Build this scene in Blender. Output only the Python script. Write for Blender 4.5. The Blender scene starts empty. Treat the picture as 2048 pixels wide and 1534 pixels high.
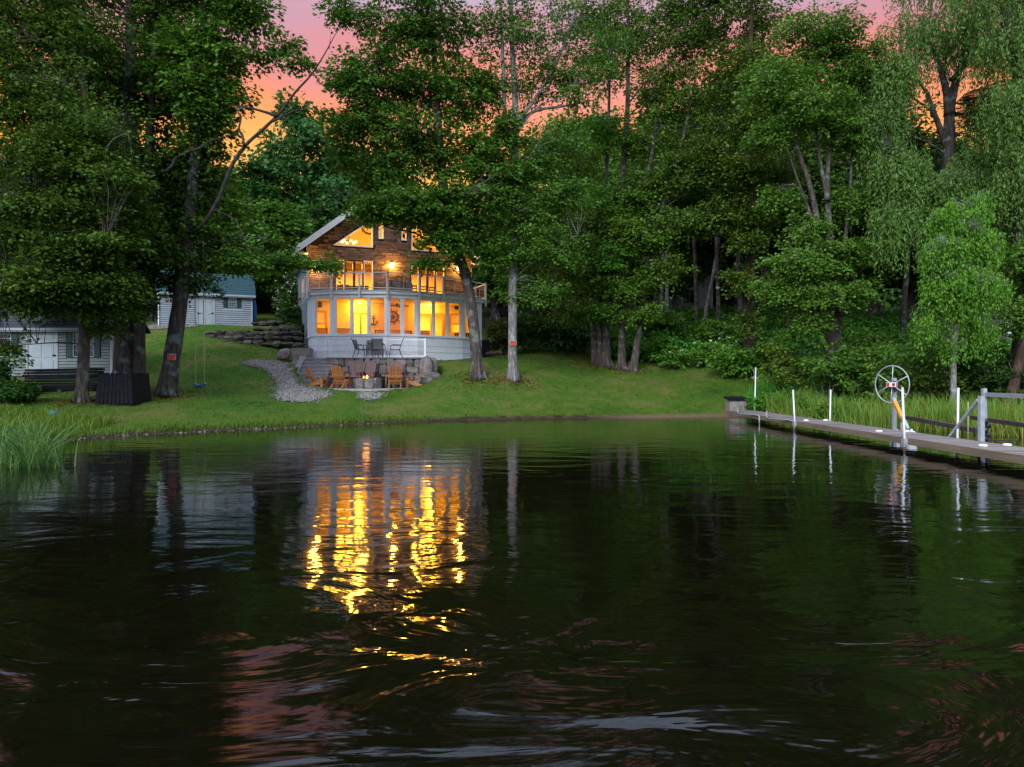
import bpy, bmesh, math, random
import numpy as np
from mathutils import Vector, Matrix
from mathutils.geometry import tessellate_polygon

S = bpy.context.scene
COL = S.collection
F = 1419.0          # focal length in pixels of the 2048 px wide photograph
CZ = 1.7            # camera height above the lake
HY = 755.0          # horizon row
R = math.radians

# ------------------------------------------------------------------ camera
cd = bpy.data.cameras.new('camera')
cam = bpy.data.objects.new('camera', cd)
COL.objects.link(cam)
cam.location = (0, 0, CZ)
cam.rotation_euler = (R(90), 0, 0)
cd.sensor_width = 36.0
cd.lens = 36.0 * F / 2048
cd.shift_y = -(767 - HY) / 2048
cd.clip_start = 0.1
cd.clip_end = 2000
S.camera = cam

# ------------------------------------------------------------------ world: dusk sky
W = bpy.data.worlds.new('World')
S.world = W
W.use_nodes = True
nt = W.node_tree
nt.nodes.clear()
def nd(t, typ, **kw):
    n = t.nodes.new(typ)
    for k, v in kw.items():
        setattr(n, k, v)
    return n
def lk(t, a, b):
    t.links.new(a, b)
def ramp(t, stops, interp='LINEAR'):
    n = t.nodes.new('ShaderNodeValToRGB')
    cr = n.color_ramp
    cr.interpolation = interp
    while len(cr.elements) > 1:
        cr.elements.remove(cr.elements[-1])
    cr.elements[0].position = stops[0][0]
    c = stops[0][1]
    cr.elements[0].color = (*c, 1) if len(c) == 3 else c
    for p, c in stops[1:]:
        e = cr.elements.new(p)
        e.color = (*c, 1) if len(c) == 3 else c
    return n
def math_n(t, op, a, b=None, clamp=False):
    n = t.nodes.new('ShaderNodeMath')
    n.operation = op
    n.use_clamp = clamp
    for i, v in enumerate((a, b)):
        if v is None:
            continue
        if isinstance(v, (int, float)):
            n.inputs[i].default_value = v
        else:
            t.links.new(v, n.inputs[i])
    return n.outputs[0]
def mixc(t, f, a, b, blend='MIX'):
    n = t.nodes.new('ShaderNodeMix')
    n.data_type = 'RGBA'
    n.blend_type = blend
    for key, v in ((0, f), (6, a), (7, b)):
        if isinstance(v, (int, float)):
            n.inputs[key].default_value = v
        elif isinstance(v, tuple):
            n.inputs[key].default_value = (*v, 1) if len(v) == 3 else v
        else:
            t.links.new(v, n.inputs[key])
    return n.outputs[2]

tc = nd(nt, 'ShaderNodeTexCoord')
sep = nd(nt, 'ShaderNodeSeparateXYZ')
lk(nt, tc.outputs['Generated'], sep.inputs[0])
mp = nd(nt, 'ShaderNodeMapping')
mp.inputs['Scale'].default_value = (2.2, 2.2, 9.0)
mp.inputs['Rotation'].default_value = (0, R(9), 0)
lk(nt, tc.outputs['Generated'], mp.inputs[0])
cl = nd(nt, 'ShaderNodeTexNoise')
cl.inputs['Scale'].default_value = 1.6
cl.inputs['Detail'].default_value = 5
cl.inputs['Roughness'].default_value = 0.55
lk(nt, mp.outputs[0], cl.inputs['Vector'])
zz = math_n(nt, 'ADD', sep.outputs[2], math_n(nt, 'MULTIPLY', math_n(nt, 'SUBTRACT', cl.outputs[0], 0.5), 0.19))
sunset = ramp(nt, [(0.0, (1.0, 0.50, 0.10)), (0.20, (0.98, 0.44, 0.06)), (0.285, (0.86, 0.34, 0.035)), (0.33, (0.80, 0.23, 0.06)), (0.37, (0.70, 0.19, 0.13)),
                   (0.41, (0.58, 0.19, 0.22)), (0.45, (0.48, 0.23, 0.31)), (0.485, (0.44, 0.36, 0.52)), (0.54, (0.95, 1.12, 1.55)), (1.0, (1.15, 1.36, 1.85))])
lk(nt, zz, sunset.inputs[0])
east = ramp(nt, [(0.0, (0.50, 0.56, 0.72)), (0.35, (0.76, 0.86, 1.12)), (1.0, (0.92, 1.06, 1.40))])
lk(nt, zz, east.inputs[0])
az = ramp(nt, [(0.45, (0, 0, 0)), (0.78, (1, 1, 1))], 'EASE')
lk(nt, math_n(nt, 'ADD', math_n(nt, 'MULTIPLY', sep.outputs[1], 0.5), 0.5), az.inputs[0])
skyc = mixc(nt, az.outputs[0], east.outputs[0], sunset.outputs[0])
nish = nd(nt, 'ShaderNodeTexSky')
nish.sky_type = 'NISHITA'
nish.sun_disc = False
nish.sun_elevation = R(2.0)
nish.sun_rotation = R(0)
bg1 = nd(nt, 'ShaderNodeBackground')
bg1.inputs['Strength'].default_value = 0.05
lk(nt, nish.outputs[0], bg1.inputs[0])
bg2 = nd(nt, 'ShaderNodeBackground')
bg2.inputs['Strength'].default_value = 1.05
lk(nt, skyc, bg2.inputs[0])
ads = nd(nt, 'ShaderNodeAddShader')
lk(nt, bg1.outputs[0], ads.inputs[0])
lk(nt, bg2.outputs[0], ads.inputs[1])
wo = nd(nt, 'ShaderNodeOutputWorld')
lk(nt, ads.outputs[0], wo.inputs[0])

sl = bpy.data.lights.new('fill_light', 'SUN')  # added soft fill from behind the camera; the real sun has set
sl.energy = 2.3
sl.angle = R(24)
sl.color = (0.92, 0.97, 1.0)
fill_light = bpy.data.objects.new('fill_light', sl)
COL.objects.link(fill_light)
fill_light.location = (0, -20, 60)
fill_light.rotation_euler = (R(58), 0, R(-20))

S.view_settings.view_transform = 'Standard'
S.view_settings.look = 'None'
S.view_settings.gamma = 1.0
S.view_settings.use_curve_mapping = False
S.view_settings.exposure = 0.25
S.cycles.use_denoising = True
S.cycles.max_bounces = 8
S.cycles.diffuse_bounces = 3
S.cycles.glossy_bounces = 3
S.cycles.transparent_max_bounces = 12
S.cycles.transmission_bounces = 4
S.cycles.sample_clamp_indirect = 6.0
S.cycles.caustics_reflective = False
S.cycles.caustics_refractive = False

# ------------------------------------------------------------------ helpers
def P(px, py, Y):
    """world point seen at photograph pixel (px, py) at distance Y"""
    return Vector(((px - 1024) / F * Y, Y, CZ + (HY - py) / F * Y))

BASE = {}
def tag(o, label=None, cat=None, group=None, kind=None):
    if label: o['label'] = label
    if cat: o['category'] = cat
    if group: o['group'] = group
    if kind: o['kind'] = kind
    return o
def thing(name, label, cat, loc=(0, 0, 0), group=None, rotz=0.0, local=False):
    o = bpy.data.objects.new(name, None)
    o.empty_display_size = 0.2
    COL.objects.link(o)
    o.location = loc
    o.rotation_euler = (0, 0, rotz)
    BASE[o.name] = Vector((0, 0, 0)) if local else Vector(loc)
    return tag(o, label, cat, group)
def obj_from(me, name, parent=None):
    o = bpy.data.objects.new(name, me)
    COL.objects.link(o)
    if parent is not None:
        o.parent = parent
        BASE[o.name] = BASE.get(parent.name, Vector((0, 0, 0)))
    return o
def kids(o):
    return list(o.children)
def dup(root, loc, rotz=0.0, scale=1.0, label=None, group=None):
    r = root.copy()
    COL.objects.link(r)
    r.location = loc
    r.rotation_euler = (0, 0, rotz)
    r.scale = (scale, scale, scale) if isinstance(scale, (int, float)) else scale
    if label: r['label'] = label
    if group: r['group'] = group
    for ch in kids(root):
        c = ch.copy()
        COL.objects.link(c)
        c.parent = r
        for g in kids(ch):
            d = g.copy()
            COL.objects.link(d)
            d.parent = c
    return r

class MB:
    def __init__(self):
        self.v = []
        self.f = []
        self.sm = []
    def poly(self, pts, faces, smooth=False):
        n = len(self.v)
        self.v += [tuple(p) for p in pts]
        for fc in faces:
            self.f.append([n + i for i in fc])
            self.sm.append(smooth)
        return self
    def box(self, c, s, rot=None):
        hx, hy, hz = s[0] / 2, s[1] / 2, s[2] / 2
        pts = [Vector((x * hx, y * hy, z * hz)) for z in (-1, 1) for y in (-1, 1) for x in (-1, 1)]
        if rot is not None:
            pts = [rot @ p for p in pts]
        c = Vector(c)
        return self.hexa([p + c for p in pts])
    def hexa(self, pts):
        """8 corners, ordered x fastest, then y, then z"""
        return self.poly(pts, [(0, 2, 3, 1), (4, 5, 7, 6), (0, 1, 5, 4), (2, 6, 7, 3), (0, 4, 6, 2), (1, 3, 7, 5)])
    def bar(self, a, b, w, h, up=(0, 0, 1)):
        a, b = Vector(a), Vector(b)
        d = (b - a).normalized()
        u = Vector(up)
        s = d.cross(u)
        if s.length < 1e-4:
            s = d.cross(Vector((1, 0, 0)))
        s.normalize()
        u = s.cross(d).normalized()
        s *= w / 2
        u *= h / 2
        return self.hexa([a - s - u, a + s - u, b - s - u, b + s - u, a - s + u, a + s + u, b - s + u, b + s + u])
    def tube(self, pts, rad, n=8, cap=True, smooth=True, jit=0.0, rng=None):
        pts = [Vector(p) for p in pts]
        if not hasattr(rad, '__len__'):
            rad = [rad] * len(pts)
        base = len(self.v)
        ref = None
        for i, p in enumerate(pts):
            d = (pts[min(i + 1, len(pts) - 1)] - pts[max(i - 1, 0)])
            d = d.normalized() if d.length > 1e-9 else Vector((0, 0, 1))
            if ref is None:
                ref = Vector((1, 0, 0)) if abs(d.x) < 0.8 else Vector((0, 1, 0))
            a = (ref - d * ref.dot(d)).normalized()
            ref = a
            b = d.cross(a)
            for k in range(n):
                t = 2 * math.pi * k / n
                rr = rad[i] * (1 + (rng.uniform(-jit, jit) if rng else 0))
                self.v.append(tuple(p + a * math.cos(t) * rr + b * math.sin(t) * rr))
        for i in range(len(pts) - 1):
            for k in range(n):
                k2 = (k + 1) % n
                self.f.append([base + i * n + k, base + i * n + k2, base + (i + 1) * n + k2, base + (i + 1) * n + k])
                self.sm.append(smooth)
        if cap and n > 2:
            self.f.append([base + k for k in reversed(range(n))])
            self.sm.append(False)
            self.f.append([base + (len(pts) - 1) * n + k for k in range(n)])
            self.sm.append(False)
        return self
    def disc_prism(self, c, r, h, n=16, axis='z'):
        c = Vector(c)
        ax = {'z': Vector((0, 0, 1)), 'x': Vector((1, 0, 0)), 'y': Vector((0, 1, 0))}[axis] if isinstance(axis, str) else Vector(axis).normalized()
        return self.tube([c - ax * h / 2, c + ax * h / 2], r, n)
    def rock(self, c, s, seed, sub=2, amp=0.22, rot=0.0):
        rng = random.Random(seed)
        bm = bmesh.new()
        bmesh.ops.create_icosphere(bm, subdivisions=sub, radius=1.0)
        dirs = [(Vector((rng.gauss(0, 1), rng.gauss(0, 1), rng.gauss(0, 1))).normalized(), rng.uniform(-amp, amp), rng.uniform(1, 3.2)) for _ in range(9)]
        cr, sr = math.cos(rot), math.sin(rot)
        pts = []
        for v in bm.verts:
            k = 1.0
            for d, a, q in dirs:
                k += a * max(0.0, v.co.dot(d)) ** q
            # squarish rock
            m = max(abs(v.co.x), abs(v.co.y), abs(v.co.z))
            p = v.co * k * (0.62 + 0.38 / m * 0.8)
            x, y, z = p.x * s[0], p.y * s[1], p.z * s[2]
            pts.append((c[0] + x * cr - y * sr, c[1] + x * sr + y * cr, c[2] + z))
        self.poly(pts, [[v.index for v in f.verts] for f in bm.faces], smooth=False)
        bm.free()
        return self
    def block(self, c, s, seed, rot=0.0, bev=0.16, jit=0.10):
        """rough hewn stone: a box with chamfered edges and jittered corners"""
        rng = random.Random(seed)
        cr, sr = math.cos(rot), math.sin(rot)
        bm = bmesh.new()
        bmesh.ops.create_cube(bm, size=2.0)
        bmesh.ops.subdivide_edges(bm, edges=bm.edges[:], cuts=1, use_grid_fill=True)
        pts = []
        for v in bm.verts:
            nz = sum(1 for q in v.co if abs(q) > 0.5)
            k = 1.0 - (bev * 0.9 if nz == 3 else (bev * 0.35 if nz == 2 else 0))
            x, y, z = [(q * k + rng.uniform(-jit, jit)) * d for q, d in zip(v.co, s)]
            pts.append((c[0] + x * cr - y * sr, c[1] + x * sr + y * cr, c[2] + z))
        self.poly(pts, [[v.index for v in f.verts] for f in bm.faces])
        bm.free()
        return self
    def mesh(self, name, mat=None, off=None):
        me = bpy.data.meshes.new(name)
        v = self.v
        if off is not None:
            v = [(a - off[0], b - off[1], c - off[2]) for a, b, c in v]
        me.from_pydata(v, [], self.f)
        if any(self.sm):
            me.polygons.foreach_set('use_smooth', self.sm)
        if mat:
            me.materials.append(mat)
        me.update()
        return me
    def build(self, name, mat, parent=None, label=None, cat=None, group=None, kind=None):
        off = BASE.get(parent.name, Vector((0, 0, 0))) if parent is not None else None
        o = obj_from(self.mesh(name, mat, off), name, parent)
        return tag(o, label, cat, group, kind)

def np_mesh(name, V, T, mat, mats=None):
    me = bpy.data.meshes.new(name)
    V = np.ascontiguousarray(V, dtype=np.float32)
    T = np.ascontiguousarray(T, dtype=np.int32)
    k = T.shape[1]
    me.vertices.add(len(V))
    me.vertices.foreach_set('co', V.ravel())
    me.loops.add(T.size)
    me.loops.foreach_set('vertex_index', T.ravel())
    me.polygons.add(len(T))
    me.polygons.foreach_set('loop_start', np.arange(len(T), dtype=np.int32) * k)
    me.update(calc_edges=True)
    me.materials.append(mat)
    return me

class Frame:
    """a rectangular frame on plan: s along the front, t to the back, z up"""
    def __init__(self, ox, oy, ang):
        self.o = (ox, oy)
        self.r = (math.cos(ang), math.sin(ang))
        self.b = (-math.sin(ang), math.cos(ang))
        self.ang = ang
    def pt(self, s, t, z):
        return Vector((self.o[0] + s * self.r[0] + t * self.b[0], self.o[1] + s * self.r[1] + t * self.b[1], z))
    def box(self, mb, s0, s1, t0, t1, z0, z1):
        return mb.hexa([self.pt(s, t, z) for z in (z0, z1) for t in (t0, t1) for s in (s0, s1)])
    def inv(self, px, py, t):
        k = (px - 1024) / F
        s = (k * (self.o[1] + t * self.b[1]) - self.o[0] - t * self.b[0]) / (self.r[0] - k * self.r[1])
        Y = self.o[1] + s * self.r[1] + t * self.b[1]
        return s, CZ + (HY - py) / F * Y

# ------------------------------------------------------------------ materials
def new_mat(name):
    m = bpy.data.materials.new(name)
    m.use_nodes = True
    t = m.node_tree
    t.nodes.clear()
    return m, t
def mat(name, col, rough=0.7, var=0.25, scale=5.0, bump=0.15, bscale=30.0, metal=0.0, spec=0.4, stretch=(1, 1, 1), objrand=0.0, dist=0.02):
    m, t = new_mat(name)
    out = nd(t, 'ShaderNodeOutputMaterial')
    pb = nd(t, 'ShaderNodeBsdfPrincipled')
    lk(t, pb.outputs[0], out.inputs[0])
    tcn = nd(t, 'ShaderNodeTexCoord')
    mpn = nd(t, 'ShaderNodeMapping')
    mpn.inputs['Scale'].default_value = stretch
    lk(t, tcn.outputs['Object'], mpn.inputs[0])
    n1 = nd(t, 'ShaderNodeTexNoise')
    n1.inputs['Scale'].default_value = scale
    n1.inputs['Detail'].default_value = 6
    n1.inputs['Roughness'].default_value = 0.65
    lk(t, mpn.outputs[0], n1.inputs['Vector'])
    lo = tuple(c * (1 - var) for c in col)
    hi = tuple(min(0.95, c * (1 + var)) for c in col)
    rp = ramp(t, [(0.3, lo), (0.7, hi)])
    lk(t, n1.outputs[0], rp.inputs[0])
    c = rp.outputs[0]
    if objrand:
        oi = nd(t, 'ShaderNodeObjectInfo')
        hsv = nd(t, 'ShaderNodeHueSaturation')
        lk(t, math_n(t, 'ADD', math_n(t, 'MULTIPLY', oi.outputs['Random'], 2 * objrand), 1 - objrand), hsv.inputs['Value'])
        lk(t, c, hsv.inputs['Color'])
        c = hsv.outputs[0]
    lk(t, c, pb.inputs['Base Color'])
    pb.inputs['Roughness'].default_value = rough
    pb.inputs['Metallic'].default_value = metal
    pb.inputs['Specular IOR Level'].default_value = spec
    if bump:
        n2 = nd(t, 'ShaderNodeTexNoise')
        n2.inputs['Scale'].default_value = bscale
        n2.inputs['Detail'].default_value = 4
        lk(t, mpn.outputs[0], n2.inputs['Vector'])
        bn = nd(t, 'ShaderNodeBump')
        bn.inputs['Strength'].default_value = bump
        bn.inputs['Distance'].default_value = dist
        lk(t, n2.outputs[0], bn.inputs['Height'])
        lk(t, bn.outputs[0], pb.inputs['Normal'])
    return m
def leaf_mat(name, cols, trans=0.27, gloss=0.016):
    m, t = new_mat(name)
    out = nd(t, 'ShaderNodeOutputMaterial')
    g = nd(t, 'ShaderNodeNewGeometry')
    gain = (1.90, 2.2, 0.75)
    rp = ramp(t, [(i / (len(cols) - 1), tuple(v * k for v, k in zip(c, gain))) for i, c in enumerate(cols)])
    tcn = nd(t, 'ShaderNodeTexCoord')
    n1 = nd(t, 'ShaderNodeTexNoise')
    n1.inputs['Scale'].default_value = 0.45
    n1.inputs['Detail'].default_value = 2
    lk(t, tcn.outputs['Object'], n1.inputs['Vector'])
    f = math_n(t, 'ADD', math_n(t, 'MULTIPLY', g.outputs['Random Per Island'], 0.62), math_n(t, 'MULTIPLY', math_n(t, 'SUBTRACT', n1.outputs[0], 0.3), 0.9), clamp=True)
    lk(t, f, rp.inputs[0])
    oi = nd(t, 'ShaderNodeObjectInfo')
    hsv = nd(t, 'ShaderNodeHueSaturation')
    lk(t, math_n(t, 'ADD', math_n(t, 'MULTIPLY', oi.outputs['Random'], 0.4), 0.8), hsv.inputs['Value'])
    rnd2 = math_n(t, 'FRACT', math_n(t, 'MULTIPLY', oi.outputs['Random'], 7.31))
    lk(t, math_n(t, 'ADD', math_n(t, 'MULTIPLY', rnd2, 0.04), 0.468), hsv.inputs['Hue'])
    hsv.inputs['Saturation'].default_value = 0.95
    lk(t, rp.outputs[0], hsv.inputs['Color'])
    d = nd(t, 'ShaderNodeBsdfDiffuse')
    tr = nd(t, 'ShaderNodeBsdfTranslucent')
    gl = nd(t, 'ShaderNodeBsdfGlossy')
    gl.inputs['Roughness'].default_value = 0.45
    gl.inputs['Color'].default_value = (0.8, 0.85, 0.9, 1)
    lk(t, hsv.outputs[0], d.inputs[0])
    lk(t, hsv.outputs[0], tr.inputs[0])
    m1 = nd(t, 'ShaderNodeMixShader')
    m1.inputs[0].default_value = trans
    lk(t, d.outputs[0], m1.inputs[1])
    lk(t, tr.outputs[0], m1.inputs[2])
    m2 = nd(t, 'ShaderNodeMixShader')
    m2.inputs[0].default_value = gloss
    lk(t, m1.outputs[0], m2.inputs[1])
    lk(t, gl.outputs[0], m2.inputs[2])
    lk(t, m2.outputs[0], out.inputs[0])
    return m
def bark_mat(name, a, b, patch=None, scale=3.0):
    m, t = new_mat(name)
    out = nd(t, 'ShaderNodeOutputMaterial')
    pb = nd(t, 'ShaderNodeBsdfPrincipled')
    pb.inputs['Roughness'].default_value = 0.9
    pb.inputs['Specular IOR Level'].default_value = 0.2
    lk(t, pb.outputs[0], out.inputs[0])
    tcn = nd(t, 'ShaderNodeTexCoord')
    mpn = nd(t, 'ShaderNodeMapping')
    mpn.inputs['Scale'].default_value = (1, 1, 0.22)
    lk(t, tcn.outputs['Object'], mpn.inputs[0])
    n1 = nd(t, 'ShaderNodeTexNoise')
    n1.inputs['Scale'].default_value = 9 * scale / 3
    n1.inputs['Detail'].default_value = 8
    n1.inputs['Roughness'].default_value = 0.7
    lk(t, mpn.outputs[0], n1.inputs['Vector'])
    rp = ramp(t, [(0.35, a), (0.62, b)])
    lk(t, n1.outputs[0], rp.inputs[0])
    c = rp.outputs[0]
    if patch:
        n3 = nd(t, 'ShaderNodeTexNoise')
        n3.inputs['Scale'].default_value = 2.6
        n3.inputs['Detail'].default_value = 5
        lk(t, tcn.outputs['Object'], n3.inputs['Vector'])
        pr = ramp(t, [(0.54, (0, 0, 0)), (0.62, (1, 1, 1))])
        lk(t, n3.outputs[0], pr.inputs[0])
        c = mixc(t, pr.outputs[0], c, patch)
    lk(t, c, pb.inputs['Base Color'])
    v = nd(t, 'ShaderNodeTexVoronoi')
    v.feature = 'DISTANCE_TO_EDGE'
    v.inputs['Scale'].default_value = 11 * scale / 3
    lk(t, mpn.outputs[0], v.inputs['Vector'])
    bn = nd(t, 'ShaderNodeBump')
    bn.inputs['Strength'].default_value = 0.8
    bn.inputs['Distance'].default_value = 0.05
    lk(t, math_n(t, 'ADD', math_n(t, 'MINIMUM', v.outputs[0], 0.25), n1.outputs[0]), bn.inputs['Height'])
    lk(t, bn.outputs[0], pb.inputs['Normal'])
    return m
def emit_mat(name, col, strength):
    m, t = new_mat(name)
    out = nd(t, 'ShaderNodeOutputMaterial')
    e = nd(t, 'ShaderNodeEmission')
    e.inputs[0].default_value = (*col, 1)
    e.inputs[1].default_value = strength
    lk(t, e.outputs[0], out.inputs[0])
    return m
def glass_mat(name, tint=(1, 1, 1), refl=1.0):
    m, t = new_mat(name)
    out = nd(t, 'ShaderNodeOutputMaterial')
    tr = nd(t, 'ShaderNodeBsdfTransparent')
    tr.inputs[0].default_value = (*tint, 1)
    gl = nd(t, 'ShaderNodeBsdfGlossy')
    gl.inputs['Roughness'].default_value = 0.02
    fr = nd(t, 'ShaderNodeFresnel')
    fr.inputs['IOR'].default_value = 1.45
    mx = nd(t, 'ShaderNodeMixShader')
    lk(t, math_n(t, 'MULTIPLY', fr.outputs[0], refl), mx.inputs[0])
    lk(t, tr.outputs[0], mx.inputs[1])
    lk(t, gl.outputs[0], mx.inputs[2])
    lk(t, mx.outputs[0], out.inputs[0])
    return m

M = {}
M['white'] = mat('white paint', (0.79, 0.81, 0.86), 0.55, 0.08, 3, 0.05)
M['rail'] = mat('off white rail', (0.62, 0.62, 0.63), 0.5, 0.08, 6, 0.04)
M['whitemetal'] = mat('white powder coat', (0.8, 0.8, 0.82), 0.4, 0.05, 6, 0.03)
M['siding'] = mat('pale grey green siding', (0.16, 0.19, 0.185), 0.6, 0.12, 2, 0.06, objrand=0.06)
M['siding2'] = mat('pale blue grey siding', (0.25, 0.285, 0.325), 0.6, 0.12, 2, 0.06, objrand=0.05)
M['shedtrim_shaded'] = mat('shed trim', (0.34, 0.385, 0.43), 0.55, 0.1, 3, 0.05)  # trim paint darkened, the shade on the sheds is put into its colour
M['shutter'] = mat('dark green shutter', (0.012, 0.05, 0.045), 0.5, 0.15, 8, 0.05)
M['shingle'] = mat('dark shingle', (0.035, 0.04, 0.048), 0.9, 0.4, 14, 0.3)
M['shingle_teal'] = mat('teal shingle', (0.02, 0.06, 0.072), 0.9, 0.4, 12, 0.3)
M['shingle_house'] = mat('grey shingle', (0.07, 0.075, 0.085), 0.9, 0.3, 12, 0.3)
M['stone'] = mat('brown ledge stone', (0.15, 0.104, 0.08), 0.85, 0.5, 6, 0.5, 25, objrand=0.6)
M['mortar'] = mat('wall backing', (0.10, 0.085, 0.075), 0.95, 0.3, 10)
M['backing'] = mat('dark joint', (0.022, 0.016, 0.012), 0.95, 0.3, 10)
M['fieldstone'] = mat('field stone', (0.19, 0.165, 0.15), 0.9, 0.55, 4, 0.5, 18, objrand=0.35, dist=0.04)
M['darkrock'] = mat('mossy wall rock', (0.075, 0.066, 0.052), 0.95, 0.6, 3, 0.6, 14, objrand=0.45, dist=0.05)
M['granite'] = mat('grey granite step', (0.20, 0.20, 0.215), 0.85, 0.3, 8, 0.3, 40, objrand=0.15)
M['slab'] = mat('pale patio concrete', (0.36, 0.34, 0.33), 0.9, 0.2, 4, 0.2)
M['gravel'] = mat('pale gravel', (0.20, 0.18, 0.16), 0.95, 0.35, 9, 0.8, 45, dist=0.04)
M['cedar'] = mat('oiled cedar', (0.37, 0.145, 0.04), 0.5, 0.4, 4, 0.15, 40, stretch=(6, 1, 6), objrand=0.35)
M['brownplastic'] = mat('dark brown slats', (0.15, 0.082, 0.075), 0.55, 0.2, 5, 0.05, objrand=0.12)
M['black'] = mat('black plastic', (0.007, 0.008, 0.011), 0.75, 0.3, 6, 0.2, spec=0.15)
M['darkmetal'] = mat('dark bronze metal', (0.035, 0.034, 0.04), 0.4, 0.2, 8, 0.03, metal=0.4)
M['sling'] = mat('grey sling fabric', (0.14, 0.14, 0.15), 0.8, 0.15, 20, 0.1)
M['galv'] = mat('galvanised steel', (0.42, 0.45, 0.48), 0.45, 0.2, 7, 0.05, metal=0.25)
M['pipe'] = mat('pale dock pipe', (0.72, 0.74, 0.76), 0.35, 0.08, 7, 0.03, metal=0.2)
M['dock'] = mat('weathered dock board', (0.22, 0.185, 0.175), 0.75, 0.25, 3, 0.2, 30, stretch=(1, 8, 1), objrand=0.3)
M['dockfascia'] = mat('dock fascia timber', (0.22, 0.165, 0.11), 0.8, 0.3, 3, 0.2, 30, stretch=(1, 0.3, 3))
M['oldwood'] = mat('weathered grey wood', (0.27, 0.235, 0.215), 0.85, 0.3, 6, 0.25, 30, stretch=(6, 6, 0.6), objrand=0.15)
M['log'] = mat('wet brown timber', (0.075, 0.055, 0.045), 0.8, 0.4, 6, 0.4, 25)
M['yellow'] = mat('orange yellow padding', (0.75, 0.32, 0.02), 0.5, 0.12, 8, 0.05)
M['red'] = mat('red print', (0.6, 0.02, 0.02), 0.5, 0.1, 8, 0.02)
M['signred'] = mat('orange red sign', (0.85, 0.045, 0.015), 0.45, 0.1, 8, 0.02)
M['signdark'] = mat('black sign print', (0.025, 0.008, 0.008), 0.5, 0.1, 8, 0.02)
M['blue'] = mat('bright blue plastic', (0.02, 0.14, 0.55), 0.35, 0.1, 6, 0.03)
M['teal'] = mat('teal blue plastic', (0.01, 0.14, 0.22), 0.4, 0.1, 6, 0.03)
M['rope'] = mat('pale yellow rope', (0.62, 0.58, 0.34), 0.8, 0.2, 60, 0.1)
M['cream'] = mat('cream interior wall', (0.78, 0.62, 0.38), 0.8, 0.06, 2, 0.03)
M['peach'] = mat('peach interior wall', (0.72, 0.45, 0.27), 0.8, 0.06, 2, 0.03)
M['wicker'] = mat('tan cushion', (0.55, 0.30, 0.12), 0.8, 0.2, 12, 0.1)
M['darkwood'] = mat('dark brown wood', (0.09, 0.045, 0.02), 0.6, 0.3, 6, 0.1)
M['iron'] = mat('rusty iron', (0.09, 0.035, 0.018), 0.7, 0.3, 12, 0.1)
M['floor'] = mat('interior floor', (0.35, 0.22, 0.12), 0.5, 0.2, 4, 0.05)
M['blind'] = mat('pale window blind', (0.85, 0.78, 0.5), 0.7, 0.05, 4, 0.02)
M['darkglass'] = mat('dark window glass', (0.008, 0.009, 0.012), 0.05, 0.1, 2, 0.0, spec=0.8)
M['silver'] = mat('dull silver hull', (0.40, 0.45, 0.52), 0.4, 0.2, 3, 0.05, metal=0.3)
M['tarp'] = mat('dark blue tarp', (0.03, 0.05, 0.10), 0.6, 0.2, 4, 0.3, 8)
M['flower'] = mat('white blossom', (0.75, 0.75, 0.68), 0.7, 0.1, 5, 0.0)
M['deadwood'] = bark_mat('dead wood', (0.022, 0.018, 0.016), (0.075, 0.064, 0.058))
M['bark'] = bark_mat('grey brown bark', (0.035, 0.028, 0.024), (0.13, 0.105, 0.09), (0.17, 0.18, 0.155))
M['barkdark'] = bark_mat('dark bark', (0.018, 0.015, 0.013), (0.075, 0.062, 0.055), (0.10, 0.13, 0.11))
M['barkpale'] = bark_mat('pale bark', (0.09, 0.08, 0.075), (0.30, 0.275, 0.26), (0.36, 0.36, 0.35))
M['barkred'] = bark_mat('reddish bark', (0.030, 0.02, 0.014), (0.115, 0.072, 0.05))
M['leafmaple'] = leaf_mat('maple leaf', [(0.020, 0.052, 0.010), (0.036, 0.092, 0.014), (0.066, 0.142, 0.018)])
M['leafyellow'] = leaf_mat('yellow green leaf', [(0.013, 0.032, 0.006), (0.027, 0.056, 0.008), (0.056, 0.092, 0.011)])
M['leafdark'] = leaf_mat('dark leaf', [(0.011, 0.029, 0.010), (0.018, 0.049, 0.014), (0.030, 0.078, 0.018)])
M['leafmid'] = leaf_mat('mid green leaf', [(0.024, 0.052, 0.012), (0.048, 0.095, 0.019), (0.090, 0.145, 0.032)])
M['leafblue'] = leaf_mat('blue green leaf', [(0.016, 0.050, 0.026), (0.026, 0.078, 0.036), (0.042, 0.108, 0.046)])
M['leafwillow'] = leaf_mat('willow leaf', [(0.026, 0.058, 0.026), (0.044, 0.090, 0.036), (0.070, 0.130, 0.050)])
M['leafpoplar'] = leaf_mat('poplar leaf', [(0.026, 0.052, 0.012), (0.056, 0.100, 0.018), (0.11, 0.165, 0.045)])
M['leafbright'] = leaf_mat('bright leaf', [(0.030, 0.085, 0.010), (0.055, 0.140, 0.014), (0.095, 0.200, 0.020)])
M['fern'] = leaf_mat('undergrowth leaf', [(0.020, 0.062, 0.010), (0.034, 0.105, 0.014), (0.060, 0.150, 0.022)])
M['reed'] = leaf_mat('reed blade', [(0.030, 0.085, 0.018), (0.065, 0.145, 0.028), (0.12, 0.185, 0.045), (0.23, 0.20, 0.10)], 0.3)
M['reedblue'] = leaf_mat('blue green reed', [(0.018, 0.048, 0.026), (0.034, 0.075, 0.042), (0.07, 0.105, 0.040)], 0.3)
M['grass'] = leaf_mat('grass blade', [(0.014, 0.048, 0.004), (0.036, 0.086, 0.007), (0.092, 0.128, 0.018)], 0.35, 0.02)
M['glass'] = glass_mat('clear glass', (1, 1, 1), 0.9)
M['glassrail'] = glass_mat('railing glass', (0.93, 0.94, 0.94), 1.0)
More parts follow.
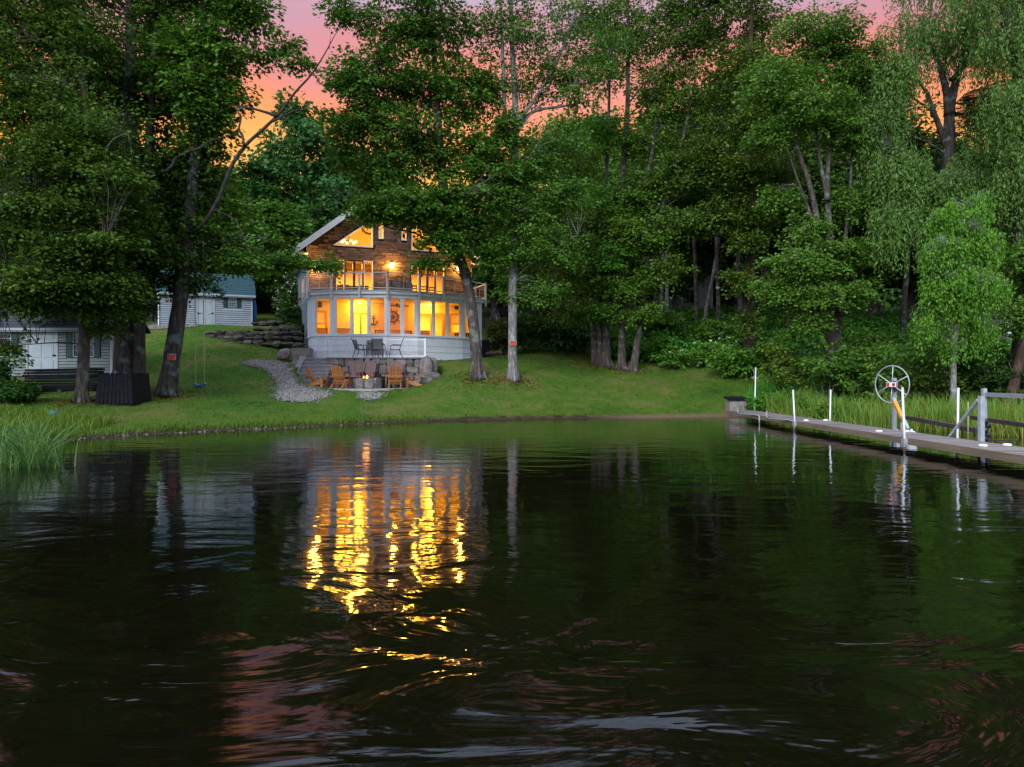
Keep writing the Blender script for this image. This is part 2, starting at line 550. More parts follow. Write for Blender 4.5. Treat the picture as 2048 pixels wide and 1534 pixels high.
M['lamp'] = emit_mat('warm lamp', (1.0, 0.60, 0.16), 60)
M['lampin'] = emit_mat('warm ceiling lamp', (1.0, 0.66, 0.2), 5)
M['ember'] = emit_mat('glowing ember', (1.0, 0.28, 0.04), 9)
M['docklight'] = mat('white dock light', (0.8, 0.8, 0.74), 0.3, 0.05, 8, 0.0)

# ------------------------------------------------------------------ terrain height field
ctrl = []
SHORE = [(-60, 14), (-34, 15.5), (-22, 16.6), (-15, 17.6), (-11.97, 19.0), (-11.3, 20.8), (-10.2, 21.7), (-8.7, 22.8), (-6.66, 24.6), (-4.56, 26.5), (-2.42, 27.7),
         (1.56, 29.1), (5.8, 29.8), (9.6, 30.6), (12.2, 29.0), (14.5, 26.5), (17, 22.5), (21, 19), (32, 16), (60, 14)]
for i, (x, y) in enumerate(SHORE):
    ctrl.append((x, y, 0.0))
    a, b = SHORE[max(i - 1, 0)], SHORE[min(i + 1, len(SHORE) - 1)]
    dx, dy = b[0] - a[0], b[1] - a[1]
    q = math.hypot(dx, dy)
    nx, ny = dy / q, -dx / q
    ctrl.append((x + nx * 2.5, y + ny * 2.5, -0.5))
    ctrl.append((x - nx * 1.0, y - ny * 1.0, 0.16))
for x, y, z in [(-14.83, 24.5, .84), (-13.1, 27, 1.03), (-19.2, 30, 1.70), (-26, 30, 1.7), (-17, 30.5, 1.75), (-19, 27, 1.15), (-26, 26, 1.1), (-35, 28, 1.6), (-14, 30, 1.6),
                (-15.5, 37, 3.4), (-13.4, 32, 2.04), (-11.5, 27.5, 1.02), (-10, 24.3, .43), (-12.5, 34, 2.55), (-13.8, 40, 3.75), (-12, 39, 3.3),
                (-20.4, 40.5, 4.6), (-16, 42.5, 4.75), (-22, 46, 5.4), (-16, 50, 6.1), (-30, 42, 4.4), (-12, 48, 5.3),
                (-10, 31, 1.25), (-8, 30, 1.05), (-6.5, 30.3, 1.06), (-4, 30.8, 1.02), (-7, 28, .62), (-3, 29.5, .52),
                (-10.8, 35.3, 2.55), (-6.5, 35.2, 2.5), (-3, 35.8, 2.45), (-3.5, 33.5, 1.75), (-1.7, 33, 1.7), (0, 33, 1.62), (1.5, 31.5, .85), (-6, 38, 2.5), (-8, 42, 2.5), (-3, 42, 2.6), (-9, 37.5, 2.5),
                (-1.5, 39.5, 2.85), (2, 41, 3.05), (4.9, 39, 2.25), (6.3, 37, 1.95), (4, 34.5, 1.3), (8, 33.5, 1.05), (11, 34, 1.35), (13.5, 31, 0.75), (10, 40, 2.7),
                (0, 46, 4.0), (0, 55, 6.2), (11, 50, 5.7), (14, 45, 4.5), (17, 36, 3.1), (22, 32, 2.2), (25, 37, 3.0), (35, 30, 2.4), (18, 28.5, 1.0), (25, 24, 1.0), (30, 45, 5.0),
                (-40, 50, 5.2), (-20, 62, 7.5), (0, 70, 8.8), (25, 65, 8.2), (50, 50, 5.5), (50, 28, 2.2), (-55, 30, 2.0), (-50, 75, 9.5), (50, 80, 10.5), (0, 95, 13), (-60, 95, 13), (60, 95, 13), (0, 130, 17), (-90, 130, 16), (90, 130, 16), (90, 60, 7), (-90, 60, 7), (-90, 20, 2), (90, 20, 2)]:
    ctrl.append((x, y, z))
C_ = np.array(ctrl, float)
def _phi(d2):
    return 0.5 * d2 * np.log(d2 + 1e-9)
n_ = len(C_)
D2 = ((C_[:, None, :2] - C_[None, :, :2]) ** 2).sum(-1)
A_ = np.zeros((n_ + 3, n_ + 3))
A_[:n_, :n_] = _phi(D2) + np.eye(n_) * 2.0
A_[:n_, n_] = 1
A_[:n_, n_ + 1:] = C_[:, :2]
A_[n_:, :n_] = A_[:n_, n_:].T
W_ = np.linalg.solve(A_, np.concatenate([C_[:, 2], np.zeros(3)]))
def tps(x, y):
    x, y = np.asarray(x, float), np.asarray(y, float)
    out = np.empty(x.size)
    xf, yf = x.ravel(), y.ravel()
    for a in range(0, x.size, 20000):
        xs, ys = xf[a:a + 20000], yf[a:a + 20000]
        d2 = (xs[:, None] - C_[None, :, 0]) ** 2 + (ys[:, None] - C_[None, :, 1]) ** 2
        out[a:a + 20000] = _phi(d2) @ W_[:n_] + W_[n_] + W_[n_ + 1] * xs + W_[n_ + 2] * ys
    return out.reshape(x.shape)

HF = Frame(-10.26, 36.4, R(21))        # house frame, origin at the porch's front left corner
WALL = Frame(-9.75, 34.35, R(2.5))     # retaining wall of the upper patio
SLABZ, UPZ = 1.2, 2.66
def carve(x, y, z):
    """flatten the patios and the house pad"""
    z = np.array(z, float)
    s = (x - WALL.o[0]) * WALL.r[0] + (y - WALL.o[1]) * WALL.r[1]
    t = (x - WALL.o[0]) * WALL.b[0] + (y - WALL.o[1]) * WALL.b[1]
    m = (s > -1.3) & (s < 5.9) & (t > 0.15) & (t < 1.6)
    z[m] = np.minimum(z[m], UPZ - 0.08)
    ex, ey = (x + 6.75) / 3.35, (y - 34.2) / 3.5
    m2 = (ex ** 2 + ey ** 2 < 1.0) & (t < 0.15)
    z[m2] = np.minimum(z[m2], SLABZ - 0.09)
    hs = (x - HF.o[0]) * HF.r[0] + (y - HF.o[1]) * HF.r[1]
    ht = (x - HF.o[0]) * HF.b[0] + (y - HF.o[1]) * HF.b[1]
    m3 = (hs > 0.1) & (hs < 9.3) & (ht > 0.2) & (ht < 11)
    z[m3] = np.minimum(z[m3], 2.6)
    return z
GX = np.concatenate([[-420, -250, -150, -100, -70], np.arange(-50, -24, 1.0), np.arange(-24, 20, 0.3), np.arange(20, 51, 1.0), [70, 100, 150, 250, 420]])
GY = np.concatenate([[6, 10, 12], np.arange(14, 46, 0.3), np.arange(46, 96, 1.5), [110, 130, 170, 250, 420]])
gx, gy = np.meshgrid(GX, GY)
gz = tps(np.clip(gx, -88, 88), np.clip(gy, 12, 128))
gz = np.maximum(gz, -1.6)
rs_ = np.random.RandomState(5)
gz += np.where(gz > 0.1, 0.018, 0.0) * rs_.randn(*gz.shape)
gz = carve(gx, gy, gz)
def hmap(x, y):
    x, y = np.asarray(x, float), np.asarray(y, float)
    i = np.clip(np.searchsorted(GX, x) - 1, 0, len(GX) - 2)
    j = np.clip(np.searchsorted(GY, y) - 1, 0, len(GY) - 2)
    u = np.clip((x - GX[i]) / (GX[i + 1] - GX[i]), 0, 1)
    v = np.clip((y - GY[j]) / (GY[j + 1] - GY[j]), 0, 1)
    return (gz[j, i] * (1 - u) * (1 - v) + gz[j, i + 1] * u * (1 - v) + gz[j + 1, i] * (1 - u) * v + gz[j + 1, i + 1] * u * v)
def G(x, y, dz=0.0):
    return Vector((x, y, float(hmap(x, y)) + dz))
nx_, ny_ = len(GX), len(GY)
idx = np.arange(nx_ * ny_).reshape(ny_, nx_)
quads = np.stack([idx[:-1, :-1].ravel(), idx[:-1, 1:].ravel(), idx[1:, 1:].ravel(), idx[1:, :-1].ravel()], 1)
# ground material: mown lawn, mud at the waterline, leaf litter under the wood
m, t = new_mat('lawn ground')
out = nd(t, 'ShaderNodeOutputMaterial')
pb = nd(t, 'ShaderNodeBsdfPrincipled')
pb.inputs['Roughness'].default_value = 0.95
pb.inputs['Specular IOR Level'].default_value = 0.15
lk(t, pb.outputs[0], out.inputs[0])
geo = nd(t, 'ShaderNodeNewGeometry')
sp = nd(t, 'ShaderNodeSeparateXYZ')
lk(t, geo.outputs['Position'], sp.inputs[0])
def noise(t, vec, scale, detail=5, rough=0.6, dist=0.0):
    n = nd(t, 'ShaderNodeTexNoise')
    n.inputs['Scale'].default_value = scale
    n.inputs['Detail'].default_value = detail
    n.inputs['Roughness'].default_value = rough
    n.inputs['Distortion'].default_value = dist
    lk(t, vec, n.inputs['Vector'])
    return n.outputs[0]
pos = geo.outputs['Position']
nA, nB, nC = noise(t, pos, 0.35, 4), noise(t, pos, 2.4, 6), noise(t, pos, 22, 4)
f = math_n(t, 'ADD', math_n(t, 'MULTIPLY', nA, 0.5), math_n(t, 'ADD', math_n(t, 'MULTIPLY', nB, 0.3), math_n(t, 'MULTIPLY', nC, 0.3)))
gr = ramp(t, [(0.38, (0.016, 0.044, 0.004)), (0.48, (0.040, 0.104, 0.006)), (0.56, (0.070, 0.134, 0.012)), (0.64, (0.15, 0.14, 0.040))])
lk(t, f, gr.inputs[0])
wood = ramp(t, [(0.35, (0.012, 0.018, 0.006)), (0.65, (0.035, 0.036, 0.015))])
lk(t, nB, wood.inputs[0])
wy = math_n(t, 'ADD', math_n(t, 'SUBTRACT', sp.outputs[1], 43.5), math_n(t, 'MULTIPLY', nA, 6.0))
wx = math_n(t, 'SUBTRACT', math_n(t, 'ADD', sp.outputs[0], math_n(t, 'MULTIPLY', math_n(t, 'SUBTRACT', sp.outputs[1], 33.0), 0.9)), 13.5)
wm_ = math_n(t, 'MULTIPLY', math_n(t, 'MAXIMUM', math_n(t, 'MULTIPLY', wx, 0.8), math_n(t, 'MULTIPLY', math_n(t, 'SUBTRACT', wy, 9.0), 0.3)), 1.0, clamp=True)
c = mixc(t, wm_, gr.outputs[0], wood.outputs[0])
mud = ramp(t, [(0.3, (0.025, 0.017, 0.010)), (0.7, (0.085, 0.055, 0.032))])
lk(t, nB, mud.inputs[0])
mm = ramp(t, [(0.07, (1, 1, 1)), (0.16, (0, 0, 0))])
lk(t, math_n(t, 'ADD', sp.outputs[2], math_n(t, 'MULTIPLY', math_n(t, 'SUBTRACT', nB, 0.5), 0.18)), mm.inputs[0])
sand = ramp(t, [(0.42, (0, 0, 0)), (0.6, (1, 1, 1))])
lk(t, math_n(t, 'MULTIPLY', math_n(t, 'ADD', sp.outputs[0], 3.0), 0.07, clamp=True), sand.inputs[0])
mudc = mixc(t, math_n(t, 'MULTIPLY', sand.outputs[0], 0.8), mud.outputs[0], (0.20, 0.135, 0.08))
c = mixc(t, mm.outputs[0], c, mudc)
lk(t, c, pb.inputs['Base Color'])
bn = nd(t, 'ShaderNodeBump')
bn.inputs['Strength'].default_value = 0.9
bn.inputs['Distance'].default_value = 0.06
lk(t, math_n(t, 'ADD', nC, math_n(t, 'MULTIPLY', nB, 0.8)), bn.inputs['Height'])
lk(t, bn.outputs[0], pb.inputs['Normal'])
M['ground'] = m
me = np_mesh('ground', np.stack([gx.ravel(), gy.ravel(), gz.ravel()], 1), quads, M['ground'])
me.polygons.foreach_set('use_smooth', np.ones(len(me.polygons), dtype=bool))
tag(obj_from(me, 'ground'), 'mown sloping lawn and wooded lake bank', kind='structure')

# ------------------------------------------------------------------ lake
m, t = new_mat('lake water')
out = nd(t, 'ShaderNodeOutputMaterial')
pb = nd(t, 'ShaderNodeBsdfPrincipled')
pb.inputs['Base Color'].default_value = (0.0035, 0.003, 0.0012, 1)
pb.inputs['Roughness'].default_value = 0.05
pb.inputs['IOR'].default_value = 1.333
lk(t, pb.outputs[0], out.inputs[0])
geo = nd(t, 'ShaderNodeNewGeometry')
def mapped(scale, rot=0.0):
    mpn = nd(t, 'ShaderNodeMapping')
    mpn.inputs['Scale'].default_value = scale
    mpn.inputs['Rotation'].default_value = (0, 0, rot)
    lk(t, geo.outputs['Position'], mpn.inputs[0])
    return mpn.outputs[0]
wa = noise(t, mapped((0.22, 1.0, 1), R(4)), 2.0, 3, 0.5, 0.3)
wb = noise(t, mapped((0.6, 1.0, 1), R(-20)), 0.9, 4, 0.42, 1.6)
wc = noise(t, mapped((0.45, 1.0, 1), R(8)), 7.0, 2, 0.5, 0.2)
big = noise(t, mapped((0.5, 1, 1)), 0.16, 2)
sp = nd(t, 'ShaderNodeSeparateXYZ')
lk(t, geo.outputs['Position'], sp.inputs[0])
nr_ = nd(t, 'ShaderNodeMapRange')
nr_.interpolation_type = 'SMOOTHSTEP'
nr_.inputs['From Min'].default_value = 2.8
nr_.inputs['From Max'].default_value = 8.5
nr_.inputs['To Min'].default_value = 0.105
nr_.inputs['To Max'].default_value = 0.020
lk(t, sp.outputs[1], nr_.inputs[0])
nearf = nr_.outputs[0]
h = math_n(t, 'ADD', math_n(t, 'MULTIPLY', wa, 0.0105), math_n(t, 'MULTIPLY', wb, nearf))
h = math_n(t, 'ADD', h, math_n(t, 'MULTIPLY', math_n(t, 'MULTIPLY', wc, 0.0065), big))
bn = nd(t, 'ShaderNodeBump')
bn.inputs['Strength'].default_value = 1.0
bn.inputs['Distance'].default_value = 0.62
lk(t, h, bn.inputs['Height'])
lk(t, bn.outputs[0], pb.inputs['Normal'])
M['water'] = m
mb = MB()
mb.poly([(-420, -420, 0), (420, -420, 0), (420, 60, 0), (-420, 60, 0)], [(0, 1, 2, 3)])
mb.build('lake_water', M['water'], label='dark rippled lake water', kind='structure')

# ------------------------------------------------------------------ the house
house = thing('lake_house', 'brown stone gabled lake house with lit windows, white glazed porch and roof deck', 'house', HF.pt(4.68, 2.6, 2.6))
TG = 2.6                               # gable wall plane
WID, APEX, SLOPE = 9.36, 4.68, 0.80
FL2 = 6.12                             # deck and upper floor level
def roof_z(s, top=True):
    return 8.72 + SLOPE * ((s + 0.6) if s <= APEX else (2 * APEX - s + 0.6)) - (0 if top else 0.26)
# porch plan, a bow of five facets
PP = []
for px, Y in ((624, 36.4), (666, 35.95), (775, 35.9), (835, 36.6), (925, 38.7), (963, 40.2)):
    PP.append(((px - 1024) / F * Y, Y))
facets = []
for (a, b) in zip(PP[:-1], PP[1:]):
    fr = Frame(a[0], a[1], math.atan2(b[1] - a[1], b[0] - a[0]))
    facets.append((fr, math.hypot(b[0] - a[0], b[1] - a[1])))
facets = [(Frame(*HF.pt(0, 2.6, 0)[:2], math.atan2(PP[0][1] - HF.pt(0, 2.6, 0).y, PP[0][0] - HF.pt(0, 2.6, 0).x)), 2.6)] + facets
fe = HF.pt(9.3, 2.6, 0)
facets.append((Frame(PP[5][0], PP[5][1], math.atan2(fe.y - PP[5][1], fe.x - PP[5][0])), math.hypot(fe.x - PP[5][0], fe.y - PP[5][1])))
PB, SILL, HEAD, DECKB = 2.62, 3.90, 5.74, 5.92
wins = {1: [(632, 660.5)], 2: [(672.5, 701), (706, 735), (740.5, 769.5)], 3: [(780, 802), (808, 830)], 4: [(840.5, 865), (870, 893), (897.7, 920)], 5: [(930, 955)]}
for k, (fr, ln) in enumerate(facets):
    # lapped boards below the sill
    for z0, z1, d in ((PB, 3.02, 0.0), (3.02, 3.33, 0.012), (3.33, 3.80, 0.024)):
        mb = MB()
        mb.hexa([fr.pt(s, t, z) for z, tt in ((z0, -0.02), (z1 - 0.006, 0.0)) for t in (tt - 0.0, 0.12) for s in (0.004, ln - 0.004)])
        mb.build('board', M['white'], house)
    mb = MB()
    fr.box(mb, -0.01, ln + 0.01, -0.055, 0.16, 3.80, SILL)
    mb.build('sill', M['white'], house)
    mb = MB()
    fr.box(mb, -0.01, ln + 0.01, -0.03, 0.14, HEAD, DECKB)
    mb.build('header', M['white'], house)
    ws = []
    for a, b in wins.get(k, []):
        ws.append((fr.inv(a, 640, 0.02)[0], fr.inv(b, 640, 0.02)[0]))
    if not ws:
        ws = [(0.35, ln - 0.35)] if k == 0 else [(0.4, ln - 0.4)]
        if k == 0:
            ws = []
            mb = MB()
            for q in range(13):
                fr.box(mb, 0.06, ln - 0.1, -0.01 - 0.01 * (q % 2), 0.1, SILL + q * 0.1415, SILL + (q + 1) * 0.1415 - 0.008)
            mb.build('side_siding', M['white'], house)
            continue
    edges = [0.0] + [e for w in ws for e in w] + [ln]
    for i in range(0, len(edges), 2):
        a, b = edges[i], edges[i + 1]
        if b - a < 0.02:
            continue
        mb = MB()
        outer = i == 0 or i == len(edges) - 2
        fr.box(mb, a + 0.003, b - 0.003, -0.02 if outer else 0.0, 0.12, SILL + 0.001, HEAD - 0.001)
        mb.build('column' if outer else 'mullion', M['white'], house)
    for a, b in ws:
        mb = MB()
        w_ = 0.025
        fr.box(mb, a, a + w_, 0.02, 0.08, SILL, HEAD)
        fr.box(mb, b - w_, b, 0.02, 0.08, SILL, HEAD)
        fr.box(mb, a + w_, b - w_, 0.02, 0.08, SILL, SILL + w_)
        fr.box(mb, a + w_, b - w_, 0.02, 0.08, HEAD - w_, HEAD)
        wo_ = mb.build('window', M['white'], house)
        mb = MB()
        mb.poly([fr.pt(a + w_, 0.05, SILL + w_), fr.pt(b - w_, 0.05, SILL + w_), fr.pt(b - w_, 0.05, HEAD - w_), fr.pt(a + w_, 0.05, HEAD - w_)], [(0, 1, 2, 3)])
        mb.build('pane', M['glass'], wo_)
# deck slab following the bow, with fascia and railing
def offs(pts, d):
    res = []
    for i, p in enumerate(pts):
        a, b = pts[max(i - 1, 0)], pts[min(i + 1, len(pts) - 1)]
        dx, dy = b[0] - a[0], b[1] - a[1]
        q = math.hypot(dx, dy)
        res.append((p[0] + dy / q * d, p[1] - dx / q * d))
    return res
plan = [tuple(HF.pt(-0.02, 2.58, 0)[:2])] + PP + [tuple(HF.pt(9.3, 2.58, 0)[:2])]
po = offs(plan, 0.16)
n = len(po)
mb = MB()
mb.poly([(x, y, DECKB) for x, y in po] + [(x, y, FL2 - 0.05) for x, y in po],
        [list(range(n)), list(reversed(range(n, 2 * n)))] + [(i, n + i, n + (i + 1) % n, (i + 1) % n) for i in range(n)])
mb.build('deck', M['white'], house)
po2 = offs(plan, 0.22)
mb = MB()
mb.poly([(x, y, FL2 - 0.047) for x, y in po2] + [(x, y, FL2) for x, y in po2],
        [list(range(n)), list(reversed(range(n, 2 * n)))] + [(i, n + i, n + (i + 1) % n, (i + 1) % n) for i in range(n)])
mb.build('deck_board', M['rail'], house)
pr = offs(plan, 0.235)
RT = 7.02
posts = []
for i in range(len(pr) - 1):
    a, b = Vector((*pr[i], 0)), Vector((*pr[i + 1], 0))
    L_ = (b - a).length
    k = 2 if L_ > 2.2 else 1
    for j in range(k):
        posts.append((a.lerp(b, j / k), math.atan2(b.y - a.y, b.x - a.x)))
posts.append((Vector((*pr[-1], 0)), posts[-1][1]))
for p, a in posts:
    mb = MB()
    mb.box((p.x, p.y, (5.72 + RT + 0.03) / 2), (0.10, 0.09, RT + 0.03 - 5.72), Matrix.Rotation(a, 3, 'Z'))
    mb.build('rail_post', M['rail'], house)
for (p, a), (q, _) in zip(posts[:-1], posts[1:]):
    u = (q - p).normalized()
    p1, q1 = p + u * 0.055, q - u * 0.055
    up = Vector((0, 0, 1))
    mb = MB()
    mb.bar(p1 + up * (RT - 0.03), q1 + up * (RT - 0.03), 0.06, 0.05)
    mb.build('top_rail', M['rail'], house)
    mb = MB()
    mb.bar(p1 + up * (FL2 + 0.10), q1 + up * (FL2 + 0.10), 0.05, 0.04)
    mb.build('bottom_rail', M['rail'], house)
    mid = (p1 + q1) / 2
    for e0, e1 in ((p1, mid), (mid, q1)):
        d = (e1 - e0).normalized() * 0.012
        e0, e1 = e0 + d, e1 - d
        mb = MB()
        mb.poly([e0 + up * (FL2 + 0.13), e1 + up * (FL2 + 0.13), e1 + up * (RT - 0.06), e0 + up * (RT - 0.06)], [(0, 1, 2, 3)])
        mb.build('glass_panel', M['glassrail'], house)
    mb = MB()
    mb.bar(mid + up * (FL2 + 0.12), mid + up * (RT - 0.055), 0.02, 0.02, up=(1, 0, 0))
    mb.build('baluster', M['rail'], house)

# gable wall with its openings
def W2(px, py):
    return HF.inv(px, py, TG)
def prism_hole(pts):
    return [tuple(p) for p in pts]
sL, zL = W2(665.5, 492)
sR, zR = W2(745.8, 492)
zb = (zL + zR) / 2 - 0.03
slopew = 0.74
tri_l = [(sL, zb), (sR, zb), (sR, zb + (sR - sL) * slopew)]
mir = 2 * APEX
s2a, _ = W2(822.7, 497)
tri_r = [(s2a, zb), (s2a + (sR - sL), zb), (s2a, zb + (sR - sL) * slopew)]
a1, z1 = W2(756.8, 477.5)
b1, _ = W2(767.3, 477.5)
slim_l = [(a1, z1), (b1, z1), (b1, z1 + 1.35), (a1, z1 + 1.35)]
a2, _ = W2(802.7, 479)
b2, _ = W2(813.2, 479)
slim_r = [(a2, z1), (b2, z1), (b2, z1 + 1.35), (a2, z1 + 1.35)]
dl0, dz = W2(672, 520)
dl1, _ = W2(745.8, 520)
dr0, _ = W2(822.7, 526)
dr1, _ = W2(888, 527)
door_l = [(dl0, FL2 + 0.02), (dl1, FL2 + 0.02), (dl1, 8.27), (dl0, 8.27)]
door_r = [(dr0, FL2 + 0.02), (dr1, FL2 + 0.02), (dr1, 8.22), (dr0, 8.22)]
HOLES = [tri_l, tri_r, slim_l, slim_r, door_l, door_r]
outer = [(0, FL2 - 0.1), (WID, FL2 - 0.1), (WID, roof_z(WID) - 0.25), (APEX, roof_z(APEX) - 0.25), (0, roof_z(0) - 0.25)]
polys = [[Vector((p[0], p[1], 0)) for p in q] for q in [outer] + HOLES]
flat = [p for q in polys for p in q]
tris = tessellate_polygon(polys)
mb = MB()
mb.poly([HF.pt(p.x, TG, p.y) for p in flat], [tuple(tt) for tt in tris])
mb.poly([HF.pt(p.x, TG + 0.14, p.y) for p in flat], [tuple(reversed(tt)) for tt in tris])
k = 0
for q in polys:
    m_ = len(q)
    mb.poly([HF.pt(p.x, TG, p.y) for p in q] + [HF.pt(p.x, TG + 0.14, p.y) for p in q], [(i, (i + 1) % m_, m_ + (i + 1) % m_, m_ + i) for i in range(m_)])
mb.build('gable_wall', M['backing'], house)
def inside(p, q):
    c = False
    j = len(q) - 1
    for i in range(len(q)):
        if (q[i][1] > p[1]) != (q[j][1] > p[1]) and p[0] < (q[j][0] - q[i][0]) * (p[1] - q[i][1]) / (q[j][1] - q[i][1]) + q[i][0]:
            c = not c
        j = i
    return c
rng = random.Random(11)
cell = []
z = FL2
while z < 12.7:
    h = rng.uniform(0.075, 0.15)
    s = rng.uniform(-0.2, 0.0)
    while s < WID:
        w = rng.uniform(0.18, 0.62)
        a, b = max(s, 0.0), min(s + w, WID)
        s += w
        if b - a < 0.06:
            continue
        for _ in range(6):                       # trim against the openings
            bad = None
            for hq in HOLES:
                samples = [(a + (b - a) * u, z + h * v) for u in (0.02, 0.25, 0.5, 0.75, 0.98) for v in (0.05, 0.95)]
                if any(inside(p, hq) for p in samples):
                    bad = hq
            if bad is None:
                break
            if inside((a + 0.01, z + h / 2), bad):
                a += (b - a) * 0.3
            else:
                b -= (b - a) * 0.3
        if bad is not None or b - a < 0.06:
            continue
        if z + h > roof_z((a + b) / 2, True) - 0.3 - SLOPE * (b - a) / 2:
            continue
        cell.append((a, b, z, z + h, rng.uniform(0.02, 0.06)))
    z += h
cell.sort(key=lambda c: -(c[1] - c[0]) * (c[3] - c[2]))
ub = MB().box((0, 0, 0), (1, 1, 1))
stone_me = ub.mesh('stone', M['stone'])
rest = MB()
hb = BASE[house.name]
for i, (a, b, z0, z1_, d) in enumerate(cell):
    g_ = 0.02
    if i < 300:
        o = obj_from(stone_me, 'stone', house)
        c = HF.pt((a + b) / 2, TG - d / 2 + 0.02, (z0 + z1_) / 2)
        o.location = c - hb
        o.rotation_euler = (0, 0, HF.ang)
        o.scale = (b - a - g_, d + 0.04, z1_ - z0 - g_)
    else:
        HF.box(rest, a + g_ / 2, b - g_ / 2, TG - d * 1.3, TG + 0.01, z0 + g_ / 2, z1_ - g_ / 2)
m_rest = mat('brown ledge stone small', (0.15, 0.105, 0.082), 0.85, 0.75, 3.0, 0.4, 25, stretch=(1, 1, 3))
rest.build('ledge_stones', m_rest, house, kind='stuff')
def frame_poly(q, name='window', w=0.06, matn='white', t0=TG - 0.07, t1=TG + 0.1):
    cx = sum(p[0] for p in q) / len(q)
    cz = sum(p[1] for p in q) / len(q)
    # inset polygon by offsetting edges
    ins = []
    m_ = len(q)
    area = sum(q[i][0] * q[(i + 1) % m_][1] - q[(i + 1) % m_][0] * q[i][1] for i in range(m_))
    sg = 1 if area > 0 else -1
    ln = []
    for i in range(m_):
        (x0, y0), (x1, y1) = q[i], q[(i + 1) % m_]
        L_ = math.hypot(x1 - x0, y1 - y0)
        nxx, nyy = -(y1 - y0) / L_ * sg, (x1 - x0) / L_ * sg
        ln.append((x0 + nxx * w, y0 + nyy * w, x1 - x0, y1 - y0))
    for i in range(m_):
        x0, y0, dx0, dy0 = ln[i - 1]
        x1, y1, dx1, dy1 = ln[i]
        det = dx0 * dy1 - dy0 * dx1
        u = ((x1 - x0) * dy1 - (y1 - y0) * dx1) / det
        ins.append((x0 + dx0 * u, y0 + dy0 * u))
    mb = MB()
    for i in range(m_):
        j = (i + 1) % m_
        mb.poly([HF.pt(*a, b) for a, b in (((q[i][0], t0), q[i][1]), ((q[j][0], t0), q[j][1]), ((ins[j][0], t0), ins[j][1]), ((ins[i][0], t0), ins[i][1]),
                                           ((q[i][0], t1), q[i][1]), ((q[j][0], t1), q[j][1]), ((ins[j][0], t1), ins[j][1]), ((ins[i][0], t1), ins[i][1]))],
                [(0, 1, 2, 3), (7, 6, 5, 4), (3, 2, 6, 7), (0, 4, 5, 1)])
    fo = mb.build(name, M[matn], house)
    mb = MB()
    mb.poly([HF.pt(p[0], TG + 0.03, p[1]) for p in ins], [list(range(m_))])
    mb.build('pane', M['glass'], fo)
    return fo
for q in (tri_l, tri_r, slim_l, slim_r):
    frame_poly(q)
# sliding doors: fixed pane, two dark framed leaves, fixed pane
for (d0, d1, zt) in ((dl0, dl1, 8.27), (dr0, dr1, 8.22)):
    L_ = d1 - d0
    for u0, u1, mt_, tt in ((0, 0.22, 'white', 0.0), (0.225, 0.49, 'darkmetal', 0.03), (0.48, 0.74, 'darkmetal', 0.0), (0.745, 1.0, 'white', 0.0)):
        q = [(d0 + L_ * u0, FL2 + 0.02), (d0 + L_ * u1, FL2 + 0.02), (d0 + L_ * u1, zt), (d0 + L_ * u0, zt)]
        frame_poly(q, 'sliding_door' if mt_ == 'darkmetal' else 'side_window', 0.075 if mt_ == 'darkmetal' else 0.045, mt_, TG - 0.06 + tt, TG + 0.05 + tt)
# side walls of the house with lapped boards
for side in (0, 1):
    s = -0.0 if side == 0 else WID
    mb = MB()
    n_b = 46
    for q in range(n_b):
        z0 = 2.6 + q * 0.1365
        sg = -1 if side == 0 else 1
        pts = []
        for z_, d in ((z0, 0.02), (z0 + 0.132, 0.004)):
            for t_ in (TG + 0.01 if True else 0, TG + 10.5):
                for w_ in (0, 1):
                    pts.append(HF.pt(s + sg * d if w_ == 0 else s - sg * 0.1, t_, z_))
        mb.hexa(pts)
    mb.build('side_siding', M['siding2'], house)
    mb = MB()
    sg = -1 if side == 0 else 1
    HF.box(mb, min(s, s + sg * 0.04), max(s, s + sg * 0.04), TG - 0.02, TG + 0.14, FL2, 8.9)
    mb.build('corner_trim', M['white'], house)
mb = MB()
HF.box(mb, 0, WID, TG + 10.5, TG + 10.6, 2.6, 8.9)
mb.poly([HF.pt(0, TG + 10.5, 8.9), HF.pt(WID, TG + 10.5, 8.9), HF.pt(APEX, TG + 10.5, 12.6)], [(0, 1, 2)])
mb.build('back_wall', M['siding2'], house)
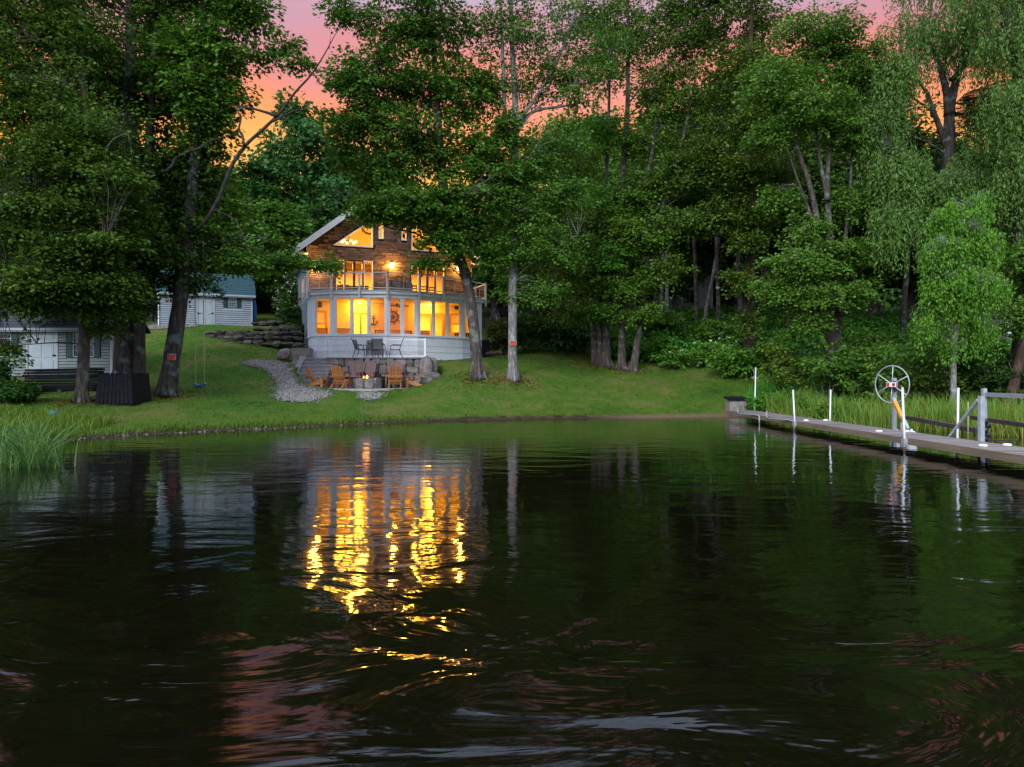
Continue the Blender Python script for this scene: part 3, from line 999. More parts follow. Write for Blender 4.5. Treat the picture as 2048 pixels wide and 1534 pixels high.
# roof: two slopes with course lines, white rake boards and soffit
for side in (0, 1):
    sg = 1 if side == 0 else -1
    e = -0.55 if side == 0 else WID + 0.55
    mb = MB()
    nrow = 26
    for q in range(nrow):
        sa = e + (APEX - e) * q / nrow
        sb = e + (APEX - e) * (q + 1) / nrow
        za, zb_ = roof_z(sa), roof_z(sb)
        mb.hexa([HF.pt(s_, t_, z_) for (za_, zb2) in (((za - 0.1), (zb_ - 0.1)), (za + 0.03, zb_ + 0.012)) for t_ in (TG - 0.55, TG + 11.0) for s_, z_ in ((sa, za_), (sb, zb2))])
    mb.build('roof_slope', M['shingle_house'], house)
    mb = MB()
    mb.hexa([HF.pt(s_, t_, z_) for dz_ in (-0.34, 0.045) for t_ in (TG - 0.60, TG - 0.551) for s_, z_ in ((e - 0.03 * sg, roof_z(e) + dz_), (APEX, roof_z(APEX) + dz_))])
    mb.build('rake_board', M['white'], house)
    mb = MB()
    mb.hexa([HF.pt(s_, t_, z_) for dz_ in (-0.14, -0.105) for t_ in (TG - 0.55, TG - 0.01) for s_, z_ in ((e, roof_z(e) + dz_), (APEX, roof_z(APEX) + dz_))])
    mb.build('soffit', M['white'], house)
    mb = MB()
    HF.box(mb, min(e, 0 if side == 0 else WID), max(e, 0 if side == 0 else WID), TG - 0.549, TG + 11.0, roof_z(e) - 0.36, roof_z(e) - 0.30)
    HF.box(mb, min(e - 0.02 * sg, e + 0.03 * sg), max(e - 0.02 * sg, e + 0.03 * sg), TG - 0.55, TG + 11.0, roof_z(e) - 0.30, roof_z(e) + 0.0)
    mb.build('eave_board', M['white'], house)
# upper room: floor, back wall, loft rail
mb = MB()
HF.box(mb, 0.1, WID - 0.1, TG + 0.15, TG + 7.0, FL2 - 0.2, FL2)
mb.build('upper_floor', M['floor'], house)
mb = MB()
HF.box(mb, 0.1, WID - 0.1, TG + 6.0, TG + 6.1, FL2, 8.8)
mb.poly([HF.pt(0.1, TG + 6.0, 8.8), HF.pt(WID - 0.1, TG + 6.0, 8.8), HF.pt(APEX, TG + 6.0, 12.5)], [(0, 1, 2)])
mb.build('upper_back_wall', M['cream'], house)
mb = MB()
HF.box(mb, 0.11, 0.16, TG + 0.15, TG + 6.0, FL2, 9.0)
HF.box(mb, WID - 0.16, WID - 0.11, TG + 0.15, TG + 6.0, FL2, 9.0)
for sg in (0, 1):
    e = 0.1 if sg == 0 else WID - 0.1
    mb.poly([HF.pt(e, TG + 0.15, roof_z(e) - 0.2), HF.pt(APEX, TG + 0.15, roof_z(APEX) - 0.2), HF.pt(APEX, TG + 6, roof_z(APEX) - 0.2), HF.pt(e, TG + 6, roof_z(e) - 0.2)], [(0, 1, 2, 3)])
mb.build('upper_side_wall', M['cream'], house)
mb = MB()
for q in range(60):
    s = 0.4 + q * 0.142
    HF.box(mb, s, s + 0.03, TG + 4.2, TG + 4.23, 8.75, 9.55)
HF.box(mb, 0.3, WID - 0.3, TG + 4.18, TG + 4.25, 9.55, 9.61)
HF.box(mb, 0.15, WID - 0.15, TG + 4.15, TG + 5.99, 8.55, 8.75)
mb.build('loft_railing', M['darkwood'], house)
# porch interior
mb = MB()
ip = offs(plan, -0.13)
n = len(ip)
mb.poly([(x, y, 2.85) for x, y in ip], [list(range(n))])
mb.build('porch_floor', M['floor'], house)
mb = MB()
mb.poly([(x, y, DECKB - 0.012) for x, y in ip], [list(range(n))])
mb.build('porch_ceiling', M['cream'], house)
def PI(px, py, t=TG - 0.02):
    return HF.inv(px, py, t)
# back wall of the porch with two bright doorways and two side windows
ops = []
for (x0, x1, ya, yb) in ((632, 650, 624, 668), (708, 734.5, 627, 675), (841, 884, 628, 675), (902, 924, 630, 664)):
    s0, zt = PI(x0, ya)
    s1, _ = PI(x1, ya)
    _, zb_ = PI(x0, yb)
    ops.append((s0, s1, max(zb_, 2.86), zt))
outer = [(0.03, 2.86), (9.27, 2.86), (9.27, 5.90), (0.03, 5.90)]
polys = [[Vector((a, b, 0)) for a, b in outer]] + [[Vector((a, b, 0)) for a, b in ((o[0], o[2]), (o[1], o[2]), (o[1], o[3]), (o[0], o[3]))] for o in ops]
for o, pl in zip(ops, polys[1:]):
    if o[2] <= 2.87:
        pl[0].y = pl[1].y = 2.9
flat = [p for q in polys for p in q]
mb = MB()
mb.poly([HF.pt(p.x, TG - 0.02, p.y) for p in flat], [tuple(tt) for tt in tessellate_polygon(polys)])
mb.build('porch_back_wall', M['cream'], house)
mb = MB()
HF.box(mb, PI(757, 640)[0], PI(815, 640)[0], TG - 0.12, TG - 0.025, 2.86, 5.9)
mb.build('chimney_breast', M['peach'], house)
for i, o in enumerate(ops):
    mb = MB()
    w_ = 0.09
    HF.box(mb, o[0] - w_, o[0], TG - 0.06, TG + 0.02, o[2], o[3] + w_)
    HF.box(mb, o[1], o[1] + w_, TG - 0.06, TG + 0.02, o[2], o[3] + w_)
    HF.box(mb, o[0], o[1], TG - 0.06, TG + 0.02, o[3], o[3] + w_)
    fo = mb.build('inner_window' if i in (0, 3) else 'inner_door', M['wicker'], house)
    if i in (0, 3):
        mb = MB()
        HF.box(mb, o[0], o[1], TG + 0.0, TG + 0.02, (o[2] + o[3]) / 2, o[3])
        mb.build('blind', M['blind'], fo)
        mb = MB()
        HF.box(mb, o[0], o[1], TG - 0.03, TG + 0.03, (o[2] + o[3]) / 2 - 0.06, (o[2] + o[3]) / 2 - 0.005)
        mb.build('sash', M['wicker'], fo)
    else:
        mb = MB()
        mid = (o[0] + o[1]) / 2
        HF.box(mb, mid - 0.05, mid + 0.05, TG - 0.04, TG + 0.02, o[2], o[3])
        mb.build('stile', M['wicker'], fo)
mb = MB()
HF.box(mb, 0.1, 9.26, TG + 3.0, TG + 3.1, 2.7, 5.9)
HF.box(mb, 0.1, 0.2, TG + 0.1, TG + 3.0, 2.7, 5.9)
HF.box(mb, 9.1, 9.2, TG + 0.1, TG + 3.0, 2.7, 5.9)
HF.box(mb, 0.2, 9.1, TG + 0.02, TG + 3.0, 2.70, 2.8)
HF.box(mb, 0.2, 9.1, TG + 0.02, TG + 3.0, 5.75, 5.88)
mb.build('ground_floor_room', M['cream'], house)
# picture frame, stair rail and curtain seen through the porch
mb = MB()
s, z = PI(885, 628)
for q in range(7):
    HF.box(mb, s + 0.02 + q * 0.06, s + 0.065 + q * 0.06, TG - 0.13 - 0.02 * (q % 2), TG - 0.07, z - 1.2 + 0.12 * q, z)
mb.build('curtain', M['wicker'], house)
def PWL(name, loc, power, col=(1.0, 0.56, 0.16), size=0.12):
    l = bpy.data.lights.new(name, 'POINT')
    l.energy = power
    l.color = col
    l.shadow_soft_size = size
    o = bpy.data.objects.new(name, l)
    COL.objects.link(o)
    o.location = loc
    return o
def area(name, loc, sx, sy, power, col=(1.0, 0.56, 0.16)):
    l = bpy.data.lights.new(name, 'AREA')
    l.shape = 'RECTANGLE'
    l.size, l.size_y = sx, sy
    l.energy = power
    l.color = col
    o = bpy.data.objects.new(name, l)
    COL.objects.link(o)
    o.location = loc
    o.rotation_euler = (0, 0, HF.ang)
    return o
for px in (718, 858):
    s, _ = HF.inv(px, 600, TG - 0.45)
    p = HF.pt(s, TG - 0.45, DECKB - 0.05)
    mb = MB()
    mb.disc_prism(p, 0.11, 0.05, 14)
    mb.build('ceiling_lamp', M['lampin'], house)
    PWL('porch_lamp', p + Vector((0, 0, -0.25)), 80, (1.0, 0.47, 0.03), 0.22)
for s in (1.4, 4.6, 7.9):
    area('porch_ceiling_light', HF.pt(s, TG - 1.4, DECKB - 0.03), 1.6, 0.5, 40, (1.0, 0.38, 0.02))
area('ground_room_light', HF.pt(3.2, TG + 1.6, 5.7), 2.0, 1.2, 190, (1.0, 0.52, 0.05))
area('ground_room_light', HF.pt(6.6, TG + 1.6, 5.7), 2.0, 1.2, 170, (1.0, 0.52, 0.05))
area('upper_room_light', HF.pt(2.6, TG + 3.0, 8.4), 2.2, 1.6, 620, (1.0, 0.47, 0.04))
area('upper_room_light', HF.pt(7.0, TG + 3.0, 8.4), 2.2, 1.6, 620, (1.0, 0.47, 0.04))
PWL('loft_lamp', HF.pt(3.2, TG + 2.2, 10.0), 260, (1.0, 0.50, 0.06), 0.35)
PWL('loft_lamp', HF.pt(6.4, TG + 2.2, 10.0), 260, (1.0, 0.50, 0.06), 0.2)
# wall lanterns by the deck
for px, py in ((633, 534), (784, 531), (918, 537)):
    s, z = HF.inv(px, py, TG - 0.16)
    c = HF.pt(s, TG - 0.17, z)
    mb = MB()
    HF.box(mb, s - 0.06, s + 0.06, TG - 0.085, TG - 0.04, z - 0.02, z + 0.22)
    mb.bar(HF.pt(s, TG - 0.08, z + 0.2), HF.pt(s, TG - 0.17, z + 0.2), 0.03, 0.03)
    mb.tube([c + Vector((0, 0, 0.15)), c + Vector((0, 0, 0.24))], [0.10, 0.02], 6)
    lo = mb.build('wall_lantern', M['darkmetal'], house)
    mb = MB()
    mb.tube([c + Vector((0, 0, -0.12)), c + Vector((0, 0, -0.05)), c + Vector((0, 0, 0.1)), c + Vector((0, 0, 0.145))], [0.05, 0.09, 0.11, 0.08], 10)
    mb.build('lamp_glass', M['lamp'], lo)
    PWL('lantern_light', HF.pt(s, TG - 0.30, z), 150, (1.0, 0.42, 0.04), 0.14)

# ------------------------------------------------------------------ things inside and on the house
def at_wall(px, py, t):
    s, z = HF.inv(px, py, t)
    return HF.pt(s, t, z), s, z
# ship wheel on the chimney breast
p, s0, z0 = at_wall(786, 633.5, TG - 0.16)
w = thing('ship_wheel', "dark brown wooden ship's wheel hung on the porch wall", 'ship wheel', p)
def ring(mb, c, r, w_, d, n=24):
    for i in range(n):
        a0, a1 = 2 * math.pi * i / n, 2 * math.pi * (i + 1) / n
        def q(rr, a, dd):
            return HF.pt(c[0] + rr * math.cos(a), c[1] + dd, c[2] + rr * math.sin(a))
        mb.hexa([q(rr, a, dd) for dd in (0, d) for rr in (r - w_, r) for a in (a0, a1)])
mb = MB()
ring(mb, (s0, TG - 0.19, z0), 0.33, 0.075, 0.05)
mb.build('rim', M['iron'], w)
mb = MB()
mb.disc_prism(p, 0.075, 0.07, 12, (HF.b[0], HF.b[1], 0))
mb.build('hub', M['iron'], w)
for i in range(8):
    a = math.pi * i / 4 + 0.2
    mb = MB()
    mb.tube([HF.pt(s0 + rr * math.cos(a), TG - 0.165, z0 + rr * math.sin(a)) for rr in (0.07, 0.25, 0.34, 0.41, 0.47)], [0.022, 0.022, 0.02, 0.03, 0.018], 6)
    mb.build('spoke', M['iron'], w)
# anchor
p, s0, z0 = at_wall(747, 640, TG - 0.08)
w = thing('wall_anchor', 'dark metal anchor hung on the yellow porch wall', 'anchor', p)
mb = MB()
HF.box(mb, s0 - 0.025, s0 + 0.025, TG - 0.1, TG - 0.06, z0 - 0.26, z0 + 0.20)
mb.build('shank', M['iron'], w)
mb = MB()
HF.box(mb, s0 - 0.10, s0 + 0.10, TG - 0.11, TG - 0.055, z0 + 0.08, z0 + 0.125)
mb.build('stock', M['iron'], w)
mb = MB()
ring(mb, (s0, TG - 0.1, z0 + 0.25), 0.06, 0.025, 0.04, 12)
mb.build('ring', M['iron'], w)
mb = MB()
pts = [HF.pt(s0 + 0.21 * math.sin(a), TG - 0.08, z0 - 0.07 - 0.20 * math.cos(a)) for a in np.linspace(-1.35, 1.35, 9)]
mb.tube(pts, [0.012, 0.02, 0.028, 0.034, 0.038, 0.034, 0.028, 0.02, 0.012], 6)
for e in (-1, 1):
    mb.poly([HF.pt(s0 + e * 0.26, TG - 0.08, z0 - 0.16), HF.pt(s0 + e * 0.13, TG - 0.08, z0 - 0.13), HF.pt(s0 + e * 0.23, TG - 0.08, z0 - 0.02), HF.pt(s0 + e * 0.21, TG - 0.11, z0 - 0.1)],
            [(0, 1, 3), (1, 2, 3), (2, 0, 3), (0, 2, 1)])
mb.build('arms', M['iron'], w)
# speakers
for px, py, lab in ((640, 609, 'small black speaker high on the porch wall beside the end window'), (913, 614, 'small black speaker on the porch wall above the right window')):
    p, s0, z0 = at_wall(px, py, TG - 0.12)
    w = thing('speaker', lab, 'speaker', p, group='speakers on the porch wall')
    mb = MB()
    HF.box(mb, s0 - 0.09, s0 + 0.09, TG - 0.2, TG - 0.05, z0 - 0.14, z0 + 0.12)
    mb.build('cabinet', M['black'], w)
    mb = MB()
    mb.disc_prism(HF.pt(s0, TG - 0.205, z0 - 0.04), 0.065, 0.012, 12, (HF.b[0], HF.b[1], 0))
    mb.build('cone', M['darkmetal'], w)
# ceiling fan
p, s0, z0 = at_wall(794, 609, TG - 1.6)
w = thing('ceiling_fan', 'dark ceiling fan hanging in the middle of the porch', 'ceiling fan', p)
mb = MB()
mb.tube([HF.pt(s0, TG - 1.6, DECKB - 0.01), HF.pt(s0, TG - 1.6, z0 + 0.08)], 0.02, 8)
mb.build('rod', M['darkmetal'], w)
mb = MB()
mb.tube([p + Vector((0, 0, 0.1)), p + Vector((0, 0, 0.05)), p + Vector((0, 0, -0.06)), p + Vector((0, 0, -0.12))], [0.06, 0.13, 0.13, 0.05], 12)
mb.build('motor', M['darkmetal'], w)
for i in range(5):
    a = 2 * math.pi * i / 5 + 0.15
    d = Vector((math.cos(a), math.sin(a), 0))
    mb = MB()
    mb.bar(p + d * 0.12 + Vector((0, 0, -0.05)), p + d * 0.66 + Vector((0, 0, -0.09)), 0.14, 0.03)
    mb.build('blade', M['darkwood'], w)
# porch seats: cushioned armchairs and a sofa, seen above the sill
def porch_seat(s, t, wd, ang, lab, name='armchair', cat='armchair'):
    w = thing(name, lab, cat, HF.pt(s, t, 2.85), group='seats in the porch')
    fr = Frame(*HF.pt(s, t, 0)[:2], HF.ang + ang)
    mb = MB()
    for a in (-wd / 2, wd / 2 - 0.06):
        fr.box(mb, a, a + 0.06, -0.35, -0.29, 2.85, 3.72)
        fr.box(mb, a, a + 0.06, 0.30, 0.36, 2.85, 4.30)
        fr.box(mb, a - 0.01, a + 0.07, -0.36, 0.31, 3.72, 3.77)
    fr.box(mb, -wd / 2 + 0.06, wd / 2 - 0.06, -0.33, 0.36, 3.12, 3.2)
    fr.box(mb, -wd / 2, wd / 2, 0.29, 0.37, 4.30, 4.37)
    mb.build('frame', M['darkwood'], w)
    n_c = max(1, round(wd / 0.75))
    for i in range(n_c):
        a0 = -wd / 2 + 0.07 + (wd - 0.14) * i / n_c
        a1 = -wd / 2 + 0.07 + (wd - 0.14) * (i + 1) / n_c - 0.02
        mb = MB()
        fr.box(mb, a0, a1, -0.33, 0.25, 3.205, 3.36)
        mb.build('seat_cushion', M['wicker'], w)
        mb = MB()
        bev = 0.05
        x0, x1, za, zc = a0 + 0.02, a1 - 0.02, 3.37, 4.33
        pr_ = [(x0, za), (x1, za), (x1, zc - bev), (x1 - bev, zc), (x0 + bev, zc), (x0, zc - bev)]
        mb.poly([fr.pt(a, 0.12, b) for a, b in pr_] + [fr.pt(a, 0.27, b) for a, b in pr_], [list(range(6)), list(reversed(range(6, 12)))] + [(i_, 6 + i_, 6 + (i_ + 1) % 6, (i_ + 1) % 6) for i_ in range(6)])
        mb.build('back_cushion', M['wicker'], w)
for px, lab, ang in ((643, 'tan cushioned armchair at the end window of the porch', 0.2), (686, 'tan cushioned armchair behind the second porch window', -0.1), (850, 'tan cushioned armchair below the bright right hand porch doorway', 0.15)):
    s, _ = HF.inv(px, 660, TG - 1.25)
    porch_seat(s, TG - 1.25, 0.85, ang, lab)
s, _ = HF.inv(789, 660, TG - 0.75)
porch_seat(s, TG - 0.75, 2.1, 0, "long tan sofa under the ship's wheel", 'sofa', 'sofa')
s, _ = HF.inv(924, 660, TG - 0.8)
w = thing('side_table', 'dark wooden side table at the right end of the porch', 'side table', HF.pt(s, TG - 0.8, 2.85))
mb = MB()
HF.box(mb, s - 0.4, s + 0.4, TG - 1.05, TG - 0.5, 4.2, 4.28)
mb.build('top', M['darkwood'], w)
for a in (-0.36, 0.28):
    for b_ in (-1.02, -0.6):
        mb = MB()
        HF.box(mb, s + a, s + a + 0.08, TG + b_, TG + b_ + 0.07, 2.85, 4.2)
        mb.build('leg', M['darkwood'], w)
# upper room: sofa backs, dining chairs, chandelier, clock
s = (dl0 + dl1) / 2
w = thing('sofa', 'dark brown sofa inside the left sliding door', 'sofa', HF.pt(s, TG + 2.2, FL2))
for i in range(4):
    mb = MB()
    a = s - 1.1 + i * 0.56
    HF.box(mb, a, a + 0.54, TG + 2.0, TG + 2.2, FL2 + 0.4, FL2 + 0.98 + 0.04 * (i % 2))
    mb.build('back_cushion', M['darkwood'], w)
mb = MB()
HF.box(mb, s - 1.2, s + 1.25, TG + 1.98, TG + 2.9, FL2 + 0.05, FL2 + 0.4)
mb.build('base', M['darkwood'], w)
def dining_chair(s, t, lab, name='dining_chair', H=1.05):
    w = thing(name, lab, 'chair', HF.pt(s, t, FL2), group='dining chairs in the upper room')
    for a in (-0.2, 0.16):
        for b_, hh in ((0.0, H), (0.4, 0.46)):
            mb = MB()
            HF.box(mb, s + a, s + a + 0.04, t + b_, t + b_ + 0.04, FL2, FL2 + hh)
            mb.build('leg', M['darkwood'], w)
    mb = MB()
    HF.box(mb, s - 0.21, s + 0.21, t - 0.01, t + 0.45, FL2 + 0.461, FL2 + 0.50)
    mb.build('seat', M['darkwood'], w)
    for zz_ in (0.62, 0.78, 0.94):
        mb = MB()
        HF.box(mb, s - 0.16, s + 0.16, t + 0.005, t + 0.03, FL2 + zz_, FL2 + zz_ + 0.09)
        mb.build('back_slat', M['darkwood'], w)
for i, lab in enumerate(('brown slat back dining chair nearest the lantern inside the right sliding door', 'brown slat back dining chair in the middle of the right sliding door', 'brown slat back dining chair at the far right edge of the right sliding door')):
    dining_chair(dr0 + 0.35 + i * 0.62, TG + 0.9 + 0.2 * i, lab)
p, s0, z0 = at_wall(698, 482, TG + 1.6)
w = thing('chandelier', 'lit chandelier hanging behind the left triangular window', 'chandelier', p)
mb = MB()
mb.tube([p + Vector((0, 0, 0.05)), p + Vector((0, 0, 1.3))], 0.02, 6)
for i in range(6):
    a = i * math.pi / 3
    mb.tube([p + Vector((0, 0, 0.05)), p + Vector((0.22 * math.cos(a), 0.22 * math.sin(a), -0.02)), p + Vector((0.4 * math.cos(a), 0.4 * math.sin(a), 0.04))], 0.014, 5)
mb.build('frame', M['iron'], w)
for i in range(6):
    a = i * math.pi / 3
    mb = MB()
    c = p + Vector((0.4 * math.cos(a), 0.4 * math.sin(a), 0.0))
    mb.tube([c + Vector((0, 0, -0.1)), c + Vector((0, 0, 0.0)), c + Vector((0, 0, 0.04))], [0.085, 0.07, 0.03], 8)
    mb.build('lamp_shade', M['lampin'], w)
p, s0, z0 = at_wall(739, 452, TG + 5.9)
w = thing('wall_clock', 'large round dark framed clock behind the left triangular window', 'clock', p)
mb = MB()
ring(mb, (s0, TG + 5.9, z0), 0.55, 0.1, 0.06, 24)
mb.build('frame', M['iron'], w)
mb = MB()
mb.disc_prism(HF.pt(s0, TG + 5.95, z0), 0.44, 0.03, 24, (HF.b[0], HF.b[1], 0))
mb.build('face', M['cream'], w)
mb = MB()
mb.bar(HF.pt(s0, TG + 5.91, z0), HF.pt(s0 + 0.05, TG + 5.91, z0 + 0.36), 0.03, 0.02)
mb.bar(HF.pt(s0, TG + 5.91, z0), HF.pt(s0 - 0.24, TG + 5.91, z0 - 0.05), 0.035, 0.02)
mb.build('hands', M['iron'], w)
# covered grill and stools on the deck
s0 = HF.inv(800, 570, TG - 0.7)[0]
w = thing('grill', 'dark grey covered grill against the stone wall on the deck', 'grill', HF.pt(s0, TG - 0.6, FL2))
mb = MB()
pr_ = [(-0.72, 0.0), (-0.7, 0.75), (-0.6, 0.98), (-0.4, 1.06), (0.4, 1.06), (0.6, 0.98), (0.7, 0.75), (0.72, 0.0)]
mb.poly([HF.pt(s0 + a, TG - 0.85, FL2 + 0.02 + b) for a, b in pr_] + [HF.pt(s0 + a, TG - 0.3, FL2 + 0.02 + b) for a, b in pr_], [list(range(8)), list(reversed(range(8, 16)))] + [(i_, 8 + i_, 8 + (i_ + 1) % 8, (i_ + 1) % 8) for i_ in range(8)])
mb.build('cover', M['sling'], w)
for px, lab in ((779, 'round topped bar stool on the deck, directly below the lit lantern'), (807, 'round topped bar stool on the deck in front of the covered grill')):
    s0 = HF.inv(px, 560, TG - 1.3)[0]
    w = thing('bar_stool', lab, 'bar stool', HF.pt(s0, TG - 1.3, FL2), group='bar stools on the deck')
    mb = MB()
    mb.disc_prism(HF.pt(s0, TG - 1.3, FL2 + 0.93), 0.2, 0.05, 14)
    mb.build('seat', M['cedar'], w)
    for i in range(4):
        a = math.pi / 4 + i * math.pi / 2
        mb = MB()
        mb.tube([HF.pt(s0 + 0.14 * math.cos(a), TG - 1.3 + 0.14 * math.sin(a), FL2 + 0.905), HF.pt(s0 + 0.21 * math.cos(a), TG - 1.3 + 0.21 * math.sin(a), FL2 + 0.003)], 0.016, 6)
        mb.build('leg', M['darkmetal'], w)
    mb = MB()
    mb.tube([HF.pt(s0 + 0.18 * math.cos(a), TG - 1.3 + 0.18 * math.sin(a), FL2 + 0.32) for a in np.linspace(0, 2 * math.pi, 13)], 0.012, 5)
    mb.build('foot_ring', M['darkmetal'], w)

# ------------------------------------------------------------------ retaining wall, steps, patios
wall = thing('retaining_wall', 'field stone retaining wall between fire pit and upper patio', 'retaining wall', WALL.pt(3, 0, SLABZ))
rng = random.Random(4)
S0, S1, nC_, nR = 0.75, 5.75, 13, 4
zt = UPZ - 0.01
mb = MB()
WALL.box(mb, S0 + 0.02, S1 - 0.02, 0.05, 0.30, SLABZ - 0.15, zt - 0.05)
mb.build('core', M['mortar'], wall)
def rowz(j, u):
    f_ = j / nR
    w_ = 0.055 * math.sin(u * 2.3 + j * 1.9) + 0.03 * math.sin(u * 5.1 + j) if 0 < j < nR else 0
    return SLABZ - 0.1 + (zt - SLABZ + 0.1) * f_ + w_
for j in range(nR):
    u = S0
    while u < S1 - 0.05:
        w_ = min(rng.uniform(0.26, 0.62), S1 - u)
        if S1 - u - w_ < 0.2:
            w_ = S1 - u
        a0, a1 = u, u + w_
        sk = rng.uniform(-.06, .06)
        ring_ = [(a0 + .03, rowz(j, a0)), (a0 + w_ * .35, rowz(j, a0 + w_ * .35)), (a0 + w_ * .7, rowz(j, a0 + w_ * .7)), (a1 - .03, rowz(j, a1)), (a1 - .0 + sk * .5, (rowz(j, a1) + rowz(j + 1, a1)) / 2),
                 (a1 - .04 + sk, rowz(j + 1, a1)), (a0 + w_ * .6, rowz(j + 1, a0 + w_ * .6)), (a0 + .05 + sk, rowz(j + 1, a0)), (a0 + sk * .5, (rowz(j, a0) + rowz(j + 1, a0)) / 2)]
        u += w_
        cx = sum(p[0] for p in ring_) / len(ring_)
        cy = sum(p[1] for p in ring_) / len(ring_)
        d = rng.uniform(0.03, 0.10)
        m_ = len(ring_)
        lay = []
        for sc, tt in ((0.99, 0.06), (0.96, -d * 0.55), (0.80, -d)):
            lay += [WALL.pt(cx + (a - cx) * sc, tt, cy + (b - cy) * sc) for a, b in ring_]
        mb = MB()
        mb.poly(lay, [(k_ + l * m_, (k_ + 1) % m_ + l * m_, (k_ + 1) % m_ + (l + 1) * m_, k_ + (l + 1) * m_) for l in range(2) for k_ in range(m_)] + [list(range(2 * m_, 3 * m_))])
        mb.build('stone', M['fieldstone'], wall)
mb = MB()
for i in range(9):
    a = S0 + (S1 - S0) * i / 9
    mb = MB()
    WALL.box(mb, a + 0.004, a + (S1 - S0) / 9 - 0.004, -0.12, 0.32, zt - 0.03 + 0.006 * (i % 3), zt + 0.025 + 0.006 * (i % 2))
    mb.build('cap_stone', M['granite'], wall)
# boulders closing the wall on the right
for k, (px, py, Y, sx, sy, sz, lab) in enumerate(((853, 742, 34.0, .38, .4, .75, 'tall grey boulder closing the right end of the retaining wall'), (862, 757, 33.5, .55, .45, .42, 'broad grey boulder at the foot of the retaining wall on its right end'),
                                                 (845, 765, 33.0, .45, .35, .30, 'low rounded boulder behind the rightmost wooden chair'), (571, 707, 35.0, .34, .34, .32, 'round brown boulder beside the top of the stone steps'), (866, 735, 34.4, .3, .4, .5, 'narrow leaning boulder on the slope right of the patio corner'))):
    c = P(px, py, Y)
    mb = MB()
    mb.rock(c, (sx, sy, sz), 30 + k, 3, 0.2)
    tag(mb.build('boulder', M['fieldstone']), lab, 'boulder', 'boulders around the patio')
# steps
st = thing('stone_steps', 'grey granite steps climbing from the fire pit to the porch', 'steps', WALL.pt(0.55, -1.2, SLABZ))
for i in range(8):
    mb = MB()
    z0 = SLABZ + (UPZ - SLABZ) * i / 8
    t0 = -1.55 + i * 0.26
    WALL.box(mb, -0.34 - 0.02 * (i % 2), 1.0 if i < 5 else 1.15, t0, t0 + 0.6, z0 - 0.05 if i == 0 else z0 + 0.002, z0 + 0.14)
    so_ = mb.build('step', M['granite'], st)
    mb = MB()
    WALL.box(mb, -0.35, 1.01 if i < 5 else 1.16, t0 - 0.035, t0 + 0.6, z0 + 0.1405, z0 + 0.1825)
    mb.build('tread', M['slab'], so_)
for i in range(3):
    mb = MB()
    z0 = UPZ + 0.02 + i * 0.17
    WALL.box(mb, -1.45 + 0.08 * i, -0.33 - 0.02 * i, 0.75 + 0.3 * i, 1.6 + 0.3 * i, z0 - 0.1, z0 + 0.165)
    mb.build('step', M['oldwood'], st)
mb = MB()
mb.hexa([WALL.pt(a, b, c) for c0, c1 in ((SLABZ - 0.2, SLABZ - 0.2), (SLABZ + 0.2, UPZ + 0.1)) for b, c in ((-1.75, c0), (0.6, c1)) for a in (-0.66, -0.37)])
mb.build('cheek_stone', M['granite'], st)
mb = MB()
mb.hexa([WALL.pt(a, b, c) for c0, c1 in ((SLABZ - 0.3, SLABZ - 0.2), (SLABZ + 0.12, UPZ - 0.02)) for b, c in ((-1.5, c0), (0.6, c1)) for a in (-1.0, -0.665)])
mb.build('side_stone', M['fieldstone'], st)
# slabs
mb = MB()
pts = []
for a in np.linspace(math.pi * 1.0, math.pi * 2.0, 40):
    pts.append((-6.75 + 3.22 * math.cos(a), 34.1 + 3.35 * math.sin(a)))
pts.append((-3.53, 34.4))
pts.append((-9.97, 34.2))
m_ = len(pts)
mb.poly([(x, y, SLABZ - 0.22) for x, y in pts] + [(x, y, SLABZ) for x, y in pts], [list(range(m_, 2 * m_))] + [(i, (i + 1) % m_, m_ + (i + 1) % m_, m_ + i) for i in range(m_)])
mb.build('patio', M['slab'], kind='structure', label='half round pale concrete fire pit patio')
mb = MB()
WALL.box(mb, -0.3, 5.74, 0.31, 1.55, UPZ - 0.2, UPZ + 0.004)
mb.build('upper_patio', M['slab'], kind='structure', label='narrow upper patio in front of the porch')
# fire pit ring of upright stones with glowing embers
fp = P(733, 775, 32.4)
fp.z = SLABZ
pit = thing('fire_pit', 'round fire pit of upright grey stones with a small fire', 'fire pit', fp)
rng = random.Random(8)
for i in range(9):
    a = 2 * math.pi * i / 9 + 0.2
    mb = MB()
    mb.block((fp.x + 0.56 * math.cos(a), fp.y + 0.56 * math.sin(a), SLABZ + 0.225), (0.12, 0.20, 0.235 + rng.uniform(-.02, .02)), 100 + i, a)
    mb.build('stone', M['fieldstone'], pit)
mb = MB()
mb.disc_prism(fp + Vector((0, 0, 0.3)), 0.46, 0.1, 16)
mb.build('ash_bed', M['black'], pit)
for i in range(4):
    a = i * 1.1
    mb = MB()
    c = fp + Vector((0.05, 0, 0.42 + 0.03 * i))
    d = Vector((math.cos(a), math.sin(a), 0.12)) * 0.3
    mb.tube([c - d, c, c + d], [0.05, 0.06, 0.045], 7)
    mb.build('log', M['barkdark'], pit)
rng = random.Random(3)
for (dx, dz, r) in ((-0.11, 0.50, 0.03), (0.03, 0.50, 0.045), (0.06, 0.55, 0.022), (0.12, 0.49, 0.02)):
    mb = MB()
    c = fp + Vector((dx, -0.12, dz))
    mb.tube([c + Vector((0, 0, -r)), c + Vector((0.01, 0, 0)), c + Vector((0.0, 0, r * 1.2)), c + Vector((0.01, 0, r * 2.6))], [r * .6, r, r * .6, 0.003], 8)
    mb.build('flame', M['ember'], pit)
PWL('fire_light', fp + Vector((0, -0.05, 0.62)), 5, (1.0, 0.35, 0.06), 0.16)

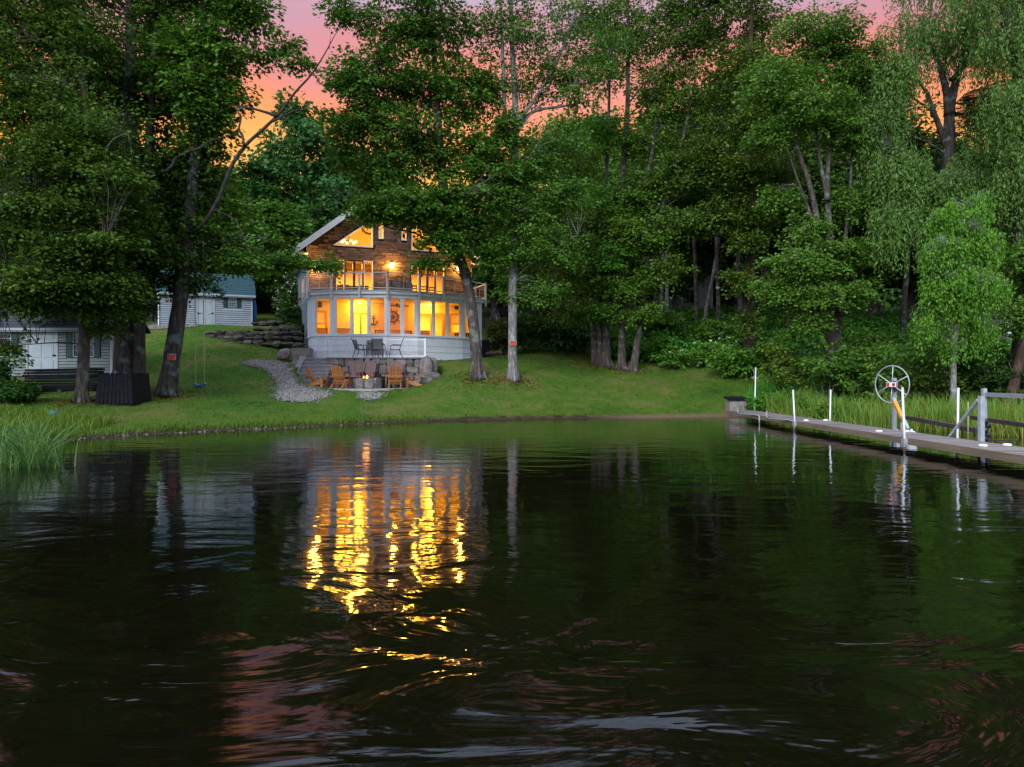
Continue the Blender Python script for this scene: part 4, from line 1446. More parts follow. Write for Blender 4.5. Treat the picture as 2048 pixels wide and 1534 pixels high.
# ------------------------------------------------------------------ chairs
def adirondack(label, loc, rotz, mt, group, scale=1.0, nb=6):
    """local frame: the sitter looks along -y"""
    w = thing('adirondack_chair', label, 'chair', loc, group, rotz, local=True)
    w.scale = (scale,) * 3
    for e in (-1, 1):
        mb = MB()
        mb.box((e * 0.28, -0.33, 0.27), (0.035, 0.10, 0.54))
        mb.build('leg', mt, w)
        mb = MB()                                          # sloping side rail that becomes the rear foot
        q = [(-0.40, 0.36), (-0.38, 0.24), (0.52, 0.0), (0.64, 0.0), (0.60, 0.05), (0.1, 0.30), (-0.30, 0.385)]
        m_ = len(q)
        xs = (e * 0.245 - 0.016, e * 0.245 + 0.016)
        mb.poly([(xs[0], a, b) for a, b in q] + [(xs[1], a, b) for a, b in q], [list(range(m_)), list(reversed(range(m_, 2 * m_)))] + [(i, m_ + i, m_ + (i + 1) % m_, (i + 1) % m_) for i in range(m_)])
        mb.build('side_rail', mt, w)
        mb = MB()                                          # paddle arm
        q = [(-0.42, 0.22), (-0.44, 0.30), (-0.40, 0.37), (-0.1, 0.36), (0.42, 0.30), (0.42, 0.24), (-0.1, 0.225)]
        mb.poly([(e * b, a, 0.545) for a, b in q] + [(e * b, a, 0.572) for a, b in q], [list(range(m_)), list(reversed(range(m_, 2 * m_)))] + [(i, m_ + i, m_ + (i + 1) % m_, (i + 1) % m_) for i in range(m_)])
        mb.build('arm', mt, w)
    for i in range(6):
        mb = MB()
        u = i / 5
        mb.box((0, -0.36 + 0.42 * u, 0.395 - 0.125 * u), (0.52, 0.076, 0.022), Matrix.Rotation(-0.28, 3, 'X'))
        mb.build('seat_slat', mt, w)
    for i in range(nb):
        u = (i - (nb - 1) / 2) / ((nb - 1) / 2)
        w0, w1 = 0.40 / nb, 0.54 / nb
        x0, x1 = u * 0.19, u * 0.255
        hh = 0.86 - 0.10 * u * u
        b0, b1 = Vector((x0, 0.10, 0.20)), Vector((x1, 0.10 + hh * 0.42, 0.20 + hh * 0.92))
        nrm = Vector((0, 0.92, -0.42)) * 0.011
        mb = MB()
        rt = Vector((1, 0, 0))
        mb.hexa([b0 - rt * w0 * .47 - nrm, b0 + rt * w0 * .47 - nrm, b0 - rt * w0 * .47 + nrm, b0 + rt * w0 * .47 + nrm,
                 b1 - rt * w1 * .47 - nrm, b1 + rt * w1 * .47 - nrm, b1 - rt * w1 * .47 + nrm, b1 + rt * w1 * .47 + nrm])
        mb.build('back_slat', mt, w)
    for yy, zz_, ln in ((0.425, 0.53, 0.62), (0.20, 0.33, 0.50)):
        mb = MB()
        mb.box((0, yy, zz_), (ln, 0.03, 0.07), Matrix.Rotation(-0.43, 3, 'X'))
        mb.build('back_brace', mt, w)
    return w
def on_slab(px, Y):
    p = P(px, 775, Y)
    p.z = SLABZ
    return p
gw = 'wooden chairs around the fire pit'
adirondack('orange wooden slat chair in profile, leftmost at the fire pit by the steps', on_slab(634, 32.3), R(82), M['cedar'], gw)
adirondack('orange wooden slat chair with its back to the lake, left of the fire', on_slab(681, 31.5), R(172), M['cedar'], gw, 1.02)
adirondack('orange wooden slat chair with its back to the lake, right of the fire', on_slab(790, 31.5), R(188), M['cedar'], gw, 1.02)
adirondack('orange wooden slat chair in profile, rightmost at the fire pit by the boulders', on_slab(829, 32.3), R(-82), M['cedar'], gw)
gb = 'brown slatted chairs against the retaining wall'
adirondack('tall dark brown slat chair against the stone wall, leftmost of the three', on_slab(709, 33.5), R(-4), M['brownplastic'], gb, 1.33, 7)
adirondack('tall dark brown slat chair against the stone wall, directly behind the fire', on_slab(733, 33.55), R(2), M['brownplastic'], gb, 1.33, 7)
adirondack('tall dark brown slat chair against the stone wall, right of the fire', on_slab(789, 33.55), R(5), M['brownplastic'], gb, 1.33, 7)
for px, lab in ((690, 'small black side table left of the brown chairs'), (756, 'small black side table between the fire and the right brown chair'), (775, 'small black side table touching the right brown chair')):
    p = on_slab(px, 33.3)
    w = thing('side_table', lab, 'side table', p, group='side tables by the retaining wall')
    mb = MB()
    mb.box(p + Vector((0, 0, 0.54)), (0.42, 0.36, 0.035))
    mb.build('top', M['black'], w)
    for a in (-0.17, 0.17):
        for b_ in (-0.14, 0.14):
            mb = MB()
            mb.box(p + Vector((a, b_, 0.261)), (0.04, 0.04, 0.522))
            mb.build('leg', M['black'], w)
# patio dining set
def sling_chair(label, loc, rotz):
    w = thing('patio_chair', label, 'chair', loc, 'patio dining chairs', rotz, local=True)
    for e in (-1, 1):
        mb = MB()
        mb.tube([(e * 0.26, -0.30, 0.0), (e * 0.26, -0.27, 0.3), (e * 0.26, -0.25, 0.42), (e * 0.26, -0.22, 0.60), (e * 0.27, -0.12, 0.645), (e * 0.27, 0.24, 0.635)], 0.017, 6)
        mb.build('arm', M['darkmetal'], w)
        mb = MB()
        mb.tube([(e * 0.25, 0.34, 0.0), (e * 0.25, 0.24, 0.25), (e * 0.25, 0.20, 0.42), (e * 0.25, 0.27, 0.66), (e * 0.25, 0.36, 0.9), (e * 0.25, 0.42, 0.97)], 0.018, 6)
        mb.build('back_post', M['darkmetal'], w)
        mb = MB()
        mb.tube([(e * 0.24, -0.26, 0.425), (e * 0.24, 0.0, 0.40), (e * 0.24, 0.20, 0.41)], 0.016, 6)
        mb.build('seat_rail', M['darkmetal'], w)
    def sheet(pr_):
        mb = MB()
        m_ = len(pr_)
        mb.poly([(-0.235, a, b) for a, b in pr_] + [(0.235, a, b) for a, b in pr_] + [(-0.235, a, b - 0.012) for a, b in pr_] + [(0.235, a, b - 0.012) for a, b in pr_],
                [(i, i + 1, m_ + i + 1, m_ + i) for i in range(m_ - 1)] + [(2 * m_ + i, 3 * m_ + i, 3 * m_ + i + 1, 2 * m_ + i + 1) for i in range(m_ - 1)])
        return mb
    sheet([(-0.26, 0.43), (-0.1, 0.405), (0.1, 0.40), (0.19, 0.415)]).build('seat', M['sling'], w)
    sheet([(0.195, 0.43), (0.24, 0.60), (0.31, 0.78), (0.37, 0.92)]).build('backrest', M['sling'], w)
    return w
def on_up(px, Y):
    p = P(px, 713, Y)
    p.z = UPZ + 0.004
    return p
sling_chair('grey sling patio chair in profile at the left of the patio table', on_up(722, 35.0), R(80))
sling_chair('grey sling patio chair in profile at the right of the patio table', on_up(791, 35.0), R(-80))
sling_chair('grey sling patio chair with its back to the railing', on_up(758, 34.85), R(176))
sling_chair('grey sling patio chair half hidden on the house side of the table', on_up(744, 35.45), R(10))
p = on_up(752, 35.15)
w = thing('patio_table', 'small dark patio table among the sling chairs', 'table', p)
mb = MB()
mb.disc_prism(p + Vector((0, 0, 0.70)), 0.42, 0.03, 20)
mb.build('table_top', M['darkmetal'], w)
for i in range(4):
    a = i * math.pi / 2 + 0.6
    mb = MB()
    mb.tube([p + Vector((0.28 * math.cos(a), 0.28 * math.sin(a), 0.68)), p + Vector((0.2 * math.cos(a), 0.2 * math.sin(a), 0.35)), p + Vector((0.34 * math.cos(a), 0.34 * math.sin(a), 0.0))], 0.016, 6)
    mb.build('leg', M['darkmetal'], w)
# patio railing: white posts and rails, thin wires
rl = thing('patio_railing', 'white metal railing with thin uprights along the upper patio edge', 'railing', WALL.pt(4, 0.42, UPZ))
RT0 = 0.45
sp_ = [WALL.inv(px, 690, RT0)[0] for px in (636, 655, 695, 770, 850)]
ztop = UPZ + 0.93
zbase = UPZ + 0.004
for i, s in enumerate(sp_):
    big_ = i >= 3
    h_ = 0.045 if i == 4 else (0.03 if big_ else 0.018)
    mb = MB()
    WALL.box(mb, s - h_, s + h_, RT0 - h_, RT0 + h_, zbase, ztop + (0.05 if i == 4 else 0.0))
    mb.build('post', M['whitemetal'] if big_ else M['rail'], rl)
for (sa, sb) in zip(sp_[:-1], sp_[1:]):
    for za, hh in ((ztop - 0.025, 0.045), (zbase + 0.09, 0.045)):
        mb = MB()
        WALL.box(mb, sa + 0.05, sb - 0.05, RT0 - 0.018, RT0 + 0.018, za - hh / 2, za + hh / 2)
        mb.build('rail', M['whitemetal'] if sa > 3 else M['rail'], rl)
    nb_ = max(2, int((sb - sa) / 0.115))
    for q in range(1, nb_):
        s = sa + (sb - sa) * q / nb_
        mb = MB()
        mb.tube([WALL.pt(s, RT0, zbase + 0.112), WALL.pt(s, RT0, ztop - 0.047)], 0.006, 4)
        mb.build('baluster', M['rail'], rl)
e0 = WALL.pt(sp_[-1], RT0 + 0.06, 0)
e1 = WALL.pt(sp_[-1] - 0.12, 1.5, 0)
for zq in (ztop - 0.025, zbase + 0.09):
    mb = MB()
    mb.bar(e0 + Vector((0, 0, zq)), e1 + Vector((0, 0, zq)), 0.036, 0.045)
    mb.build('rail', M['whitemetal'], rl)
for q in range(1, 10):
    e = e0.lerp(e1, q / 10)
    mb = MB()
    mb.tube([e + Vector((0, 0, zbase + 0.112)), e + Vector((0, 0, ztop - 0.047))], 0.02 if q == 5 else 0.006, 5)
    mb.build('baluster', M['whitemetal'], rl)

# ------------------------------------------------------------------ stacked rock wall left of the house
rw = thing('rock_wall', 'low dry stacked wall of dark rocks on the slope left of the house', 'rock wall', G(-13.4, 39.0))
rng = random.Random(21)
for row, (pxa, ya, pxb, yb, Ya, Yb, nn) in enumerate(((430, 684, 606, 690, 38.6, 37.9, 9), (415, 675, 606, 678, 39.0, 38.2, 10), (410, 667, 604, 668, 39.3, 38.5, 9), (508, 658, 600, 657, 39.8, 38.9, 5), (506, 647, 570, 646, 41.0, 40.4, 4))):
    for i in range(nn):
        u = (i + 0.5) / nn
        c = P(pxa + (pxb - pxa) * u, ya + (yb - ya) * u + rng.uniform(-1.5, 1.5), Ya + (Yb - Ya) * u)
        wd = abs(pxb - pxa) / nn * 39 / F * 0.62
        mb = MB()
        mb.block(c, (wd * rng.uniform(0.8, 1.05), 0.35, rng.uniform(0.09, 0.17)), 200 + row * 20 + i, rng.uniform(-.2, .2), 0.3, 0.2)
        mb.build('stone', M['darkrock'], rw)
# loose rocks right of the house
for k, (px, py, Y, s_, lab) in enumerate(((982, 708, 38.5, .35, 'flat brown rock in the lawn right of the porch'), (996, 706, 38.8, .28, 'small dark rock in the lawn at the far right of the porch'))):
    mb = MB()
    mb.rock(P(px, py, Y), (s_, s_ * .8, .12), 300 + k, 2, 0.2)
    tag(mb.build('rock', M['darkrock']), lab, 'rock', 'rocks right of the porch')
p = G(-1.55, 40.6)
w = thing('covered_grill', 'black covered box standing against the right end of the porch', 'covered grill', p)
mb = MB()
mb.hexa([p + Vector((x, y, z)) for z, k_ in ((0.0, 1.0), (0.9, 0.9)) for y in (-0.3 * k_, 0.3 * k_) for x in (-0.32 * k_, 0.32 * k_)])
mb.build('cover', M['black'], w)
mb = MB()
mb.hexa([p + Vector((x, y, z)) for z, k_ in ((0.901, 0.96), (1.02, 0.7)) for y in (-0.3 * k_, 0.3 * k_) for x in (-0.32 * k_, 0.32 * k_)])
mb.build('lid', M['black'], w)

# ------------------------------------------------------------------ sheds
def shed(name, label, fr, L_, D_, z0, H, doors, windows, sid, shing, roofrise, over=0.25, door_s=None):
    w = thing(name, label, 'shed', fr.pt(L_ / 2, 0, z0))
    bh = 0.125
    openings = sorted([(a, b) for a, b, *_ in doors] + [(a, b) for a, b, *_ in windows])
    nrow = int(H / bh)
    for q in range(nrow):
        za, zb_ = z0 + q * bh, z0 + (q + 1) * bh - 0.013
        blocked = [(a - 0.06, b + 0.06) for a, b, _ in doors] + [(a - 0.3, b + 0.3) for a, b, c, d in windows if za < d and zb_ > c]
        blocked.sort()
        x = 0.06
        segs = []
        for a, b in blocked:
            if a > x:
                segs.append((x, a))
            x = max(x, b)
        if x < L_ - 0.06:
            segs.append((x, L_ - 0.06))
        for a, b in segs:
            mb = MB()
            mb.hexa([fr.pt(s, t, z) for z, tt in ((za, -0.04), (zb_, 0.0)) for t in (tt, 0.04) for s in (a, b)])
            mb.build('siding_board', M[sid], w)
        mb = MB()
        for e, s in ((-1, 0.0), (1, L_)):
            mb.hexa([fr.pt(s + e * dd, t, z) for z, o in ((za, 0.04), (zb_, 0.0)) for t in (0.07, D_ - 0.02) for dd in ((o, -0.04) if e < 0 else (-0.04, o))])
        mb.build('siding_board', M[sid], w)
    mb = MB()
    fr.box(mb, 0.01, L_ - 0.01, 0.06, D_ - 0.05, z0, z0 + H)
    for s in (0.01, L_ - 0.01):
        mb.poly([fr.pt(s, 0.0, z0 + H), fr.pt(s, D_, z0 + H), fr.pt(s, D_ / 2, z0 + H + roofrise * 0.95)], [(0, 1, 2)])
    mb.build('wall', M[sid], w)
    for s in (0.0, L_):
        mb = MB()
        fr.box(mb, s - 0.035 if s == 0 else s - 0.06, s + 0.06 if s == 0 else s + 0.035, -0.036, 0.065, z0, z0 + H)
        mb.build('corner_trim', M['shedtrim_shaded'], w)
    for a, b, zt_ in doors:
        mb = MB()
        fr.box(mb, a - 0.06, a, -0.05, 0.02, z0, zt_ + 0.06)
        fr.box(mb, b, b + 0.06, -0.05, 0.02, z0, zt_ + 0.06)
        fr.box(mb, a, b, -0.04, 0.02, zt_, zt_ + 0.06)
        mb.build('door_frame', M['shedtrim_shaded'], w)
        mb = MB()
        fr.box(mb, a + 0.005, b - 0.005, -0.02, 0.02, z0 + 0.02, zt_ - 0.005)
        wd, hd = (b - a), zt_ - z0
        for i_ in range(2):
            for (v0, v1) in ((0.05, 0.33), (0.40, 0.72), (0.78, 0.95)):
                fr.box(mb, a + wd * (0.12 + 0.42 * i_), a + wd * (0.46 + 0.42 * i_), -0.036, -0.0205, z0 + hd * v0, z0 + hd * v1)
        do = mb.build('door', M['shedtrim_shaded'], w)
        for v in (0.06, 0.42, 0.93):
            mb = MB()
            fr.box(mb, a - 0.03, a + 0.03, -0.055, -0.042, z0 + hd * v - 0.05, z0 + hd * v + 0.05)
            fr.box(mb, a + 0.0305, a + 0.16, -0.05, -0.036, z0 + hd * v - 0.015, z0 + hd * v + 0.015)
            mb.build('hinge', M['black'], do)
        mb = MB()
        fr.box(mb, b - 0.16, b - 0.03, -0.06, -0.035, z0 + hd * 0.42, z0 + hd * 0.45)
        mb.build('handle', M['black'], do)
    for a, b, c, d in windows:
        mb = MB()
        f_ = 0.035
        fr.box(mb, a, a + f_, -0.045, 0.02, c, d)
        fr.box(mb, b - f_, b, -0.045, 0.02, c, d)
        for zc in (c, (c + d) / 2 - f_ / 2, d - f_):
            fr.box(mb, a + f_, b - f_, -0.045, 0.02, zc, zc + f_)
        fo = mb.build('window', M['shedtrim_shaded'], w)
        mb = MB()
        nv = 3
        for i_ in range(1, nv):
            x = a + (b - a) * i_ / nv
            for hf in (0, 1):
                z_0 = c + f_ + hf * ((d - c) / 2 - f_ / 2)
                fr.box(mb, x - 0.008, x + 0.008, -0.035, -0.02, z_0 + 0.002, z_0 + (d - c) / 2 - f_ * 1.6)
        for zc in (c + (d - c) * 0.26, c + (d - c) * 0.75):
            fr.box(mb, a + f_, b - f_, -0.034, -0.021, zc, zc + 0.016)
        mb.build('muntin', M['shedtrim_shaded'], fo)
        mb = MB()
        fr.box(mb, a + f_, b - f_, 0.0, 0.012, c + f_, d - f_)
        mb.build('pane', M['darkglass'], fo)
        for x0, x1 in ((a - 0.26, a - 0.015), (b + 0.015, b + 0.26)):
            mb = MB()
            fr.box(mb, x0, x1, -0.04, 0.03, c - 0.02, d + 0.02)
            for q in range(8):
                zq = c + 0.03 + (d - c - 0.06) * q / 8
                fr.box(mb, x0 + 0.03, x1 - 0.03, -0.052, -0.041, zq, zq + (d - c) / 8 * 0.6)
            mb.build('shutter', M['shutter'], w)
        # boards between shutter and edge of the blocked strip
        mb = MB()
        fr.box(mb, a - 0.3, b + 0.3, 0.021, 0.045, c - 0.13, d + 0.13)
        mb.build('backing', M[sid], w)
    ncourse = 9
    for e in (0, 1):
        mb = MB()
        for q in range(ncourse):
            u0, u1 = q / ncourse, (q + 1) / ncourse
            def rp_(u, up):
                tt = -over + (D_ / 2 + over) * u
                return (tt if e == 0 else D_ - tt), z0 + H - over * 0.5 + (roofrise + over * 0.5) * u + up
            (ta, za), (tb, zb_) = rp_(u0, 0), rp_(u1, 0)
            mb.hexa([fr.pt(s, t_, z_) for up in ((0.0, 0.0), (0.07, 0.05)) for t_, z_ in ((ta, za + up[0]), (tb, zb_ + up[1])) for s in (-0.2, L_ + 0.2)])
        mb.build('roof_slope', M[shing], w)
    mb = MB()
    fr.box(mb, -0.2, L_ + 0.2, -over - 0.03, -over - 0.001, z0 + H - over * 0.5 - 0.05, z0 + H - over * 0.5 + 0.05)
    fr.box(mb, -0.2, L_ + 0.2, -over, -0.001, z0 + H - over * 0.5 - 0.10, z0 + H - over * 0.5 - 0.07)
    mb.build('eave_board', M['shedtrim_shaded'], w)
    return w
fr1 = Frame(P(-140, 700, 30).x, 30.0, 0.0)
def f1(px): return fr1.inv(px, 700, 0)[0]
def z1_(py): return CZ + (HY - py) / F * 30
L1 = f1(224)
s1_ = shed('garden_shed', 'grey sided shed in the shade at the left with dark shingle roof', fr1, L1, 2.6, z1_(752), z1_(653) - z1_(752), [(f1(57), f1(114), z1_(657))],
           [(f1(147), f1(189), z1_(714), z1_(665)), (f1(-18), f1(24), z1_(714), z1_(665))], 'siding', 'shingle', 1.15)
mb = MB()
mb.box((P(224, 0, 30).x + 0.045, 31.0, (z1_(752) + z1_(657)) / 2), (0.04, 0.85, z1_(657) - z1_(752)))
mb.build('side_door', M['shedtrim_shaded'], s1_)
fr2 = Frame(P(318, 600, 41).x, 41.0, R(24))
z20 = CZ + 104 / F * 41
def f2(px): return fr2.inv(px, 600, 0)[0]
L2 = f2(504)
s2_ = shed('blue_roofed_shed', 'pale blue grey shed with teal shingle roof up the slope', fr2, L2, 2.8, z20, 2.02, [(f2(396), f2(428), z20 + 1.87)], [(f2(457), f2(473), z20 + 1.22, z20 + 1.82)], 'siding2', 'shingle_teal', 1.3)
mb = MB()
mb.tube([fr2.pt(-0.06, -0.28, z20 + 1.85), fr2.pt(-0.02, -0.07, z20 + 1.6), fr2.pt(-0.02, -0.07, z20 + 0.1), fr2.pt(-0.02, -0.2, z20 - 0.05)], 0.035, 8)
mb.build('downspout', M['white'], s2_)
for i in range(4):
    mb = MB()
    x = L2 * (0.1 + 0.27 * i)
    fr2.box(mb, x - 0.2, x + 0.2, 0.1, 0.5, z20 - 0.4, z20 - 0.005)
    mb.build('footing', M['granite'], s2_)
for i in range(5):
    mb = MB()
    x = L1 * (0.04 + 0.23 * i)
    fr1.box(mb, x - 0.2, x + 0.2, 0.1, 0.5, z1_(752) - 0.4, z1_(752) - 0.005)
    mb.build('footing', M['granite'], s1_)
# blue kayak on end behind the right corner of the shed
c = fr2.pt(L2 + 0.18, 0.9, 0)
zb = float(hmap(c.x, c.y))
w = thing('kayak', 'bright blue kayak standing on end by the right corner of the blue roofed shed', 'kayak', (c.x, c.y, zb))
mb = MB()
mb.tube([Vector((c.x + 0.02 * math.sin(u * 3), c.y + 0.1 * u, zb + 1.5 * u)) for u in np.linspace(0, 1, 10)], [0.03, 0.07, 0.10, 0.12, 0.13, 0.13, 0.12, 0.10, 0.07, 0.02], 10)
mb.build('hull', M['blue'], w)
mb = MB()
mb.tube([Vector((c.x - 0.02, c.y - 0.08 + 0.1 * u, zb + 1.5 * u)) for u in (0.4, 0.5, 0.6)], [0.03, 0.07, 0.03], 8)
mb.build('cockpit', M['black'], w)

# ------------------------------------------------------------------ small things on the left bank
# black slatted bin
p = G(*P(248, 800, 25.0)[:2])
w = thing('slatted_bin', 'black slatted bin standing between two trunks near the shed', 'bin', p)
for e in range(4):
    a = e * math.pi / 2
    for i in range(9):
        u = (i + 0.5) / 9 - 0.5
        mb = MB()
        rot = Matrix.Rotation(a, 3, 'Z')
        b0, b1 = rot @ Vector((u * 1.28, -0.64, -0.03)), rot @ Vector((u * 1.14, -0.57, 0.98 + 0.03 * ((i * 7) % 3)))
        mb.bar(p + b0, p + b1, 0.115, 0.03, up=tuple(rot @ Vector((0, 1, 0))))
        mb.build('slat', M['black'], w)
for zq, k_ in ((0.15, 0.645), (0.50, 0.62), (0.85, 0.595)):
    mb = MB()
    for e in range(4):
        rot = Matrix.Rotation(e * math.pi / 2, 3, 'Z')
        mb.bar(p + rot @ Vector((-k_, -k_ + 0.02, zq)), p + rot @ Vector((k_ - 0.05, -k_ + 0.02, zq)), 0.03, 0.06)
    mb.build('hoop', M['black'], w)
mb = MB()
mb.hexa([p + Vector((x, y, z)) for z, k_ in ((-0.1, 0.6), (0.93, 0.49)) for y in (-k_, k_) for x in (-k_, k_)])
mb.build('liner', M['black'], w)
# stack of long black panels lying in front of the shed
a_ = G(*P(70, 800, 27.2)[:2])
b_ = G(*P(206, 790, 27.6)[:2])
w = thing('panel_stack', 'long stack of black plastic panels lying in front of the shed', 'panel stack', a_.lerp(b_, 0.5))
for i in range(8):
    mb = MB()
    zq = 0.10 + i * 0.105
    o = 0.06 * math.sin(i * 2.1)
    aa = Vector((a_.x - 0.2 + o, a_.y, 1.15 + zq * 0.98))
    bb = Vector((b_.x - (0.0 if 1 < i < 6 else 0.14) + o * .5, b_.y, 1.15 + zq * 1.05))
    mb.bar(aa, bb, 0.95, 0.085)
    mb.build('panel', M['black'], w)
p = (b_ + Vector((0.0, 0, 0)))
mb = MB()
mb.tube([Vector((p.x - 0.02, p.y - 0.35, 1.22)), Vector((p.x + 0.12, p.y - 0.42, 1.45)), Vector((p.x + 0.10, p.y - 0.45, 1.85)), Vector((p.x - 0.1, p.y - 0.45, 2.06))], 0.02, 6)
mb.build('strap', M['black'], w)
for i in range(3):
    mb = MB()
    x = a_.x + (b_.x - a_.x) * (0.1 + 0.38 * i)
    mb.box((x, a_.y + 0.1, 1.1), (0.14, 0.9, 0.26))
    mb.build('bearer', M['log'], w)
# pole lying on the grass
p0, p1 = G(*P(178, 801, 25.6)[:2], 0.06), G(*P(212, 788, 26.2)[:2], 0.12)
mb = MB()
mb.tube([p0, p1], 0.025, 6)
tag(mb.build('fallen_pole', M['oldwood']), 'pale pole lying on the ground beside the black bin', 'pole')
# teal ball-like float
p = G(*P(109, 822, 21.6)[:2], 0.12)
mb = MB()
mb.rock(p, (0.17, 0.15, 0.18), 77, 3, 0.05)
tag(mb.build('float', M['teal']), 'teal blue plastic float half hidden in the reeds', 'float')
# swing
ya = 29.0
bl, br = P(391.5, 765, ya), P(408.5, 766, ya)
w = thing('swing', 'blue plastic tree swing on two long pale ropes', 'swing', (bl + br) / 2)
tops = []
for px0, px1, pz in ((391.5, 389, 0), (408.5, 406, 0)):
    mb = MB()
    mb.tube([P(px0, 765, ya), P((px0 + px1) / 2, 620, ya), P(px1, 455, ya)], 0.017, 5)
    mb.build('rope', M['rope'], w)
mb = MB()
pts = [P(391.5 + (408.5 - 391.5) * u - (1 - 2 * u) * 2.5, 766.5 + 4.5 * (1 - (2 * u - 1) ** 2), ya) for u in np.linspace(0, 1, 9)]
for q0, q1 in zip(pts[:-1], pts[1:]):
    mb.bar(q0, q1, 0.18, 0.05, up=(0, 0, 1))
mb.build('seat', M['blue'], w)

# ------------------------------------------------------------------ gravel
def blob_sheet(name, label, pts, seed, n_peb, size=0.05, dz=0.03, matn='gravel'):
    """a loose sheet of stones following the ground"""
    rng = np.random.RandomState(seed)
    cx = sum(p[0] for p in pts) / len(pts)
    cy = sum(p[1] for p in pts) / len(pts)
    # dense triangulated sheet inside the polygon
    xs = np.arange(min(p[0] for p in pts), max(p[0] for p in pts), 0.15)
    ys = np.arange(min(p[1] for p in pts), max(p[1] for p in pts), 0.15)
    vid = {}
    mb = MB()
    def ok(x, y):
        return inside((x, y), pts)
    for x in xs:
        for y in ys:
            if ok(x + 0.075, y + 0.075):
                ids = []
                for dx, dy in ((0, 0), (.15, 0), (.15, .15), (0, .15)):
                    key = (round(x + dx, 3), round(y + dy, 3))
                    if key not in vid:
                        jx, jy = rng.uniform(-.05, .05), rng.uniform(-.05, .05)
                        vid[key] = len(mb.v)
                        mb.v.append((key[0] + jx, key[1] + jy, float(hmap(key[0] + jx, key[1] + jy)) + dz + rng.uniform(0, 0.015)))
                    ids.append(vid[key])
                mb.f.append(ids)
                mb.sm.append(True)
    mb.build(name, M[matn], kind='structure', label=label)
    V, T = [], []
    octa = np.array([(1, 0, 0), (-1, 0, 0), (0, 1, 0), (0, -1, 0), (0, 0, 1), (0, 0, -1)], float)
    of = np.array([(0, 2, 4), (2, 1, 4), (1, 3, 4), (3, 0, 4), (2, 0, 5), (1, 2, 5), (3, 1, 5), (0, 3, 5)])
    k_ = 0
    while k_ < n_peb:
        x, y = rng.uniform(min(p[0] for p in pts) - 0.2, max(p[0] for p in pts) + 0.2), rng.uniform(min(p[1] for p in pts) - 0.2, max(p[1] for p in pts) + 0.2)
        if not ok(x + rng.normal(0, 0.2), y + rng.normal(0, 0.2)):
            continue
        s_ = size * rng.uniform(0.5, 1.5)
        v = octa * np.array([s_, s_ * rng.uniform(.7, 1.1), s_ * .6]) * rng.uniform(0.75, 1.2, (6, 1))
        a = rng.uniform(0, 6.28)
        v = v @ np.array([[math.cos(a), math.sin(a), 0], [-math.sin(a), math.cos(a), 0], [0, 0, 1]])
        V.append(v + [x, y, float(hmap(x, y)) + dz + 0.01])
        T.append(of + k_ * 6)
        k_ += 1
    m_ = mats_peb
    o = obj_from(np_mesh(name + '_pebbles', np.concatenate(V), np.concatenate(T), m_), 'pebbles')
    tag(o, None, kind='stuff')
mats_peb, tt_ = new_mat('pebble')
out = nd(tt_, 'ShaderNodeOutputMaterial')
pbn = nd(tt_, 'ShaderNodeBsdfPrincipled')
pbn.inputs['Roughness'].default_value = 0.9
g_ = nd(tt_, 'ShaderNodeNewGeometry')
rp_n = ramp(tt_, [(0, (0.07, 0.06, 0.05)), (0.5, (0.21, 0.19, 0.17)), (1, (0.42, 0.40, 0.37))])
lk(tt_, g_.outputs['Random Per Island'], rp_n.inputs[0])
lk(tt_, rp_n.outputs[0], pbn.inputs['Base Color'])
lk(tt_, pbn.outputs[0], out.inputs[0])
def gp(px, py):
    """ground point under a pixel, found by marching the ray"""
    d = 18.0
    while d < 120:
        p = P(px, py, d)
        if p.z < float(hmap(p.x, p.y)):
            return (p.x, p.y)
        d += 0.1
    return (p.x, p.y)
poly = [gp(*q) for q in ((484, 727), (510, 721), (548, 723), (572, 728), (582, 742), (594, 770), (620, 779), (655, 787), (662, 793), (645, 798), (600, 806), (572, 804), (553, 796), (558, 786), (556, 770), (546, 752), (530, 738), (500, 733))]
blob_sheet('gravel_path', 'pale gravel path curving from the steps to the lawn', poly, 1, 5200, 0.032)
poly = [gp(*q) for q in ((720, 790), (745, 786), (766, 790), (752, 798), (738, 802), (722, 797))]
blob_sheet('gravel_patch', 'small pale gravel patch in the lawn below the fire pit', poly, 2, 700, 0.032)
poly = [gp(*q) for q in ((288, 652), (330, 648), (392, 650), (395, 655), (340, 658), (290, 661))]
blob_sheet('gravel_strip', 'narrow gravel strip in front of the blue roofed shed', poly, 3, 300, 0.05)

# ------------------------------------------------------------------ dock
DZ = 0.30
dock = thing('dock', 'long weathered board dock reaching out from the right bank', 'dock', (9.7, 20, 0))
bm_ = MB().box((0, 0, 0), (1.02, 0.131, 0.035)).mesh('plank', M['dock'])
y = 9.0
i = 0
while y < 30.2:
    o = obj_from(bm_, 'plank', dock)
    o.location = Vector((9.71, y, DZ - 0.0175 + 0.002 * ((i * 5) % 3))) - BASE[dock.name]
    y += 0.146
    i += 1
for a, b in ((8.9, 16.43), (16.47, 22.88), (22.92, 30.25)):
    for x in (9.17, 10.25):
        mb = MB()
        mb.box((x, (a + b) / 2, DZ - 0.075), (0.045, b - a, 0.155))
        mb.build('fascia', M['dockfascia'], dock)
for y in (10.5, 16.45, 22.9, 28.0):
    mb = MB()
    mb.box((9.71, y, DZ - 0.10), (1.03, 0.09, 0.10))
    mb.build('cross_beam', M['dockfascia'], dock)
